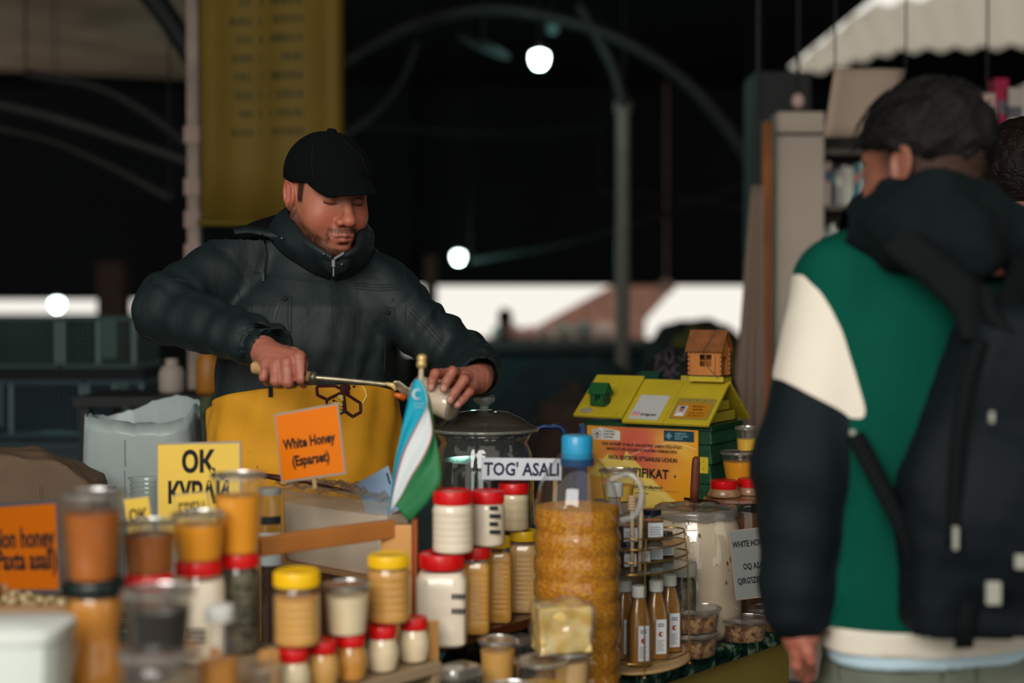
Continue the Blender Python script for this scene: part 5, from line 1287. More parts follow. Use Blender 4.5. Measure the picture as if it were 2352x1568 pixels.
# ridge board and plinth carrying the brown house
rp = MH @ Vector((HW - .045, yr, HH + zr + .006))
pm = P(1645, 878, rp.y)
Mx = MH @ T(HW - .082, yr - .030, HH + zr + .006)
t = thing('ridge_block', 'flat yellow block on the roof ridge under the brown house', 'block', M=Mx)
MB().box((0, 0, 0), (.088, .056, .013)).build('block', M_hy, t, bevel=.001)
MB().box((-.03, .022, -.004), (0, .05, .012)).build('offcut', mat('hive_yellow_shade', (168, 150, 46)), t, bevel=.001)
M_toy = mat('laser_cut_plywood', (186, 116, 56), .55, var=.12, vscale=30, stretch=(1, 1, .2), bump=.1)
M_toyr = mat('brown_plywood_roof', (128, 78, 44), .5, var=.25, vscale=30, coat=.15)
Mx = MH @ T(HW - .080, yr - .029, HH + zr + .0212)
bh_ = house('toy_house', 'brown plywood toy house with a cross window on top of the hive', Mx, .078, .054, .066, .040, M_toy, M_toyr, ov=.009, scallop=True)
w1 = [Vector((.02, -.0105, -.020)), Vector((.035, -.0105, .02)), Vector((.030, -.011, .050)), Vector((.056, .022, .096)), Vector((.074, .032, .094)), Vector((.076, .06, .06))]
MB().tube(w1[:1] and [Vector((.076, -.006, -.006)), Vector((.050, -.007, .02)), Vector((.040, -.016, .058)), Vector((.060, .026, .1105)), Vector((.082, .032, .106))], .0009, 6).build('tie_wire', mat('tie_wire', (84, 96, 80), .4, metal=.6), bh_)
Mg = MH @ ML @ T(.036, .040, -.0005) @ Matrix.Rotation(-sl, 4, 'X')
M_gt = mat('green_toy_paint', (32, 84, 44), .5, var=.12, vscale=20)
house('toy_house', 'tiny green toy house on the left roof panel of the hive', Mg @ T(0, -.012, 0) @ Matrix.Rotation(-.15, 4, 'Z'), .041, .029, .032, .021, M_gt, M_gt, ov=.005, door=False, grid_=True)
Mg2 = MH @ T(.075, HD * .72, HH + .068)
house('toy_house', 'dark green toy house showing its roof behind the hive ridge', Mg2, .045, .03, .03, .016, mat('dark_green_toy', (30, 60, 44), .5), mat('dark_green_toy', (30, 60, 44)), ov=.004, door=False)
# ---- things right of the hive
x, y, _ = at(1672, 1160, 3.195); zj = P(1660, 1148, 3.12).z
t = thing('honey_jar', 'broad brown honey jar with a glass lid beside the hive', 'jar', (x + .015, y, CZ)); r = .066; h = zj - CZ
MB().lathe([(r * .9, 0), (r, .01), (r, h - .04), (r * .9, h - .02), (r * .96, h - .012)], 36).build('glass_body', clear('jar_glass'), t, smooth=True)
MB().lathe([(r * .88, .003), (r * .96, .012), (r * .96, h - .045), (.001, h - .044)], 36).build('honey', mat('brown_jar_honey', (120, 74, 44), .3, coat=.4), t, auto=40)
MB().lathe([(r * 1.02, h - .012), (r * 1.06, h - .009), (r * 1.02, h - .003), (r * .8, h), (.001, h)], 36).build('glass_lid', mat('brown_glass_lid', (112, 76, 52), .2, coat=.7), t, auto=40)
M_dul = mat('dull_honey', (150, 112, 80), .3, coat=.4)
jx, jy = t.location.x, t.location.y
for dx, dy, R_, lab in ((-.026, -.016, .031, 'squat red-lidded jar lying nearer the wooden handle'), (.036, .014, .027, 'squat red-lidded jar nearer the customer, behind its neighbour')):
    q = thing('honey_jar', lab, 'jar', (jx + dx, jy + dy, zj + .0005))
    MB().lathe([(R_ * 1.15, 0), (R_ * 1.2, .004), (R_ * 1.0, .016), (R_ * .95, .019)], 32).build('jar_body', M_dul, q, smooth=True)
    MB().lathe([(R_ * .98, .018), (R_, .019), (R_, .035), (R_ * .9, .037), (.001, .036)], 40).build('lid', M_red, q, auto=40)
q = P(1598, 1150, 3.08)
t = thing('wooden_pestle', 'brown turned wooden handle standing up against the certificate', 'pestle', (q.x, q.y, CZ))
a = P(1594, 1151, 3.08); b = P(1599, 1052, 3.08)
ao, bo = a - t.location, b - t.location
MB().tube([ao, ao.lerp(bo, .3), ao.lerp(bo, .9), bo, bo + (bo - ao).normalized() * .004], [.0085, .0095, .009, .0075, .003], 14).build('grip', mat('turned_brown_wood', (104, 52, 34), .5, var=.2, vscale=30, stretch=(1, 1, .1)), t, smooth=True)
MB().tube([Vector((0.0, 0, 0)), ao + Vector((0, 0, .001))], .003, 8).build('rod', M_steel, t)
MB().tube([ao + Vector((-.022, 0, .006)), ao + Vector((.05, .0, -.002))], .003, 6).build('blade', mat('dark_blade', (50, 40, 34), .3, metal=.7), t)
# cups stacked behind customer
zc = P(1700, 1100, 3.13).z
t = thing('plinth', 'dark little shelf beside the hive carrying two cups', 'shelf', (P(1712, 1102, 3.30).x, 3.30, CZ))
zc2 = P(1700, 1101, 3.30).z - CZ
MB().box((-.052, -.045, zc2 - .008), (.05, .045, zc2)).build('board', M_dwood, t)
for a_ in (-.048, .044):
    for b_ in (-.041, .037): MB().box((a_, b_, 0), (a_ + .004, b_ + .004, zc2 - .008)).build('leg', M_dwood, t)
x, y = P(1697, 1100, 3.30).x, 3.30
cup('clear cup of yellow honey beside the hive wall', x, y, CZ + zc2 + .0005, .0315, .041, .060, M_orange, .70)
cup('smaller cup of pale yellow honey on top of the cup beside the hive', x + .018, y, CZ + zc2 + .0675, .022, .026, .050, M_yelh, .55)
# ---- big glass-lidded jar of dark honey
x, y, _ = at(1112, 990, 2.85)
zl = P(1112, 992, 2.85).z
t = thing('glass_jar', 'broad glass jar of dark honey with a domed glass lid before the seller', 'jar', (x, y, CZ)); R = .096; h = zl - CZ
Mg_ = clear('thick_glass', (214, 222, 216), .03, 2.0, .04)
MB().lathe([(R * .85, .0), (R * 1.02, .012), (R * 1.06, .05), (R * 1.05, h - .07), (R * .98, h - .035), (R * .90, h - .02), (R * .98, h - .006), (R * 1.0, h)], 48).build('glass_body', Mg_, t, smooth=True)
MB().lathe([(R * .8, .004), (R * .98, .015), (R * 1.02, .05), (R * 1.01, h - .075), (R * .9, h - .056), (.001, h - .055)], 48).build('honey', mat('near_black_honey', (16, 12, 10), .12, coat=.8), t, auto=50)
MB().lathe([(R * 1.0, h), (R * 1.1, h + .002), (R * 1.13, h + .006), (R * 1.1, h + .010), (R * .98, h + .014), (R * .8, h + .027), (R * .5, h + .040), (R * .2, h + .044), (.001, h + .044)], 48).build('glass_lid', clear('lid_glass', (196, 196, 186), .05, 2.0, .22, (120, 110, 98)), t, smooth=True)
MB().lathe([(.010, h + .042), (.009, h + .050), (.011, h + .054), (.021, h + .062), (.022, h + .070), (.018, h + .074), (.001, h + .075)], 24).build('knob', clear('knob_glass', (214, 222, 214), .05, 2.4, .3, (190, 200, 190)), t, smooth=True)
MB().tube([(R * 1.12 * math.cos(a), R * 1.12 * math.sin(a), h + .006) for a in np.linspace(0, 2 * math.pi, 40)], .0035, 8, cap=False).build('rim_bead', clear('bead_glass', (220, 226, 220), .05, 2.4, .15), t, smooth=True)
card('sign_card', 'white card reading a mountain honey name, in front of the dark honey jar', (1108, 1052), 2.66, (1290, 1054), 2.68, .0395, mat('white_sign', (206, 210, 218), .4, coat=.3),
     [("TOG' ASALI", .034, .5, .46, dict(bold=.0009, sx=.82))], stake=(.93, .245), border=.001, ink=mat('navy_ink', (30, 28, 60), .5), edge=mat('white_sign_edge', (190, 194, 202), .4))
# blue jug behind
x, y, _ = at(1290, 1010, 3.32)
t = thing('watering_can', 'blue plastic can with a looped handle left of the hive', 'can', (x, y, CZ))
M_bl = mat('blue_plastic', (16, 52, 110), .4, coat=.2)
MB().lathe([(.05, 0), (.055, .01), (.052, .12), (.036, .165), (.022, .18), (.023, .19)], 28).build('body', M_bl, t, smooth=True)
hz = P(1290, 985, 3.32).z - CZ
MB().tube(smoothen([(.03, 0, .175), (.01, 0, hz - .02), (-.03, 0, hz + .005), (-.065, 0, hz - .003), (-.085, 0, hz - .03), (-.06, 0, .15), (-.048, 0, .12)], 6), .0055, 8).build('handle', M_bl, t, smooth=True)
MB().prism([(.02, .15), (.062, .15), (.055, hz + .012), (.042, hz + .012)], -.02, .02, M=Matrix.Rotation(math.radians(90), 4, 'X')).build('spout', M_bl, t, bevel=.004)
# ---- yellow and orange cards
M_or = mat('orange_card', (222, 114, 0), .5, var=.04, coat=.05); M_yc = mat('yellow_card', (222, 186, 78), .5, var=.05, coat=.05)
card('sign_card', 'orange laminated card reading White Honey (Esparset)', (633, 955), 2.62, (773, 930), 2.54, .120, M_or,
     [('White Honey', .026, .5, .53, dict(bold=.0009, sx=.86)), ('(Esparset)', .026, .5, .26, dict(bold=.0009, sx=.86))], stake=(.5, .022), lean=.05, border=.004)
card('sign_card', 'large yellow card with two lines of black Cyrillic capitals', (363, 1022), 2.62, (549, 1018), 2.55, .17, M_yc,
     [('О\u049a', .052, .5, .80, dict(bold=.0022, sx=.95)), ('КУРАЙ', .052, .5, .47, dict(bold=.0022, sx=.78))], stake=(.5, .20), lean=.08, border=.004)
card('sign_card', 'small yellow card behind the brown honey cup with cropped capitals', (285, 1148), 2.36, (340, 1141), 2.34, .075, M_yc,
     [('ОҚ', .026, .5, .62, dict(bold=.0008))], stake=(.5, .25), border=.002)
card('sign_card', 'small yellow card in front of the large Cyrillic card', (400, 1138), 2.34, (474, 1130), 2.31, .065, M_yc,
     [('ГРЕЧ', .028, .5, .60, dict(bold=.0008, sx=.8))], stake=(.5, .25), border=.002)
card('sign_card', 'big orange card at the left edge ending in honey and asali', (-120, 1172), 2.40, (127, 1156), 2.20, .132, mat('deep_orange_card', (180, 90, 0), .4, coat=.25),
     [('Melon honey', .044, .98, .60, dict(align='RIGHT', bold=.0013, sx=.88)), ('(Paxta asali)', .044, 1.0, .34, dict(align='RIGHT', bold=.0013, sx=.88))], stake=(.5, .20), border=.006, edge=mat('dark_grey_edge', (70, 72, 76), .5), lean=.06)
card('sign_card', 'pale blue card leaning behind the flag', (820, 1110), 2.72, (890, 1070), 2.66, .085, mat('pale_blue_card', (150, 176, 206), .5),
     [('l', .030, .93, .72, dict(bold=.0008))], stake=(.5, .20), border=.001)
# ---- white tub of honey in a dark wooden box, film and sticks on top
b0 = P(600, 1277, 2.85); b1 = P(893, 1335, 2.60); bd = (b1 - b0); bd.z = 0; BL = bd.length; bx_ = bd.normalized(); by_ = Vector((-bx_.y, bx_.x, 0))
if by_.y < 0: by_ = -by_
Mt = Matrix((bx_, by_, Vector((0, 0, 1)))).transposed().to_4x4(); Mt.translation = Vector((b0.x, b0.y, CZ)); HT = (b0.z + b1.z) / 2 - CZ
t = thing('wooden_box', 'dark brown wooden box with a pale rim under the white tub', 'box', M=Mt)
MB().box((0, 0, 0), (BL, .008, HT - .008)).build('front_board', M_dwood, t)
MB().box((0, .012, 0), (.01, .09, HT - .008)).build('side_board', M_dwood, t); MB().box((BL - .01, .012, 0), (BL, .09, HT - .008)).build('side_board', M_dwood, t)
MB().box((0, .09, 0), (BL, .098, HT - .008)).build('rear_board', M_dwood, t)
MB().box((-.004, -.004, HT - .008), (BL + .004, .102, HT)).build('rim', mat('pale_tray_rim', (150, 112, 74)), t, bevel=.001)
Ht = Mt @ T(.045, .008, HT + .0005)
tb = thing('honey_tub', 'translucent rectangular tub filled with white honey in front of the apron', 'container', M=Ht)
TL = BL - .075; TH = P(700, 1140, 2.72).z - CZ - HT
M_tub = mat('tub_with_honey', (232, 214, 194), .35, var=.04, coat=.4)
MB().lathe([(.46, 0), (.48, .004), (.5, TH * .82)], 28, sx=TL, sy=.085, sq=8, c=(TL / 2, .044, 0)).build('honey_fill', M_tub, tb, auto=40)
MB().lathe([(.465, -.0), (.49, .004), (.515, TH), (.53, TH + .001), (.53, TH - .006)], 28, sx=TL, sy=.085, sq=8, c=(TL / 2, .044, 0), cap=False).build('tub_wall', clear('tub_plastic', (246, 244, 240), .1, 1.6, .2, (206, 192, 180)), tb, auto=40)
rows = []
for i in range(40):
    u = i / 39; rows.append([Vector((-.015 + u * (TL + .02), .0 + vv * .09, TH + .008 + .010 * math.sin(u * 3.1) * math.sin(vv * 3.1) + .006 * math.sin(u * 31 + vv * 5) * math.cos(vv * 13 + u * 6) + .004 * math.sin(u * 70))) for vv in np.linspace(0, 1, 14)])
MB().grid(rows).build('crumpled_film', clear('crinkled_film2', (226, 222, 216), .1, 3.0, .22, (200, 186, 176)), tb)
t = thing('wooden_sticks', 'two dark brown sticks lying on the film over the tub', 'sticks', M=Ht @ T(0, 0, TH + .02))
MB().tube([(-.055, .00, .004), (.02, .0, .002)], [.005, .007], 8).build('stick_handle', mat('dark_red_brown', (70, 34, 22), .5), t, smooth=True)
MB().tube([(.02, .0, .002), (.10, .01, -.002), (.2, .02, -.010)], .0028, 8).build('stick_shaft', mat('dark_red_brown', (70, 34, 22)), t, smooth=True)
MB().tube([(-.06, .012, -.002), (.05, .016, .004)], .0035, 8).build('second_stick', mat('dark_red_brown', (70, 34, 22)), t, smooth=True)
# small glass bottle with striped label
x, y, _ = at(620, 1230, 2.50)
t = thing('glass_jar', 'small clear jar with a pale striped label at the left end of the rail', 'jar', (x, y, CZ)); H = P(620, 1135, 2.5).z - CZ; r = .0235
MB().lathe([(r * .9, 0), (r, .004), (r, H * .85), (r * .8, H * .92), (r * .8, H)], 24).build('glass_body', clear('jar_glass'), t, auto=40)
wrap_label(t, r, H * .66, H * .82, -2.6, -.5, mat('pale_striped_label', (176, 186, 186), .5)); wrap_label(t, r, H * .86, H * .9, -2.6, -.5, M_ink, 'dark_band', .0009)
MB().lathe([(r * .86, H), (r * .88, H + .001), (r * .88, H + .012), (.001, H + .013)], 24).build('lid', mat('grey_lid', (130, 130, 124), .4), t, auto=40)
# stack of clear ribbed cups by the yellow card
x, y, _ = at(332, 1170, 2.72)
zc0 = P(330, 1100, 2.72).z
t = thing('cup_stack', 'stack of empty ribbed clear cups left of the large yellow card', 'stack', (x, y, CZ))
pf = [(.024, 0)]; zz = .004
while zz < zc0 - CZ: pf += [(.0245, zz), (.0275, zz + .006), (.0275, zz + .0075)]; zz += .0085
MB().lathe(pf, 28, cap=False).build('nested_rims', clear('ribbed_cups', (214, 224, 222), .06, 2.2, .14), t, auto=30)
MB().lathe([(.027, zz), (.031, zz + .001), (.031, zz + .003), (.029, zz + .003)], 28, cap=False).build('top_rim', clear('ribbed_cups'), t, auto=30)
# ---- flag
fp0, fp1 = P(968, 846, 2.50), P(950, 1200, 2.485)
t = thing('flag', 'small Uzbek flag in blue, white and green drooping from its stick', 'flag', (fp1.x, fp1.y, P(950, 1198, 2.485).z))
dirp = (fp0 - fp1).normalized(); 
MB().tube([fp1 + Vector((0, 0.0, -.002)), fp0], .0042, 10).build('stick', mat('pale_stick', (190, 170, 140), .5), t, world=True, smooth=True)
MB().lathe([(.004, 0), (.0085, .002), (.0095, .008), (.008, .014), (.0095, .018), (.0075, .024), (.001, .026)], 16, M=Matrix.Translation(fp0) @ dirp.to_track_quat('Z', 'Y').to_matrix().to_4x4()).build('finial', mat('brass_tip', (196, 170, 110), .35, metal=.5), t, world=True, smooth=True)
R_ = [((951, 872), (962, 870), (967, 872), (972, 880)), ((941, 905), (978, 900), (981, 902), (984, 905)), ((930, 950), (979, 935), (985, 940), (992, 940)), ((920, 1000), (952, 985), (993, 995), (1000, 1000)),
      ((908, 1060), (925, 1040), (975, 1045), (1012, 1060)), ((900, 1120), (908, 1100), (945, 1095), (1012, 1105)), ((893, 1170), (898, 1150), (925, 1135), (985, 1150)), ((890, 1188), (893, 1175), (908, 1160), (940, 1197))]
dep = [(0, -.008, -.008, -.006), (-.006, -.016, -.014, -.01), (-.008, -.020, -.018, -.012), (-.014, -.012, -.026, -.018), (-.020, -.012, -.03, -.024), (-.022, -.016, -.026, -.036), (-.026, -.018, -.022, -.036), (-.026, -.02, -.022, -.030)]
cols4 = [[P(*R_[i][j], 2.485 + dep[i][j]) for i in range(len(R_))] for j in range(4)]
cols4 = [smoothen(c, 6) for c in cols4]
def cloth(c0, c1, a, b, name, m, n=8, amp=.004):
    rows = []
    for k in range(n + 1):
        u = a + (b - a) * k / n
        rows.append([p.lerp(q, u) + Vector((0, -amp * math.sin(u * 3.14) * math.sin(i * .13 + u * 4), 0)) for i, (p, q) in enumerate(zip(c0, c1))])
    o = MB().grid(rows).build(name, m, t, smooth=True, world=True); s_ = o.modifiers.new('s', 'SOLIDIFY'); s_.thickness = .0008; return o
cloth(cols4[0], cols4[1], 0, 1, 'blue_band', mat('flag_blue', (0, 150, 176), .55))
cloth(cols4[1], cols4[2], .07, .95, 'white_band', mat('flag_white', (200, 206, 208), .55)); cloth(cols4[2], cols4[3], 0, 1, 'green_band', mat('flag_green', (24, 104, 58), .55))
cloth(cols4[1], cols4[2], 0, .07, 'red_stripe', mat('flag_red', (186, 60, 70), .55), 2, 0); cloth(cols4[1], cols4[2], .95, 1, 'red_stripe', mat('flag_red', (186, 60, 70)), 2, 0)
c0 = P(960, 905, 2.458)
mb = MB().tube([c0 + Vector((.008 * math.cos(a), -.002, .008 * math.sin(a))) for a in np.linspace(1.0, 5.2, 14)], [.0005 + .0018 * math.sin(math.pi * k / 13) for k in range(14)], 6)
for k in range(6): mb.sphere(c0 + Vector((-.004 + (k % 3) * .006, -.002, -.016 - (k // 3) * .006)), .0013, 4)
mb.build('crescent_and_stars', mat('flag_white', (200, 206, 208)), t, world=True)
# ---- woven white sack
ps = P(330, 1110, 3.3); 
t = thing('woven_sack', 'open white woven plastic sack with a crumpled rolled mouth', 'sack', (ps.x, ps.y, CZ)); HS = P(330, 962, 3.22).z - CZ; rx = .125; ry = .085
rows = []; n = 72
for i in range(n):
    a = 2 * math.pi * i / n; col = []
    sq_ = 1 / (abs(math.cos(a)) ** 4 + abs(math.sin(a)) ** 4) ** .25
    top = HS * (1 + .018 * math.sin(a * 2 + 1) + .004 * math.sin(a * 13) + .003 * math.sin(a * 29)) + (.045 * max(0, math.cos(a - 1.2)) ** 3) + .028 * max(0, math.cos(a + .25)) ** 12 
    for k in range(14):
        u = k / 13; z = top * u; bulge = 1 + .05 * math.sin(u * 3.14) + .008 * math.sin(a * 7 + u * 9) + .006 * math.sin(a * 17 + u * 14)
        if k == 0: bulge = .92
        col.append(Vector((rx * sq_ * math.cos(a) * bulge, ry * sq_ * math.sin(a) * bulge, z)))
    for u in (.02, .06, .12, .2): col.append(Vector((rx * sq_ * math.cos(a) * (1 - u * .9 - .02 * math.sin(a * 9)), ry * sq_ * math.sin(a) * (1 - u), top - u * .5 + .006)))
    rows.append(col)
rows.append(rows[0])
def woven(name, c, c2):
    m = mat(name, c, .45, var=.08, vscale=5, coat=.15, bump=.5, bscale=14, stretch=(1, 1, .6)); return m
MB().grid(rows).build('sack_wall', woven('woven_polypropylene', (150, 162, 160), 0), t, smooth=True)
MB().lathe([(.7, .003), (.72, HS * .62), (.001, HS * .66)], 24, sx=rx * 1.2, sy=ry * 1.2).build('contents', mat('pale_grain', (160, 150, 130), .8), t, auto=40)
mb = MB()
for i in range(5): mb.tube([(-.02 + i * .0004, -ry * 1.06 - .001, .05 + .07 * i), (-.021 + i * .0004, -ry * 1.055, .11 + .07 * i)], .0012, 5)
mb.build('seam', mat('sack_seam', (130, 140, 138), .6), t)['kind'] = 'stuff'
MB().lathe([(.012, 0), (.010, .001), (.001, .0012)], 16, sy=.35, M=T(-.05, -ry * 1.058, HS - .155) @ Matrix.Rotation(math.radians(88), 4, 'X')).build('tear', mat('sack_tear', (40, 40, 36), .8), t)
# ---- kraft paper bundle
pk = P(95, 1100, 3.05)
t = thing('kraft_bag', 'crumpled brown paper bag behind the cut-off orange sign', 'bag', (pk.x, pk.y, CZ)); HK = P(40, 1012, 3.05).z - CZ
def kf(Q):
    top = HK - .02 - .25 * np.maximum(Q[0] - (-.04), 0) - .6 * np.maximum(Q[0] - .07, 0) - .12 * np.maximum(-.1 - Q[0], 0)
    d = np.maximum(np.maximum(np.abs(Q[0] + .02) - (.155 - .12 * np.maximum(Q[2] - .2, 0)), np.abs(Q[1]) - (.085 - .12 * np.maximum(Q[2] - .15, 0))), Q[2] - top)
    return d - .01 + .010 * np.abs(wob(Q, 14, 6)) + .004 * np.abs(wob(Q, 38, 6, 5))
v, F = surf(kf, (-.22, -.13, -.02), (.19, .13, HK + .03), .008, 1); v[:, 2] = np.maximum(v[:, 2], 0)
npmesh('paper', v, F, mat('kraft_paper', (92, 74, 58), .8, var=.1, vscale=6, bump=.2, bscale=20), t, Mx=t.matrix_basis.copy())
MB().tube([(.02, -.088, HK * .8), (.05, -.09, HK * .3)], .0012, 5).build('crease_tape', mat('kraft_tape', (110, 90, 70), .6), t)
# ================================================================== the seller
def head_sdf(Q, wide=1.0, ears=True, face=True):
    """head in its own frame: x to the left of the person, y forward, z up; ear canals at z=0"""
    x, y, z = Q
    ax = np.abs(x); A = (ax, y, z)
    d = ell(Q, (0, -.014, .038), (.079, .101, .094))
    d = smin(d, ell(Q, (0, .030, -.022), (.066 * wide, .064, .088)), .03)
    d = smin(d, cone(A, (.053 * wide, .004, -.052), (.020, .064, -.100), .022, .020)[0], .022)
    d = smin(d, ell(Q, (0, .078, -.100), (.026, .020, .019)), .018)
    d = smin(d, cone(Q, (0, -.022, -.05), (0, -.050, -.19), .064, .066)[0], .03)
    if face:
        d = smin(d, ell(A, (.043, .056, -.034), (.026, .026, .030)), .022)
        d = smin(d, cone(A, (.010, .089, .031), (.046, .070, .033), .011, .010)[0], .016)
        d = smax(d, -ell(A, (.033, .104, .009), (.020, .0185, .0135)), .010)
        d = smin(d, ell(A, (.032, .0790, .008), (.0150, .0135, .0120)), .003)
        d = smax(d, -ell(A, (.033, .0935, .0005), (.013, .0016, .0009)), .002)
        d = smin(d, cone(Q, (0, .087, .022), (0, .113, -.026), .0085, .0115)[0], .012)
        d = smin(d, ell(Q, (0, .1165, -.032), (.0135, .0125, .0115)), .010)
        d = smin(d, ell(A, (.0155, .1015, -.037), (.0085, .0115, .0085)), .006)
        d = smax(d, -ell(A, (.0075, .111, -.0455), (.0042, .006, .004)), .003)
        d = smin(d, ell(Q, (0, .088, -.068), (.030, .018, .024)), .014)
        d = smin(d, cone(A, (0, .1045, -.0640), (.023, .089, -.0690), .0050, .0028)[0], .005)
        d = smin(d, cone(A, (0, .1015, -.0745), (.021, .088, -.0705), .0060, .0030)[0], .005)
        d = smax(d, -cone(A, (0, .1090, -.0690), (.026, .0930, -.0698), .0018, .0012)[0], .003)
        d = smax(d, -ell(Q, (0, .104, -.0865), (.022, .008, .005)), .006)
        d = smax(d, -cone(A, (.021, .100, -.040), (.031, .090, -.064), .0015, .0015)[0], .006)
    if ears:
        # ear: rim ring, lobe, hollow
        ex, ey, ez = ax - (.083 + .16 * np.maximum(-(y + .004), 0)), y + .012 + .16 * z, z - .002
        rr = np.sqrt((ey / .68) ** 2 + ez ** 2)
        ring = np.sqrt((rr - .026) ** 2 + (ex * 1.1) ** 2) - .0052
        plate = np.maximum(np.sqrt((ey / .68) ** 2 + ez ** 2) - .026, np.abs(ex + .004) - .0035)
        lobe = ell((ex, ey, ez), (-.001, .003, -.029), (.005, .0095, .010))
        e = smin(smin(ring, plate, .004), lobe, .006)
        e = smin(e, ell((ex, ey, ez), (.000, .013, -.004), (.004, .004, .006)), .004)
        e = smin(e, cone((ex, ey, ez), (.001, -.004, .016), (.001, -.006, -.016), .003, .003)[0], .003)
        d = smin(d, e, .006)
    return d
def frame(C, yaw, pitch, roll=0.0):
    """yaw: 0 faces the camera, positive turns to the picture's right; pitch: nods down; x axis = person's left"""
    R = Matrix.Rotation(yaw, 4, 'Z') @ Matrix.Rotation(math.pi, 4, 'Z') @ Matrix.Rotation(-pitch, 4, 'X') @ Matrix.Rotation(roll, 4, 'Y')
    return Matrix.Translation(C) @ R @ Matrix.Diagonal((-1, 1, 1, 1)) @ Matrix.Diagonal((-1, 1, 1, 1))
def loc(M, Q):
    """world coordinate arrays into the frame M"""
    I = M.inverted(); a = [[f32(I[i][j]) for j in range(4)] for i in range(3)]
    return tuple(a[i][0] * Q[0] + a[i][1] * Q[1] + a[i][2] * Q[2] + a[i][3] for i in range(3))
def wv(M, v): A = np.array(M); return v @ A[:3, :3].T + A[:3, 3]
SY = 3.12
seller = thing('person', 'seller in a black cap, dark zipped jacket and yellow apron scraping honey', 'person', (P(700, 900, SY + .06).x, SY + .06, 0))
# ---- head
HM = frame(P(752, 452, SY + .01), math.radians(33), math.radians(14), math.radians(0))
S1 = 1.01
v, F = surf(lambda Q: head_sdf(Q, 1.10), (-.11, -.125, -.185), (.11, .14, .14), .0022, 1)
x, y, z = v.T; ax = np.abs(x)
skin = np.array(lin((168, 104, 80))); skin2 = np.array(lin((178, 86, 68))); hair = np.array(lin((28, 20, 17))); lipc = np.array(lin((142, 70, 62)))
col = np.tile(skin, (len(v), 1))
def mixc(w_, c): global col; w_ = np.clip(w_, 0, 1)[:, None]; col = col * (1 - w_) + c * w_
N1 = np.sin(x * 900 + z * 500) * np.sin(y * 1100 - z * 300); N2 = _rng.rand(len(v)); N3 = np.asarray(wob((x, y, z), 240, 8)); 
g = lambda a, b, c, r: np.exp(-(((ax - a) / r) ** 2 + ((y - b) / (r * 1.3)) ** 2 + ((z - c) / r) ** 2))
mixc(.55 * g(.042, .08, -.03, .026), skin2); mixc(.5 * g(0, .12, -.034, .018), skin2); mixc(.45 * sstep(ax, .078, .086) * (y < .02), skin2)
mixc(.25 * g(.033, .095, .0, .014), np.array(lin((140, 74, 62))))
mixc((.08 * N3), np.array(lin((150, 84, 66))))
# beard stubble: jaw, chin, moustache
zl_ = -.012 - .78 * np.maximum(y, 0)
jaw = sstep(zl_ - z, -.010, .016) * sstep(y, -.014, .002) * (.55 + .45 * sstep(ax, .02, .055) + .25 * (z < -.095))
side = 0 * z
neckb = 1 - sstep(-z, .118, .135)
st = np.maximum(jaw, side) * neckb
must = np.exp(-((z + .0545) / .0065) ** 2) * (ax < .034) * (y > .07)
down = np.exp(-((ax - .031) / .006) ** 2) * (z < -.052) * (z > -.09) * (y > .06)
soul = np.exp(-((z + .083) / .005) ** 2) * (ax < .010) * (y > .07)
clear_ = np.exp(-(((ax) / .020) ** 2 + ((z + .088) / .006) ** 2)) * .5
w_ = np.clip(np.maximum.reduce([st * .98, must * .70, down * .48, soul * .70]) * (1 - clear_) + 0, 0, 1)
w_ *= (.70 + .30 * N2) * (.92 + .12 * N3)
lm = np.exp(-(((z + .0695 - .06 * (ax - .0) * 0) / .0055) ** 2)) * (ax < .0235) * (y > .083)
w_ *= (1 - lm); mixc(w_ * .92, hair); mixc(lm * .85, lipc)
mixc(np.exp(-((z + .0692) / .0012) ** 2) * (ax < .024) * (y > .08) * .8, np.array(lin((84, 34, 32))))
brow = np.exp(-((z - .0335 + .15 * np.maximum(ax - .03, 0)) / .0052) ** 2) * sstep(ax, .012, .017) * (1 - sstep(ax, .050, .056)) * (y > .055)
mixc(brow * (.8 + .2 * N2), hair)
lid = np.exp(-((z + .0008 - 12 * (ax - .032) ** 2) / .0021) ** 2) * (np.abs(ax - .032) < .0155) * (y > .07)
mixc(lid * .97, hair)
mixc(np.exp(-((z - .0145 + 12 * (ax - .032) ** 2) / .0016) ** 2) * (np.abs(ax - .032) < .014) * (y > .07) * .75, np.array(lin((84, 42, 34))))
hz_ = np.maximum(sstep(z, .030, .036) * (y < .062), sstep(z, -.014, -.006) * sstep(.038 - y, 0, .006) * (y > .013) * (z > -.02) * (ax < .083)); hz_ = np.maximum(hz_, sstep(-y, .03, .045) * (z > -.06) * (ax < .079))
mixc(hz_ * (.85 + .15 * N2), hair)
for mx_, mz_ in ((-.022, -.020), (-.038, -.034), (.02, -.055)): mixc(np.exp(-(((x - mx_) / .0016) ** 2 + ((z - mz_) / .0016) ** 2)) * (y > .05) * .8, hair)
headv = wv(HM, v * S1); headF, headcol = F, col
hbv = bvh_of(headv, headF)
# ---- hands
def hand(parts, wrist, lo, hi, h=.0016, k=.006, palm=None, extra=None):
    def f(Q):
        d = chain(Q, *wrist, .02)
        for pts, rs in palm: d = smin(d, chain(Q, pts, rs, .012), .016)
        for pts, rs in parts: d = smin(d, chain(Q, pts, rs, .004), k)
        if extra is not None: d = extra(Q, d)
        return d
    return surf(f, lo, hi, h, 1)
YH = 2.74
def W(px, py, Y): return tuple(P(px, py, Y))
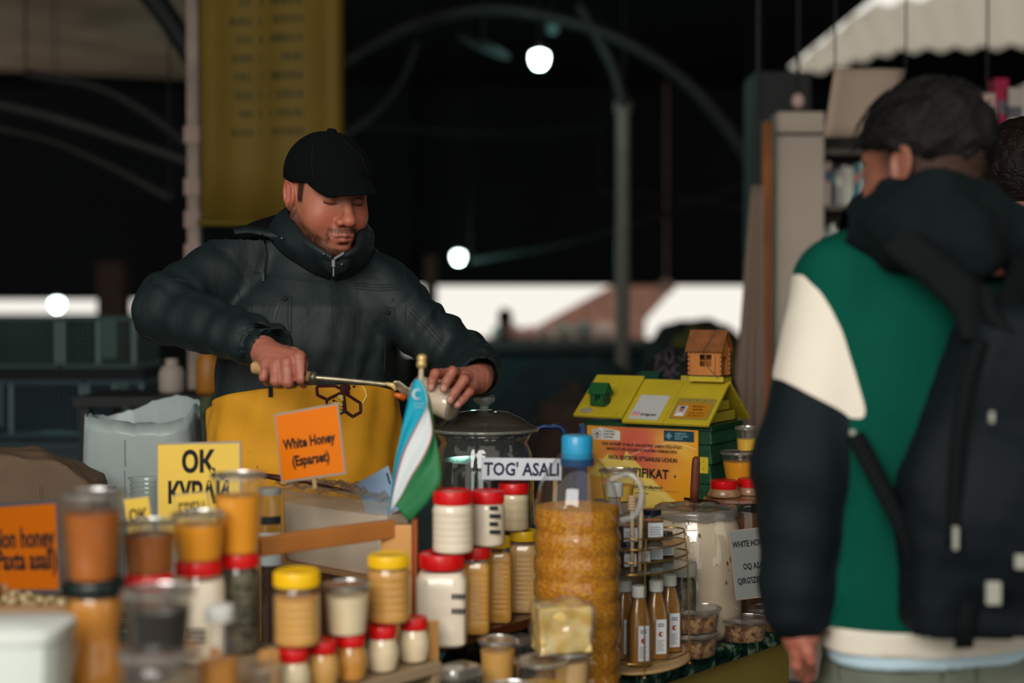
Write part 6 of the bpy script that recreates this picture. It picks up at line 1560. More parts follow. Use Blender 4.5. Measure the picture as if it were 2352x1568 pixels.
# right hand (picture left) closed round the handle
wr = W(600, 800, 2.80); el = W(430, 760, 2.95)
pal = []
mcp = [W(612, 838, YH - .006), W(634, 842, YH - .022), W(660, 834, YH - .030), W(688, 820, YH - .026)]
for m_ in mcp: pal.append(([W(606, 806, 2.785), m_], [.021, .0115]))
pip = [W(606, 866, YH - .012), W(634, 874, YH - .034), W(660, 877, YH - .040), W(692, 868, YH - .038)]
dip = [W(614, 876, YH + .012), W(642, 884, YH - .004), W(668, 886, YH - .008), W(700, 880, YH - .010)]
tip = [W(618, 862, YH + .026), W(646, 868, YH + .018), W(672, 868, YH + .016), W(702, 866, YH + .012)]
fing = [([a, b, c, d_], [.0125, .0112, .0100, .0085]) for a, b, c, d_ in zip(mcp, pip, dip, tip)]
fing[0][1][:] = [.0100, .0088, .0078, .0068]
thumb = ([W(628, 806, 2.775), W(676, 812, 2.752), W(706, 832, 2.738), W(712, 856, 2.728)], [.016, .0125, .0108, .0088])
def knuck(Q, d):
    for m_ in mcp[1:]: d = smin(d, ell(Q, m_, (.0085, .0125, .0085)), .006)
    return d + .00035 * wob(Q, 260, 8)
hr = hand(fing + [thumb], ([el, W(540, 788, 2.86), wr], [.034, .030, .0255]), None, None, palm=pal, extra=knuck) if False else None
lo = P(520, 900, 2.62); hi = P(735, 730, 2.92)
hr = hand(fing + [thumb], ([W(540, 786, 2.86), wr], [.030, .0255]), (lo.x, 2.66, lo.z), (hi.x, 2.90, hi.z), .0019, .005, pal, knuck)
# left hand (picture right) resting over the jar, fingers to the left and down
YL = 2.76
wl = W(1104, 868, 2.80)
mcp2 = [W(1030, 858, 2.765), W(1052, 858, 2.745), W(1073, 868, 2.738), W(1084, 886, 2.742)]
pip2 = [W(1000, 858, 2.728), W(1040, 852, 2.708), W(1066, 872, 2.702), W(1078, 900, 2.712)]
dip2 = [W(992, 876, 2.716), W(1026, 876, 2.698), W(1046, 900, 2.692), W(1062, 918, 2.702)]
tip2 = [W(990, 890, 2.714), W(1019, 893, 2.696), W(1033, 920, 2.690), W(1050, 930, 2.700)]
pal2 = [([W(1094, 872, 2.785), m_], [.0215, .0115]) for m_ in mcp2]
fing2 = [([a, b, c, d_], [.0110, .0096, .0086, .0076]) for a, b, c, d_ in zip(mcp2, pip2, dip2, tip2)]
fing2[3][1][:] = [.0100, .0085, .0076, .0068]
thumb2 = ([W(1080, 868, 2.80), W(1030, 872, 2.80), W(992, 890, 2.80), W(972, 905, 2.79)], [.016, .0125, .0105, .0085])
lo = P(955, 950, 2.64); hi = P(1160, 825, 2.86)
hl = hand(fing2 + [thumb2], ([W(1112, 858, 2.88), wl], [.026, .0235]), (lo.x, 2.66, lo.z), (hi.x, 2.90, hi.z), .0019, .004, pal2, lambda Q, d: d + .00035 * wob(Q, 260, 8))
# ---- body under the clothes
TC = P(705, 800, SY + .08)
def und(Q):
    d = loft(Q, [(.80, TC.x, TC.y + .02, .17, .12), (1.1, TC.x, TC.y, .17, .12), (1.38, TC.x + .01, TC.y - .02, .19, .11), (1.50, TC.x + .03, TC.y - .02, .08, .07)], .15)
    d = smin(d, chain(Q, [W(735, 600, SY + .06), tuple(HM @ Vector((0, -.04, -.13)))], [.06, .058], .02), .03)
    for s, (a, b, c) in enumerate(((W(590, 630, SY + .06), W(385, 715, SY - .09), W(570, 792, 2.83)), (W(880, 660, SY + .04), W(1058, 830, SY - .03), W(1106, 866, 2.83)))):
        d = smin(d, chain(Q, [a, b, c], [.042, .040, .030], .03), .03)
    for s in (-1, 1): d = smin(d, chain(Q, [(TC.x + s * .09, TC.y, .86), (TC.x + s * .11, TC.y + .01, .48), (TC.x + s * .12, TC.y + .03, .06)], [.085, .058, .042], .04), .04)
    return d
uv = surf(und, (TC.x - .45, TC.y - .42, .0), (TC.x + .52, TC.y + .22, 1.60), .014, 1)
# colours: skin for hands with redder knuckles and paler nails
handcol = []
for (hv_, hf_), tips, kn in ((hr, tip, pip + mcp), (hl, tip2, pip2)):
    c = np.tile(np.array(lin((160, 100, 82))), (len(hv_), 1)); n_ = np.asarray(wob(tuple(hv_.T), 120, 8))
    def mx(w_, cc):
        w_ = np.clip(w_, 0, 1)[:, None]; return c * (1 - w_) + np.array(cc) * w_
    c = mx(.12 + .10 * n_, lin((134, 70, 56)))
    for p_ in kn: c = mx(.45 * np.exp(-((hv_ - np.array(p_)) ** 2).sum(1) / .012 ** 2), lin((162, 76, 62)))
    if hv_ is hl[0]:
        for p_ in tips:
            q_ = hv_ - np.array(p_); c = mx(.75 * ((q_[:, 0] / .0062) ** 2 + (q_[:, 2] / .0075) ** 2 < 1) * (q_[:, 1] < -.003), lin((186, 138, 122)))
    handcol.append(c)
allv, allF = joinvf([(headv, headF), hr, hl, uv])
allc = np.concatenate([headcol, handcol[0], handcol[1], np.tile(np.array(lin((160, 100, 80))), (len(uv[0]), 1))])
M_skin = mat('skin', (196, 122, 96), .45, spec=.38, attr=True, sss=.12, bump=.12, bscale=260)
npmesh('body', allv, allF, M_skin, seller, allc)
# short hair tufts at the temple (strands hanging from under the cap)
mb = MB(); rnd = random.Random(8)
for k in range(280):
    a = rnd.random(); b = rnd.random()
    base = Vector((-.0765 + .006 * a - .002, .010 + .028 * a, .042 - .010 * b)); 
    q = base + Vector((-.002, .001 * b, 0)); pts = [q, q + Vector((-.0015, -.003, -.018 - .012 * b)), q + Vector((.001, -.007 - .002 * a, -.034 - .014 * b))]
    mb.tube([HM @ (p_ * S1) for p_ in pts], [.0006, .0005, .0001], 3, cap=False)
o = mb.build('hair', mat('dark_brown_hair', (26, 20, 18), .5), seller, world=True); o['kind'] = 'stuff'
# beard strands give the stubble its relief
mb = MB(); idx = np.where((w_ > .34) & (x < .05))[0]; rs_ = np.random.RandomState(2); idx = rs_.choice(idx, min(6500, len(idx)), replace=False)
for i in idx:
    p_ = v[i]; n_ = Vector((p_[0], p_[1] * .8, p_[2] * .3 + .02)).normalized(); d_ = Vector((0, -.15, -1)); q0 = Vector(p_) * S1; L_ = .0035 + .0035 * rs_.rand()
    q1 = q0 + (n_ * .45 + d_ * .8 + Vector(rs_.normal(size=3)) * .25).normalized() * L_
    a_, b_ = HM @ q0, HM @ q1; s_ = (b_ - a_).orthogonal().normalized() * .0003
    mb.add([a_ - s_, a_ + s_, b_], [(0, 1, 2)])
o = mb.build('beard', mat('beard_hair', (30, 21, 17), .9, spec=.05), seller, world=True); o['kind'] = 'stuff'
# ---- cap: crown, brim, button
def cap_sdf(Q):
    x, y, z = Q
    d = ell(Q, (0, -.010, .046), (.093, .112, .094))
    yy = y * .10
    cut = .028 - .10 * np.maximum(y - .0, 0) * 0 + .16 * np.maximum(y, 0)      # lower edge, rising toward the front
    return np.maximum(np.maximum(d, cut - z), -ell(Q, (0, -.010, .038), (.086, .104, .086)))
M_cap = mat('black_suede_cap', (7, 11, 12), .95, spec=.1, var=.15, vscale=20, bump=.15, bscale=200)
v_, F_ = surf(lambda Q: cap_sdf(Q) + .0007 * wob(Q, 60), (-.11, -.14, .0), (.11, .12, .165), .0026, 2)
capo = npmesh('cap', wv(HM, v_ * S1), F_, M_cap, seller)
rows = []
for i in range(25):
    u = -1 + 2 * i / 24; a = u * 1.12; col_ = []
    for k in range(9):
        t_ = k / 8
        bx__ = .0865 * math.sin(a); by__ = -.010 + .1075 * math.cos(a); bz = .050 + .008 * math.cos(a)
        reach = .074 * max(0, math.cos(a * 1.38)) ** .62
        dx = bx__ * (1 + .02 * t_) ; yy = by__ + reach * t_; zz = bz - (.036 * t_ ** 1.1 * (.25 + .75 * abs(math.sin(a)) ** 1.5) + .012 * t_) * min(1, reach / .05) - .004 * abs(u) ** 3
        col_.append(HM @ (Vector((dx, yy, zz)) * S1))
    rows.append(col_)
o = MB().grid(rows).build('cap_brim', M_cap, seller, smooth=True, world=True); s_ = o.modifiers.new('s', 'SOLIDIFY'); s_.thickness = .004; s_.offset = 0
MB().lathe([(.001, -.002), (.011, -.001), (.011, .006), (.008, .009), (.001, .0095)], 16, M=HM @ T(0, -.012, .139)).build('cap_button', M_cap, seller, world=True, smooth=True)
mb = MB(); bvc = bvh_of(wv(HM, v_ * S1), F_)
for pts in ([(719, 330), (716, 370), (720, 424)], [(790, 322), (830, 360), (850, 412)], [(708, 419), (780, 416), (845, 428)]): strip(mb, bvc, pts, .0007, .0002, 6)
mb.build('cap_seams', mat('cap_seam', (9, 13, 13), .8), seller, world=True)['kind'] = 'stuff'
# ---- jacket
J = {}
shR, elR, cuR = W(566, 592, SY + .06), W(378, 712, SY - .09), W(616, 797, 2.805)
shL, elL, cuL = W(872, 665, SY + .05), W(1070, 836, SY - .02), W(1106, 862, 2.800)
YAW = .22
zt0 = P(0, 930, SY).z
def jacket(Q):
    d = loft(Q, [(zt0 - .02, TC.x - .005, TC.y, .196, .150), (zt0 + .06, TC.x, TC.y, .205, .160), (1.22, TC.x, TC.y - .01, .200, .158), (1.36, TC.x + .01, TC.y - .02, .198, .145), (1.45, TC.x + .015, TC.y - .03, .185, .125), (1.525, TC.x + .02, TC.y - .02, .130, .095), (1.57, TC.x + .025, TC.y - .02, .09, .08)], YAW, 2.3)
    d = smin(d, cone(Q, W(640, 552, SY + .06), shR, .062, .080)[0], .05)
    d = smin(d, cone(Q, W(815, 600, SY + .06), shL, .055, .070)[0], .05)
    a1, t1 = cone(Q, shR, elR, .080, .070); a2, t2 = cone(Q, elR, cuR, .070, .047)
    ar = smin(a1, a2, .03)
    b1, s1 = cone(Q, shL, elL, .074, .066); b2, s2 = cone(Q, elL, cuL, .064, .045)
    al = smin(b1, b2, .03)
    # sleeve creases run across the arm and die out along it
    def cr(t, amp, n, ph): return amp * np.sin(n * t + ph + 1.2 * wob(Q, 16, 5)) 
    ar = ar + cr(t1, .0028, 26, 0) * (t1 > .3) + cr(t2, .0022, 34, 1.3) * (.3 + t2)
    al = al + cr(s1, .0030, 30, 2) * (s1 > .25) * (.4 + s1) + cr(s2, .004, 12, .5)
    d = smin(d, ar, .028); d = smin(d, al, .028)
    d = d + .0030 * wob(Q, 26, 8, 0, (1.4, 1, .7)) + .0014 * wob(Q, 70, 8, 8, (1.6, 1, .5))
    fo = wob((Q[0] + .6 * Q[2], Q[1], Q[2]), 12, 7, 2, (2.6, 1, .5)); fo2 = wob((Q[0] - .7 * Q[2], Q[1], Q[2]), 13, 7, 11, (2.8, 1, .5))
    md = np.clip(wob(Q, 7, 6, 5), 0, 1); md2 = np.clip(wob(Q, 9, 6, 15), 0, 1)
    d = d + .0050 * md * np.exp(-(fo / .16) ** 2) + .0040 * md2 * np.exp(-(fo2 / .16) ** 2)
    # open cuffs
    for c, e, r in ((cuR, elR, .038), (cuL, elL, .034)):
        c = V3(c); e = V3(e); dd = (c - e) / np.linalg.norm(c - e); pl = (Q[0] - c[0]) * dd[0] + (Q[1] - c[1]) * dd[1] + (Q[2] - c[2]) * dd[2]
        near = np.sqrt((Q[0] - c[0]) ** 2 + (Q[1] - c[1]) ** 2 + (Q[2] - c[2]) ** 2) - .09
        d = np.maximum(d, np.minimum(pl - .018, .03) - 10 * np.maximum(near, 0))
        hole = cone(Q, tuple(c - dd * .035), tuple(c + dd * .08), r, r)[0]
        d = np.maximum(d, -hole)
    return d
lo = (W(290, 0, SY)[0], SY - .44, zt0 - .03); hi = (W(1180, 0, SY)[0], SY + .28, 1.60)
v_, F_ = surf(jacket, lo, hi, .0052, 2)
M_jkt = mat('dark_teal_nylon', (16, 29, 31), .62, var=.10, vscale=5, bump=.5, bscale=16, stretch=(1.5, 1, .6), spec=.35)
npmesh('jacket', v_, F_, M_jkt, seller)
jb = bvh_of(v_, F_)
# collar: stands up round the neck and closes at the throat
def onj(px, py, Yd, off=.002):
    h_ = hit(jb, px, py, off); return h_ if h_ is not None and abs(h_.y - Yd) < .16 else P(px, py, Yd)
topL = [P(700, 470, 3.235), P(664, 474, 3.205), P(654, 484, 3.15), P(664, 508, 3.085), P(694, 542, 3.03), P(732, 570, 3.00), P(764, 590, 2.99)]
botL = [P(700, 520, 3.25), P(640, 520, 3.225), P(620, 530, 3.16), onj(628, 556, 3.09), onj(662, 592, 3.05), onj(712, 624, 3.03), onj(757, 642, 3.02)]
topR = [P(700, 470, 3.235), P(770, 476, 3.235), P(822, 496, 3.18), P(832, 524, 3.11), P(827, 556, 3.03), P(806, 578, 2.99), P(774, 592, 2.985)]
botR = [P(700, 520, 3.25), P(790, 528, 3.24), P(848, 540, 3.18), onj(850, 570, 3.10), onj(840, 606, 3.04), onj(808, 634, 3.02), onj(768, 644, 3.015)]
cax = P(745, 540, 3.11)
for tp, bt in ((topL, botL), (topR, botR)):
    rows = []
    for a_, b_ in zip(smoothen(tp, 5), smoothen(bt, 5)):
        m_ = (a_ + b_) / 2; out = Vector((m_.x - cax.x, m_.y - cax.y, 0)).normalized(); r_ = []
        for k in range(9):
            u = k / 8; r_.append(b_.lerp(a_, u) + out * (.012 * math.sin(math.pi * u) + .002 * math.sin(u * 9 + m_.x * 60)))
        inn = Vector((cax.x - a_.x, cax.y - a_.y, 0)).normalized()
        r_ += [a_ + inn * .007 + Vector((0, 0, .001)), a_ + inn * .013 - Vector((0, 0, .010)), a_ + inn * .014 - Vector((0, 0, .035))]
        rows.append(r_)
    o = MB().grid(rows).build('collar', M_jkt, seller, smooth=True, world=True); s_ = o.modifiers.new('s', 'SOLIDIFY'); s_.thickness = .004; s_.offset = 0
# storm flap folded at the throat (picture right of the zip)
fl2 = [[(781, 598), (800, 592), (822, 580)], [(778, 612), (802, 606), (828, 596)], [(774, 626), (796, 622), (818, 612)], [(770, 640), (786, 642), (806, 636)]]
rows = [smoothen([onj(a_, b_, 3.01, .010) for a_, b_ in r_], 4) for r_ in fl2]; rows = list(map(list, zip(*[smoothen(list(c_), 4) for c_ in zip(*rows)])))
o = MB().grid(rows).build('collar_flap', M_jkt, seller, smooth=True, world=True); s_ = o.modifiers.new('s', 'SOLIDIFY'); s_.thickness = .006
# hood lump behind the neck
hc = P(628, 520, SY + .13)
v2, F2 = surf(lambda Q: smin(ell(Q, (hc.x, hc.y, hc.z - .02), (.075, .07, .042)), cone(Q, (hc.x + .02, hc.y + .02, hc.z - .02), (hc.x + .19, hc.y + .02, hc.z - .025), .045, .035)[0], .03) + .002 * wob(Q, 50), (hc.x - .11, hc.y - .1, hc.z - .1), (hc.x + .27, hc.y + .12, hc.z + .06), .006, 2)
npmesh('hood', v2, F2, mat('black_hood_lining', (7, 10, 10), .9, spec=.1, bump=.3, bscale=80), seller)
# shoulder strap, flap
M_seam = mat('jacket_seam', (26, 36, 38), .6)
M_zip = mat('zip_metal', (74, 78, 78), .4, metal=.6)
M_cord = mat('black_cord', (5, 8, 8), .7)
e1 = [[onj(*q_, .004) for q_ in r_] for r_ in ([(536, 527, 3.14), (566, 523, 3.13), (602, 526, 3.11), (644, 541, 3.08)], [(540, 540, 3.10), (570, 537, 3.09), (604, 543, 3.08), (640, 555, 3.06)])]
rows = [smoothen(r_, 5) for r_ in e1]
o = MB().grid(rows).build('shoulder_strap', M_jkt, seller, smooth=True, world=True); s_ = o.modifiers.new('s', 'SOLIDIFY'); s_.thickness = .006
# seams
mb = MB()
for pts in ([(610, 560), (590, 600), (578, 640), (573, 690), (585, 740)], [(577, 622), (640, 634), (700, 640), (758, 650)], [(577, 626), (640, 638), (700, 645), (757, 655)], [(760, 655), (762, 720), (758, 800), (757, 880)], [(818, 650), (822, 720), (820, 800), (816, 860)],
            [(815, 650), (870, 655), (925, 652)], [(815, 656), (870, 661), (924, 658)], [(815, 662), (870, 668), (924, 664)], [(350, 650), (400, 640), (450, 650)], [(520, 620), (545, 660), (556, 700)], [(480, 660), (500, 650), (530, 640), (560, 634)], [(940, 715), (975, 750), (1010, 790), (1035, 815)], [(946, 709), (981, 744), (1016, 783)],
            [(930, 610), (934, 680), (930, 740), (925, 800)], [(330, 770), (400, 800), (480, 826), (560, 838)], [(662, 690), (660, 730), (664, 770)], [(905, 730), (912, 790), (908, 860)], [(882, 720), (886, 790), (882, 850)]):
    strip(mb, jb, pts, .0011, .0002, 7)
mb.build('stitched_seam', M_seam, seller, world=True)['kind'] = 'stuff'
mb = MB()
strip(mb, jb, [(642, 695), (634, 720), (629, 738)], .0022, .0005, 5); mb.build('pocket_zip', M_zip, seller, world=True)
mb = MB(); strip(mb, jb, [(894, 722), (900, 745), (903, 775)], .0012, .0005, 5); mb.build('pocket_zip', M_seam, seller, world=True)
for px, py in ((654, 687), (892, 716)):
    h_ = hit(jb, px, py, .002)
    if h_: MB().lathe([(.0055, 0), (.0055, .0015), (.003, .003), (.001, .002)], 16, M=Matrix.Translation(h_) @ Matrix.Rotation(math.radians(90), 4, 'X')).build('snap_button', M_cord, seller, world=True, smooth=True)
for pts in ([(648, 678), (670, 684), (668, 770)], [(884, 705), (905, 708), (910, 735)]):
    mb = MB(); strip(mb, jb, pts, .0014, .0004, 6); mb.build('pocket_flap_edge', M_seam, seller, world=True)['kind'] = 'stuff'
mb = MB()
cp_ = [(750, 640), (748, 622), (750, 608), (756, 600)]
for i, (a_, b_) in enumerate(smoothen([(q_[0], q_[1], 0) for q_ in cp_], 5) and [(q_.x, q_.y) for q_ in smoothen([(q_[0], q_[1], 0) for q_ in cp_], 5)]):
    q_ = onj(a_, b_, 3.0, .006); mb.box((q_.x - .0035, q_.y - .002, q_.z - .0010), (q_.x + .0035, q_.y + .001, q_.z + .0010))
for k in range(9):
    q_ = P(768 + k * 2.6, 594 - k * 1.6, 2.978); mb.box((q_.x - .001, q_.y - .002, q_.z - .003), (q_.x + .001, q_.y + .001, q_.z + .003))
mb.build('zip_teeth', M_zip, seller, world=True)['kind'] = 'stuff'
q_ = P(766, 604, 2.972); MB().box((q_.x - .004, q_.y - .003, q_.z - .009), (q_.x + .004, q_.y + .003, q_.z + .008)).box((q_.x - .0022, q_.y - .002, q_.z - .028), (q_.x + .0022, q_.y + .001, q_.z - .009)).build('zip_pull', M_zip, seller, world=True, bevel=.001)
for px, py, Y_ in ((744, 583, 2.99), (785, 607, 2.985), (647, 547, 3.05)):
    q_ = P(px, py, Y_); MB().lathe([(.0032, 0), (.0032, .0015), (.001, .0022)], 12, M=Matrix.Translation(q_) @ Matrix.Rotation(math.radians(90), 4, 'X')).build('snap_button', M_zip, seller, world=True, smooth=True)
# drawstring
H_ = [P(602, 538, 3.03)] + [hit(jb, a_, b_, .004) for a_, b_ in ((608, 556), (612, 580), (611, 600), (609, 622), (607, 642))]; H_ = [h_ for h_ in H_ if h_ is not None]
MB().tube(smoothen(H_, 4), .0022, 8).build('drawstring', M_cord, seller, world=True, smooth=True)
e_ = H_[-1]; MB().tube([e_ + Vector((0, -.001, .012)), e_ + Vector((0, -.001, -.006))], .0036, 8).build('cord_stopper', mat('cord_stopper', (30, 44, 48), .3, coat=.5), seller, world=True)
# ---- trousers and shoes behind the counter
def trs(Q):
    d = loft(Q, [(.80, TC.x, TC.y + .01, .175, .13), (.99, TC.x, TC.y + .01, .175, .125)], .1)
    for s in (-1, 1): d = smin(d, chain(Q, [(TC.x + s * .09, TC.y, .86), (TC.x + s * .11, TC.y + .01, .48), (TC.x + s * .12, TC.y + .03, .05)], [.10, .078, .070], .04), .04)
    return np.maximum(d, .05 - Q[2])
v2, F2 = surf(trs, (TC.x - .25, TC.y - .2, .02), (TC.x + .25, TC.y + .2, 1.02), .014, 1); npmesh('trousers', v2, F2, mat('black_trousers', (22, 26, 30), .8), seller)
for s in (-1, 1):
    c_ = (TC.x + s * .12, TC.y)
    f = lambda Q: np.maximum(smin(ell(Q, (c_[0], c_[1] - .02, .035), (.05, .13, .045)), ell(Q, (c_[0], c_[1] + .04, .06), (.045, .055, .06)), .02), .001 - Q[2])
    v2, F2 = surf(f, (c_[0] - .07, c_[1] - .17, -.01), (c_[0] + .07, c_[1] + .13, .14), .009, 1); npmesh('shoe', v2, F2, M_cord, seller)
# ---- apron
AY = SY + .06; az0 = .62
atop = lambda a: P(0, 884, 2.95).z - .020 * max(0, a + .2) ** 1 * 0 - .035 * ((a - .15) / 1.35) ** 2 - .006 - .06 * max(0, a - .7) ** 2
def apt(a, z):
    """a: angle round the body, 0 facing the camera"""
    b = 1 + .035 * math.sin((z - 1.0) * 9 + 1.5); rx_ = (.213) * b; ry_ = .180 * b
    a2 = a
    wv_ = .003 * math.sin(a * 9 + z * 14) + .0025 * math.sin(a * 17 - z * 22) + .002 * math.sin(z * 60 + a * 5)
    x_ = rx_ * math.sin(a2) * (1 + 0) ; y_ = -ry_ * math.cos(a2)
    sq_ = (abs(math.sin(a2)) ** 2.3 + abs(math.cos(a2)) ** 2.3) ** (-1 / 2.3)
    x_ *= sq_; y_ *= sq_; n_ = math.hypot(x_, y_); x_ += wv_ * x_ / n_; y_ += wv_ * y_ / n_
    c, s = math.cos(YAW), math.sin(YAW)
    return Vector((TC.x - .004 + c * x_ - s * y_, TC.y - .002 + s * x_ + c * y_, z))
rows = []
NA, NZ = 90, 70
for i in range(NA + 1):
    a = -1.62 + 3.1 * i / NA; zt_3 = atop(a)
    rows.append([apt(a, zt_3 + (az0 - zt_3) * k / NZ) for k in range(NZ + 1)])
M_apr = mat('yellow_apron_cotton', (206, 144, 26), .75, var=.14, vscale=7, bump=.25, bscale=16)
def apr_mat():
    m = M_apr; nt = m.node_tree; b = nt.nodes['Principled BSDF']; N = nt.nodes.new; L = nt.links.new
    src = b.inputs['Base Color'].links[0].from_socket
    tc = N('ShaderNodeTexCoord'); n = N('ShaderNodeTexNoise'); n.inputs['Scale'].default_value = 60; n.inputs['Detail'].default_value = 5; n.inputs['Roughness'].default_value = .75
    mp = N('ShaderNodeMapping'); mp.inputs['Scale'].default_value = (1, 1, .5); L(tc.outputs['Object'], mp.inputs[0]); L(mp.outputs[0], n.inputs[0])
    mr = N('ShaderNodeMapRange'); mr.inputs[1].default_value = .60; mr.inputs[2].default_value = .72; mr.inputs[4].default_value = .6; L(n.outputs['Fac'], mr.inputs[0])
    mx = N('ShaderNodeMix'); mx.data_type = 'RGBA'; mx.inputs[7].default_value = (*lin((120, 84, 26)), 1)
    L(mr.outputs[0], mx.inputs[0]); L(src, mx.inputs[6]); L(mx.outputs[2], b.inputs['Base Color'])
apr_mat()
o = MB().grid(rows).build('apron', M_apr, seller, smooth=True, world=True); s_ = o.modifiers.new('s', 'SOLIDIFY'); s_.thickness = .003; s_.offset = 1
MB().tube([r_[0] + Vector((0, 0, -.001)) for r_ in rows], .0032, 6).build('apron_hem', M_apr, seller, world=True, smooth=True)
mbv = MB().grid(rows); ab = BVHTree.FromPolygons([Vector(q_) for q_ in mbv.v], mbv.f)
# bee print
M_bee = mat('dark_maroon_print', (62, 22, 26), .7)
def hexpts(c, r, rot): return [(c[0] + r * math.cos(rot + k * math.pi / 3), c[1] + r * math.sin(rot + k * math.pi / 3)) for k in range(7)]
mb = MB()
def pl_(pts, r=.0034): strip(mb, ab, pts, r, .0036, 4)
pl_([(727, 888), (748, 876), (780, 892), (786, 900), (752, 917), (729, 906), (727, 888)])
pl_([(787, 901), (826, 926), (827, 946), (809, 956), (792, 944), (787, 901)])
pl_([(752, 917), (750, 934), (778, 950), (792, 942)], .0030); pl_([(787, 901), (788, 942)], .0028); pl_([(764, 918), (788, 932)], .0022); pl_([(756, 926), (788, 945)], .0020)
pl_([(808, 889), (818, 885)], .0022); pl_([(784, 876), (790, 884)], .003)
mb.build('bee_wings', M_bee, seller, world=True)
mb = MB()
for r_ in (3, 6, 9): pl_([(790 + r_ * math.cos(q_), 890 + r_ * 1.05 * math.sin(q_)) for q_ in np.linspace(0, 6.3, 14)], .0036)
pl_([(780, 902), (800, 902)], .003); mb.build('bee_head', M_bee, seller, world=True)
mb = MB(); pl_([(774, 908), (786, 918)], .0030); pl_([(768, 922), (784, 930)], .003); pl_([(772, 938), (784, 944)], .0025); pl_([(778, 907), (786, 911)], .0026)
mb.build('bee_stripes', mat('pale_yellow_print', (214, 196, 96), .7), seller, world=True)
mb = MB(); pl_([(822, 880), (836, 893), (840, 910), (832, 925), (826, 927)], .0020); mb.build('pale_hexagon', mat('pale_yellow_print', (214, 196, 96)), seller, world=True)
# black clip on the hem, waist string
h_ = hit(ab, 622, 893, .004)
if h_: MB().box((h_.x - .004, h_.y - .006, h_.z - .016), (h_.x + .004, h_.y + .001, h_.z + .004)).build('apron_clip', M_cord, seller, world=True, bevel=.001)
# ---- what he holds: scraper, jar
sp = thing('scraper', 'long honey scraper with a pale wooden grip held by the seller', 'scraper', P(640, 852, YH))
g0, g1 = P(572, 843, YH + .012), P(714, 866, YH - .004)
MB().tube([g0 + Vector((.004, 0, 0)), g0 + Vector((.009, 0, 0)), g0.lerp(g1, .3), g1], [.007, .0125, .0115, .011], 14).build('grip', mat('worn_pale_wood', (172, 134, 92), .6, var=.25, vscale=40), sp, world=True, smooth=True)
MB().tube([g1, g1 + (g1 - g0).normalized() * .010], [.0125, .0115], 14).build('ferrule', mat('sticky_metal', (104, 100, 88), .3, metal=.6, var=.3, vscale=60), sp, world=True, smooth=True)
s0, s1_ = g1, P(900, 884, YH + .012)
MB().tube(smoothen([s0, s0.lerp(s1_, .5) + Vector((0, 0, .001)), s1_], 4), .0042, 10).build('shaft', mat('honeyed_steel', (168, 156, 132), .25, metal=.7, var=.3, vscale=60, stretch=(1, 1, 1)), sp, world=True, smooth=True)
MB().tube([s1_ + Vector((-.012, -.002, .003)), s1_ + Vector((.002, -.004, 0)), s1_ + Vector((.008, -.004, -.010))], [.003, .0055, .003], 8).build('honey_drip', mat('pale_drip', (206, 180, 104), .3, coat=.6), sp, world=True, smooth=True)
q0, q1 = P(903, 884, YH + .01), P(950, 900, YH + .02)
rows = [[q0.lerp(q1, u) + Vector((0, 0, (vv - .5) * (.016 + .018 * u) - .006 * u + .004 * math.sin(u * 6))) + Vector((0, .004 * math.cos(vv * 3), 0)) for vv in np.linspace(0, 1, 6)] for u in np.linspace(0, 1, 8)]
o = MB().grid(rows).build('blade', mat('honeyed_steel', (168, 156, 132)), sp, smooth=True, world=True); s_ = o.modifiers.new('s', 'SOLIDIFY'); s_.thickness = .003
MB().tube([P(905, 905, YH + .005), P(930, 913, YH + .01)], [.004, .008], 8).build('honey_clump', mat('clump_honey', (190, 88, 22), .2, coat=.6), sp, world=True, smooth=True)
a_, b_ = P(958, 893, YH + .02), P(1046, 936, YH - .015); ax_ = (b_ - a_).normalized(); Mj = Matrix.Translation(a_) @ ax_.to_track_quat('Z', 'X').to_matrix().to_4x4(); LJ = (b_ - a_).length
hj = thing('honey_jar', 'ribbed jar of white honey lying tilted under the seller\'s fingers', 'jar', M=Mj)
pf = [(.027, 0), (.029, .003)]; zz = .008
for k in range(7): pf += [(.0305, zz), (.029, zz + .003)]; zz += .006
pf += [(.031, zz), (.031, LJ - .006), (.027, LJ)]
MB().lathe(pf, 32).build('jar_body', clear('jar_plastic_wet', (236, 232, 224), .05, 2.0, .12), hj, auto=40)
MB().lathe([(r_ - .002, z_ + (.002 if z_ < .001 else 0)) for r_, z_ in pf[:-1]] + [(.001, LJ - .004)], 32).build('honey', M_white, hj, auto=40)
MB().lathe([(.0265, -.004), (.0275, -.004), (.0275, .003), (.0265, .003)], 32, cap=False).build('mouth_ring', clear('jar_plastic_wet'), hj, auto=40)
# dark strap/handle arc behind the flag
# ================================================================== the customer
CYD = 2.2
cust = thing('person', 'customer seen from behind in a green, cream and black hooded jacket with a backpack', 'person', (P(2130, 900, CYD + .03).x, CYD + .03, 0))
A_ = math.radians(180 - 42)
HM2 = frame(P(2122, 392, CYD), -A_, math.radians(6))
S2 = .96
v, F = surf(lambda Q: head_sdf(Q, 1.0), (-.11, -.125, -.185), (.11, .14, .14), .0035, 1)
x, y, z = v.T; ax = np.abs(x); col = np.tile(np.array(lin((132, 82, 64))), (len(v), 1))
hairl = np.array(lin((30, 24, 20)))
fade = np.maximum(sstep(-y + .5 * z, -.05, .0) * sstep(z, -.085, -.03), sstep(z, .02, .05) * (y < .075)) * (ax < .082)
N2 = _rng.rand(len(v)); mixc(fade * (.75 + .25 * N2), hairl)
mixc(np.exp(-((z + .03) / .05) ** 2) * sstep(-z, -.01, .04) * (y > .0) * (y < .06) * .45, hairl)
cv = wv(HM2, v * S2)
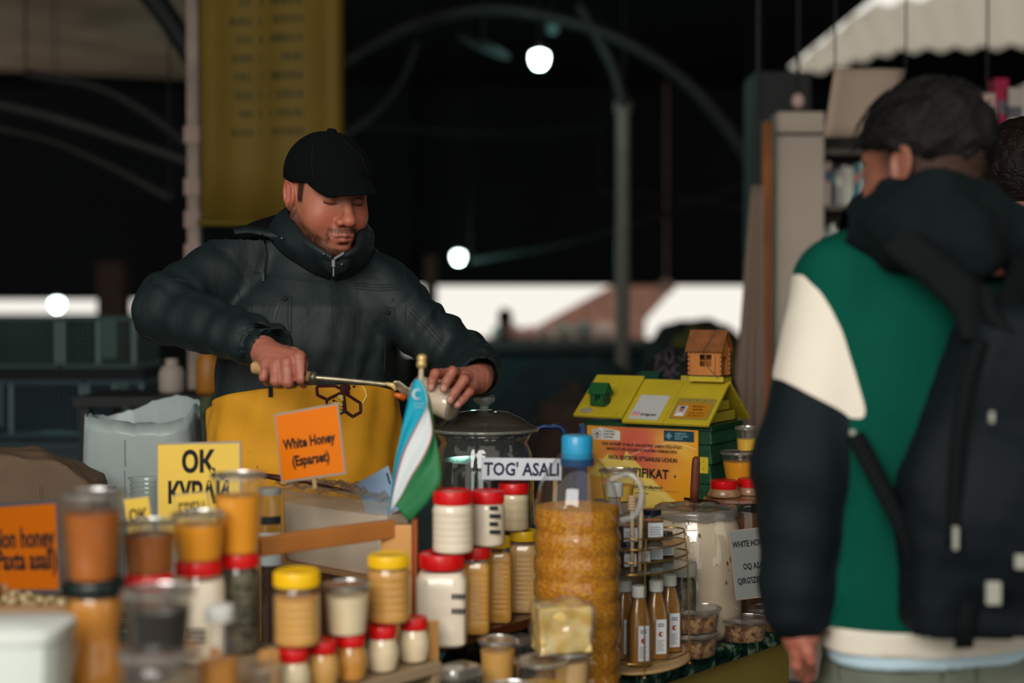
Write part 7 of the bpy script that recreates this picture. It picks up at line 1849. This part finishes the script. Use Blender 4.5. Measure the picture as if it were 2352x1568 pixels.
def cund(Q):
    B = P(2150, 900, CYD + .02)
    d = loft(Q, [(.80, B.x, B.y, .13, .08), (1.1, B.x, B.y, .14, .09), (1.36, B.x, B.y, .19, .10), (1.44, B.x, B.y, .10, .08)], .3)
    d = smin(d, chain(Q, [W(2150, 520, CYD + .02), tuple(HM2 @ Vector((0, -.045, -.14)))], [.055, .055], .02), .03)
    for a, b, c in ((W(1930, 650, CYD), W(1840, 1060, CYD - .02), W(1835, 1410, CYD - .05)), (W(2330, 640, CYD + .16), W(2400, 1050, CYD + .18), W(2400, 1380, CYD + .1))):
        d = smin(d, chain(Q, [a, b, c], [.05, .04, .028], .03), .03)
    for s in (-1, 1): d = smin(d, chain(Q, [(B.x + s * .09, B.y, .84), (B.x + s * .11, B.y + .01, .47), (B.x + s * .12, B.y + .02, .05)], [.08, .055, .042], .04), .04)
    return d
B_ = P(2150, 900, CYD + .02)
cu = surf(cund, (B_.x - .35, B_.y - .3, 0), (B_.x + .35, B_.y + .35, 1.58), .014, 1)
# hand hanging at the side, fingers a little curled
hw = W(1838, 1455, CYD - .05)
def hpt(px, py, dy): return W(px, py, CYD - .05 + dy)
fg = [([hpt(1832, 1500, -.012), hpt(1830, 1528, -.012), hpt(1838, 1550, .0)], [.010, .0088, .0075]), ([hpt(1840, 1504, .004), hpt(1840, 1536, .006), hpt(1850, 1560, .012)], [.010, .009, .0078]), ([hpt(1848, 1504, .020), hpt(1850, 1534, .022), hpt(1860, 1556, .024)], [.010, .009, .0078]),
      ([hpt(1856, 1500, .034), hpt(1860, 1526, .036), hpt(1866, 1544, .034)], [.009, .0078, .007]), ([hpt(1842, 1470, -.020), hpt(1856, 1498, -.026), hpt(1862, 1518, -.026)], [.012, .010, .0085])]
plm = [([hw, q_[0][0]], [.021, .012]) for q_ in fg[:4]]
l_ = P(1780, 1600, CYD - .05); h__ = P(1910, 1380, CYD - .05)
ch = hand(fg, ([W(1836, 1400, CYD - .05), hw], [.027, .0225]), (l_.x, CYD - .12, l_.z), (h__.x, CYD + .03, h__.z), .003, .004, plm)
av, aF = joinvf([(cv, F), ch, cu])
ac = np.concatenate([col, np.tile(np.array(lin((158, 92, 76))), (len(ch[0]) + len(cu[0]), 1))])
npmesh('body', av, aF, M_skin, cust, ac)
# hair: thick on top, swept, short neck
def hair_sdf(Q):
    d = ell(Q, (0, -.012, .050), (.090, .113, .094)) + .0028 * wob((Q[0], Q[1], Q[2]), 60, 8, 0, (1.5, .6, 1.2)) + .0018 * wob(Q, 160, 8, 6, (1.6, .5, 1))
    d = np.maximum(d, np.where(Q[1] > -.02, .022 + .25 * (Q[1] + .02), .022 + .55 * (Q[1] + .02)) + .006 * wob(Q, 90, 6) - Q[2])
    return np.maximum(d, Q[1] - .086)
v2, F2 = surf(hair_sdf, (-.13, -.16, -.09), (.13, .13, .18), .0038, 1)
npmesh('hair', wv(HM2, v2 * S2), F2, mat('near_black_hair', (10, 9, 8), .6, spec=.2, bump=.6, bscale=40, stretch=(3, .6, 3)), cust)
mb = MB(); rnd = random.Random(6)
for k in range(420):
    a = rnd.uniform(0, 2 * math.pi); e_ = rnd.uniform(.0, 1.35); 
    n_ = Vector((math.cos(a) * math.cos(e_), math.sin(a) * math.cos(e_), math.sin(e_))); q_ = Vector((n_.x * .090, -.012 + n_.y * .113, .050 + n_.z * .094))
    if q_.y > .08: continue
    sw = Vector((.25, .5, .1)) ; d1 = (n_ * .12 + Vector((.25 * n_.y, .35, -.25)) - n_ * .1 * n_.dot(sw)).normalized(); L_ = .018 + rnd.random() * .016
    mb.tube([HM2 @ q_, HM2 @ (q_ + d1 * L_ * .5), HM2 @ (q_ + (d1 + Vector((0, 0, -.25))) * L_)], [.0009, .0007, .0002], 3, cap=False)
mb.build('hair_strands', mat('near_black_hair', (24, 20, 18)), cust, world=True)['kind'] = 'stuff'
# glasses arm
g0 = HM2 @ Vector((.086, .0, .014)); g1 = HM2 @ Vector((.078, .095, .012))
MB().tube([g0, g1, HM2 @ Vector((.074, .10, -.006))], .0018, 6).build('glasses_arm', M_cord, cust, world=True)
# jacket
aS, aE, aC = W(1938, 655, CYD + .02), W(1843, 1070, CYD - .02), W(1822, 1400, CYD - .05)
bS, bE, bC = W(2330, 650, CYD + .17), W(2405, 1060, CYD + .20), W(2410, 1380, CYD + .12)
zh = P(0, 1420, CYD).z; z2_ = P(0, 1482, CYD).z
def ctor(Q): return loft(Q, [(z2_, B_.x - .012, B_.y, .180, .120), (zh, B_.x - .008, B_.y, .184, .125), (1.10, B_.x, B_.y + .01, .185, .13), (1.30, B_.x, B_.y + .01, .190, .125), (1.41, B_.x - .004, B_.y + .01, .172, .105), (1.495, B_.x, B_.y, .10, .08)], .28, 2.4)
def carm(Q, s=0):
    if s == 0: a, ta = cone(Q, aS, aE, .074, .074); b, tb_ = cone(Q, aE, aC, .074, .050)
    else: a, ta = cone(Q, bS, bE, .074, .074); b, tb_ = cone(Q, bE, bC, .074, .055)
    d = smin(a, b, .03); return d + .004 * np.sin(14 * tb_ + 2 * wob(Q, 9, 5)) * tb_, ta
def cj(Q):
    d = smin(ctor(Q), cone(Q, W(2040, 575, CYD + .03), aS, .055, .070)[0], .05); d = smin(d, cone(Q, W(2230, 560, CYD + .1), bS, .055, .070)[0], .05)
    d = smin(d, carm(Q, 0)[0], .022); d = smin(d, carm(Q, 1)[0], .022)
    return d + .003 * wob(Q, 18, 8, 3, (1.6, 1, .4)) + .0015 * wob(Q, 50, 8, 8, (1.6, 1, .5))
v2, F2 = surf(cj, (W(1690, 0, CYD)[0], B_.y - .3, z2_ + .002), (W(2560, 0, CYD)[0], B_.y + .42, 1.62), .0065, 1)
ctr = v2[F2].mean(1); Qc = qpts(ctr)
dt = smin(ctor(Qc), cone(Qc, W(2040, 575, CYD + .03), aS, .055, .070)[0], .05); da, ta = carm(Qc, 0); db, tb2 = carm(Qc, 1)
sl1 = (da < dt - .002); sl2 = (db < dt - .002)
# signed cut across the left sleeve, cream above
pa, pb = np.array(W(1740, 845, CYD)), np.array(W(1968, 968, CYD)); 
lnz = np.interp(ctr[:, 0], [pa[0], pb[0]], [pa[2], pb[2]])
ptop = np.interp(ctr[:, 0], [W(1840, 0, CYD)[0], W(1905, 0, CYD)[0], W(1970, 0, CYD)[0]], [P(0, 640, CYD).z, P(0, 760, CYD).z, P(0, 960, CYD).z])
lowarm = sl1 & (ctr[:, 2] < lnz); cream = sl1 & ~lowarm & (ctr[:, 2] < P(0, 600, CYD).z + 0)
seam_x = np.interp(ctr[:, 2], [P(0, 968, CYD).z, P(0, 880, CYD).z, P(0, 760, CYD).z, P(0, 680, CYD).z, P(0, 640, CYD).z], [W(1968, 0, CYD)[0], W(1950, 0, CYD)[0], W(1915, 0, CYD)[0], W(1880, 0, CYD)[0], W(1848, 0, CYD)[0]])
cream = (ctr[:, 0] < seam_x) & (ctr[:, 2] > lnz) & (ctr[:, 2] < P(0, 632, CYD).z)
hem = (~sl1) & (ctr[:, 2] < zh + .004); rarm = sl2 & ~hem
yoke = np.zeros(len(ctr), bool)
body = ~(lowarm | cream | hem | rarm)
v2 = smooth_borders(v2, F2, (body, cream, lowarm, rarm, hem))
M_green = mat('bottle_green_fleece', (0, 68, 54), .85, spec=.1, var=.08, vscale=5, bump=.5, bscale=7, stretch=(1.6, 1.6, .5))
M_cj = mat('black_navy_shell', (6, 17, 22), .75, spec=.2, var=.1, vscale=5, bump=.3, bscale=14)
M_crm = mat('cream_sleeve', (216, 208, 194), .85, spec=.1, bump=.25, bscale=10)
for nm, mk, m in (('jacket_back', body, M_green), ('upper_sleeve', cream, M_crm), ('lower_sleeve', lowarm, M_cj), ('right_sleeve', rarm, M_cj), ('jacket_hem', hem, M_crm)):
    a_, b_ = subset(v2, F2, mk)
    if len(b_): npmesh(nm, a_, b_, m, cust)
cjb = bvh_of(v2, F2)
# shirt hem
v3, F3 = surf(lambda Q: np.maximum(loft(Q, [(P(0, 1506, CYD).z, B_.x - .010, B_.y, .170, .112), (z2_ + .02, B_.x - .01, B_.y, .172, .114)], .28, 2.4) + .002 * wob(Q, 30), 0 * Q[0] - 1), (B_.x - .25, B_.y - .2, P(0, 1530, CYD).z), (B_.x + .25, B_.y + .22, z2_ + .04), .006, 1)
npmesh('shirt_hem', v3, F3, mat('pale_blue_shirt', (176, 200, 212), .8), cust)
# jeans
def jn(Q):
    d = loft(Q, [(.80, B_.x, B_.y, .166, .118), (P(0, 1500, CYD).z, B_.x - .01, B_.y, .164, .108)], .25)
    for s in (-1, 1): d = smin(d, chain(Q, [(B_.x + s * .085, B_.y, .84), (B_.x + s * .11, B_.y + .01, .47), (B_.x + s * .12, B_.y + .02, .05)], [.098, .085, .085], .04), .03)
    return np.maximum(d, .04 - Q[2]) + .002 * wob(Q, 30)
v3, F3 = surf(jn, (B_.x - .28, B_.y - .2, .02), (B_.x + .28, B_.y + .22, P(0, 1485, CYD).z), .010, 1)
M_jean = mat('washed_grey_jeans', (96, 102, 90), .85, var=.3, vscale=9, bump=.3, bscale=200)
npmesh('jeans', v3, F3, M_jean, cust); jbv = bvh_of(v3, F3)
mb = MB()
for pts in ([(1925, 1530), (2000, 1535), (2080, 1545), (2165, 1535)], [(2165, 1535), (2162, 1566)], [(1925, 1530), (1930, 1566)], [(2243, 1490), (2243, 1566)], [(1870, 1500), (1960, 1512), (2060, 1520)]): strip(mb, jbv, pts, .0014, .0006, 8)
mb.build('jeans_seam', mat('jeans_seam', (50, 60, 58), .8), cust, world=True)['kind'] = 'stuff'
for s in (-1, 1):
    c_ = (B_.x + s * .12, B_.y + .03)
    f = lambda Q: np.maximum(smin(ell(Q, (c_[0], c_[1] + .04, .035), (.05, .13, .045)), ell(Q, (c_[0], c_[1] - .03, .06), (.045, .055, .06)), .02), .001 - Q[2])
    v3, F3 = surf(f, (c_[0] - .07, c_[1] - .13, -.01), (c_[0] + .07, c_[1] + .19, .14), .009, 1); npmesh('shoe', v3, F3, M_wcap, cust)
# hood
hk = P(2150, 500, CYD + .0)
def hood(Q):
    a = W(1990, 520, CYD - .02); b = W(2080, 470, CYD - .07); c = W(2200, 500, CYD - .09); d_ = W(2320, 555, CYD + .0); e_ = W(2120, 440, CYD - .04); g_ = W(2240, 450, CYD + .02)
    d = chain(Q, [W(2000, 510, CYD + .06), a, W(2100, 530, CYD - .085), W(2210, 560, CYD - .10), W(2310, 560, CYD - .03), W(2350, 530, CYD + .08)], [.035, .036, .050, .052, .045, .035], .03)
    d = smin(d, chain(Q, [W(2010, 470, CYD + .06), W(2050, 452, CYD - .04), W(2150, 446, CYD - .095), W(2250, 466, CYD - .05), W(2300, 490, CYD + .06)], [.022, .026, .030, .028, .022], .02), .03)
    d = smin(d, ell(Q, W(2165, 520, CYD - .06), (.11, .06, .06)), .03)
    return d + .0045 * wob(Q, 28, 8, 0, (1, 1, 2)) + .002 * wob(Q, 70, 8, 4)
v3, F3 = surf(hood, (W(1930, 0, CYD)[0], CYD - .2, P(0, 650, CYD).z), (W(2440, 0, CYD)[0], CYD + .16, P(0, 400, CYD).z), .0065, 1)
npmesh('hood', v3, F3, mat('black_hood', (6, 16, 18), .85, spec=.15, bump=.4, bscale=14), cust)
# backpack and straps (its own thing)
bp_ = thing('backpack', 'black backpack with pale buckles hanging on the customer\'s back', 'backpack', (P(2270, 1050, CYD - .2).x, CYD - .2, P(0, 1400, CYD - .2).z))
YB = CYD - .235
def pack(Q):
    c = P(2300, 1090, YB + .07); sh = .20 * np.maximum(Q[2] - 1.20, 0); a = np.abs(Q[0] - c.x - sh) - .100 + sh * .9; b = np.abs(Q[1] - c.y - .02) - .040; e_ = np.abs(Q[2] - c.z) - .205
    q = np.sqrt(np.maximum(a, 0) ** 2 + np.maximum(b, 0) ** 2 + np.maximum(e_, 0) ** 2) + np.minimum(np.maximum(np.maximum(a, b), e_), 0) - .035
    a2 = P(2180, 1180, YB); q = smin(q, ell(Q, (a2.x + .02, a2.y + .04, a2.z), (.065, .045, .13)), .03)
    a3 = P(2310, 1190, YB); q = smin(q, ell(Q, (a3.x, a3.y + .02, a3.z), (.09, .05, .12)), .02)
    return q + .003 * wob(Q, 24, 8, 2) + .0016 * wob(Q, 60, 8, 9)
v3, F3 = surf(pack, (W(2070, 0, YB)[0], YB - .06, P(0, 1480, YB).z), (W(2560, 0, YB)[0], YB + .2, P(0, 660, YB).z), .0075, 1)
npmesh('pack_body', v3, F3, mat('black_backpack', (4, 14, 20), .75, spec=.2, bump=.35, bscale=16), bp_)
M_strap = mat('black_webbing', (3, 8, 10), .8, spec=.15)
def strap(pts, wd, name, m=M_strap):
    q_ = smoothen([P(*p_) for p_ in pts], 6); rows = []
    for i, p_ in enumerate(q_):
        d_ = (q_[min(i + 1, len(q_) - 1)] - q_[max(i - 1, 0)]).normalized(); s_ = d_.cross(Vector((0, 1, 0))).normalized() * wd / 2
        rows.append([p_ - s_, p_ - s_ * .5 + Vector((0, -.003, 0)), p_ + s_ * .5 + Vector((0, -.003, 0)), p_ + s_])
    o = MB().grid(rows).build(name, m, bp_, smooth=True, world=True); s_ = o.modifiers.new('s', 'SOLIDIFY'); s_.thickness = .008; return o
strap([(2050, 545, 2.08), (2110, 590, 2.06), (2170, 640, 2.05), (2225, 700, 2.03), (2250, 780, 2.01)], .055, 'shoulder_strap')
strap([(2352, 560, 2.16), (2340, 640, 2.10), (2318, 700, 2.05), (2290, 780, 2.01)], .045, 'shoulder_strap')
strap([(1962, 1000, 2.085), (2020, 1110, 2.06), (2080, 1230, 2.035), (2120, 1340, 2.02), (2150, 1400, 2.0)], .020, 'lower_strap')
strap([(2250, 780, 1.985), (2215, 900, 1.965), (2195, 1060, 1.955), (2190, 1250, 1.955)], .012, 'compression_strap')
strap([(2262, 660, 2.02), (2275, 720, 2.0), (2310, 760, 1.99), (2352, 800, 1.99)], .014, 'grab_handle')
strap([(2225, 1380, 1.98), (2215, 1440, 1.98), (2210, 1480, 1.99)], .02, 'hanging_strap')
M_buck = mat('pale_buckle', (150, 150, 140), .4)
for px, py, w__, h_2 in ((2278, 958, .006, .016), (2195, 1236, .007, .032), (2282, 1362, .020, .032), (2345, 1290, .016, .020), (1958, 993, .008, .008)):
    q_ = P(px, py, 1.935 if px > 2000 else 2.07); MB().box((q_.x - w__ / 2, q_.y - .004, q_.z - h_2 / 2), (q_.x + w__ / 2, q_.y + .006, q_.z + h_2 / 2)).build('buckle', M_buck, bp_, world=True, bevel=.002)
# ================================================================== second customer with the ponytail
C2 = P(2338, 432, 3.0)
wom = thing('person', 'person with dark hair tied back, partly hidden behind the customer at the right edge', 'person', (C2.x, 3.0, 0))
HM3 = frame(C2, math.radians(-175), math.radians(5))
v, F = surf(lambda Q: head_sdf(Q, .95), (-.11, -.125, -.185), (.11, .14, .14), .005, 1)
bo = lambda Q: smin(cone(Q, (C2.x, 3.02, 1.45), tuple(HM3 @ Vector((0, -.045, -.13))), .05, .05)[0], smin(loft(Q, [(.8, C2.x, 3.02, .15, .11), (1.1, C2.x, 3.02, .15, .11), (1.40, C2.x, 3.02, .19, .10), (1.50, C2.x, 3.02, .08, .07), (1.58, C2.x, 3.02, .05, .05)], -.3), smin(*[chain(Q, [(C2.x + s * .08, 3.02, .85), (C2.x + s * .09, 3.02, .45), (C2.x + s * .09, 3.02, .03)], [.09, .07, .05], .03) for s in (-1, 1)], .03), .04), .03)
bv_ = surf(bo, (C2.x - .3, 2.8, 0), (C2.x + .3, 3.25, 1.66), .016, 1)
av, aF = joinvf([(wv(HM3, v * .97), F), bv_]); c3 = np.tile(np.array(lin((150, 92, 72))), (len(av), 1)); npmesh('body', av, aF, M_skin, wom, c3)
v2, F2 = surf(lambda Q: smin(np.maximum(ell(Q, (0, -.018, .040), (.092, .114, .104)), Q[1] - .06), cone(Q, (0, -.11, .05), (.01, -.16, -.02), .03, .034)[0], .02) + .002 * wob(Q, 120, 8, 0, (2, .6, 1)), (-.13, -.22, -.1), (.13, .13, .17), .0045, 1)
npmesh('hair', wv(HM3, v2), F2, mat('dark_brown_hair_back', (22, 15, 11), .5, spec=.2, bump=.6, bscale=60, stretch=(3, .6, 3)), wom)
v2, F2 = surf(lambda Q: loft(Q, [(.82, C2.x, 3.02, .18, .13), (1.1, C2.x, 3.02, .18, .13), (1.42, C2.x, 3.02, .215, .12), (1.53, C2.x, 3.02, .085, .08)], -.3) + .003 * wob(Q, 24), (C2.x - .3, 2.8, .78), (C2.x + .3, 3.25, 1.56), .012, 1)
npmesh('coat', v2, F2, mat('dark_coat', (10, 16, 18), .8), wom)
v2, F2 = surf(lambda Q: smin(*[chain(Q, [(C2.x + s * .08, 3.02, .88), (C2.x + s * .09, 3.02, .45), (C2.x + s * .09, 3.02, .10)], [.10, .08, .075], .03) for s in (-1, 1)], .03), (C2.x - .3, 2.8, 0), (C2.x + .3, 3.25, 1.0), .016, 1)
v2[:, 2] = np.maximum(v2[:, 2], .02); npmesh('trousers', v2, F2, M_cord, wom)
# pieces of a garment hang under that garment (REPARENT keeps their place: same local space)
def under(root, parent_name, names):
    ch = list(root.children); par = next(c for c in ch if c.name.split('.')[0] == parent_name)
    for c in ch:
        if c is not par and c.name.split('.')[0] in names: c.parent = par
bpy.context.view_layer.update()
under(seller, 'cap', ('cap_brim', 'cap_button', 'cap_seams'))
under(seller, 'jacket', ('stitched_seam', 'pocket_zip', 'pocket_flap_edge', 'snap_button', 'zip_teeth', 'zip_pull', 'drawstring', 'cord_stopper', 'shoulder_strap', 'collar', 'collar_flap'))
under(seller, 'apron', ('apron_hem', 'bee_wings', 'bee_head', 'bee_stripes', 'pale_hexagon', 'apron_clip'))
under(cust, 'jeans', ('jeans_seam',)); under(cust, 'hair', ('hair_strands',))
# ================================================================== lettering becomes plain mesh
dg = bpy.context.evaluated_depsgraph_get(); dg.update()
for o in [o for o in SC.objects if o.type == 'FONT']:
    me = bpy.data.meshes.new_from_object(o.evaluated_get(dg)); nm = o.name; par = o.parent; mbx = o.matrix_basis.copy()
    bpy.data.objects.remove(o)
    q_ = bpy.data.objects.new('lettering', me); COL.objects.link(q_); q_.parent = par; q_.matrix_basis = mbx; q_['kind'] = 'stuff'
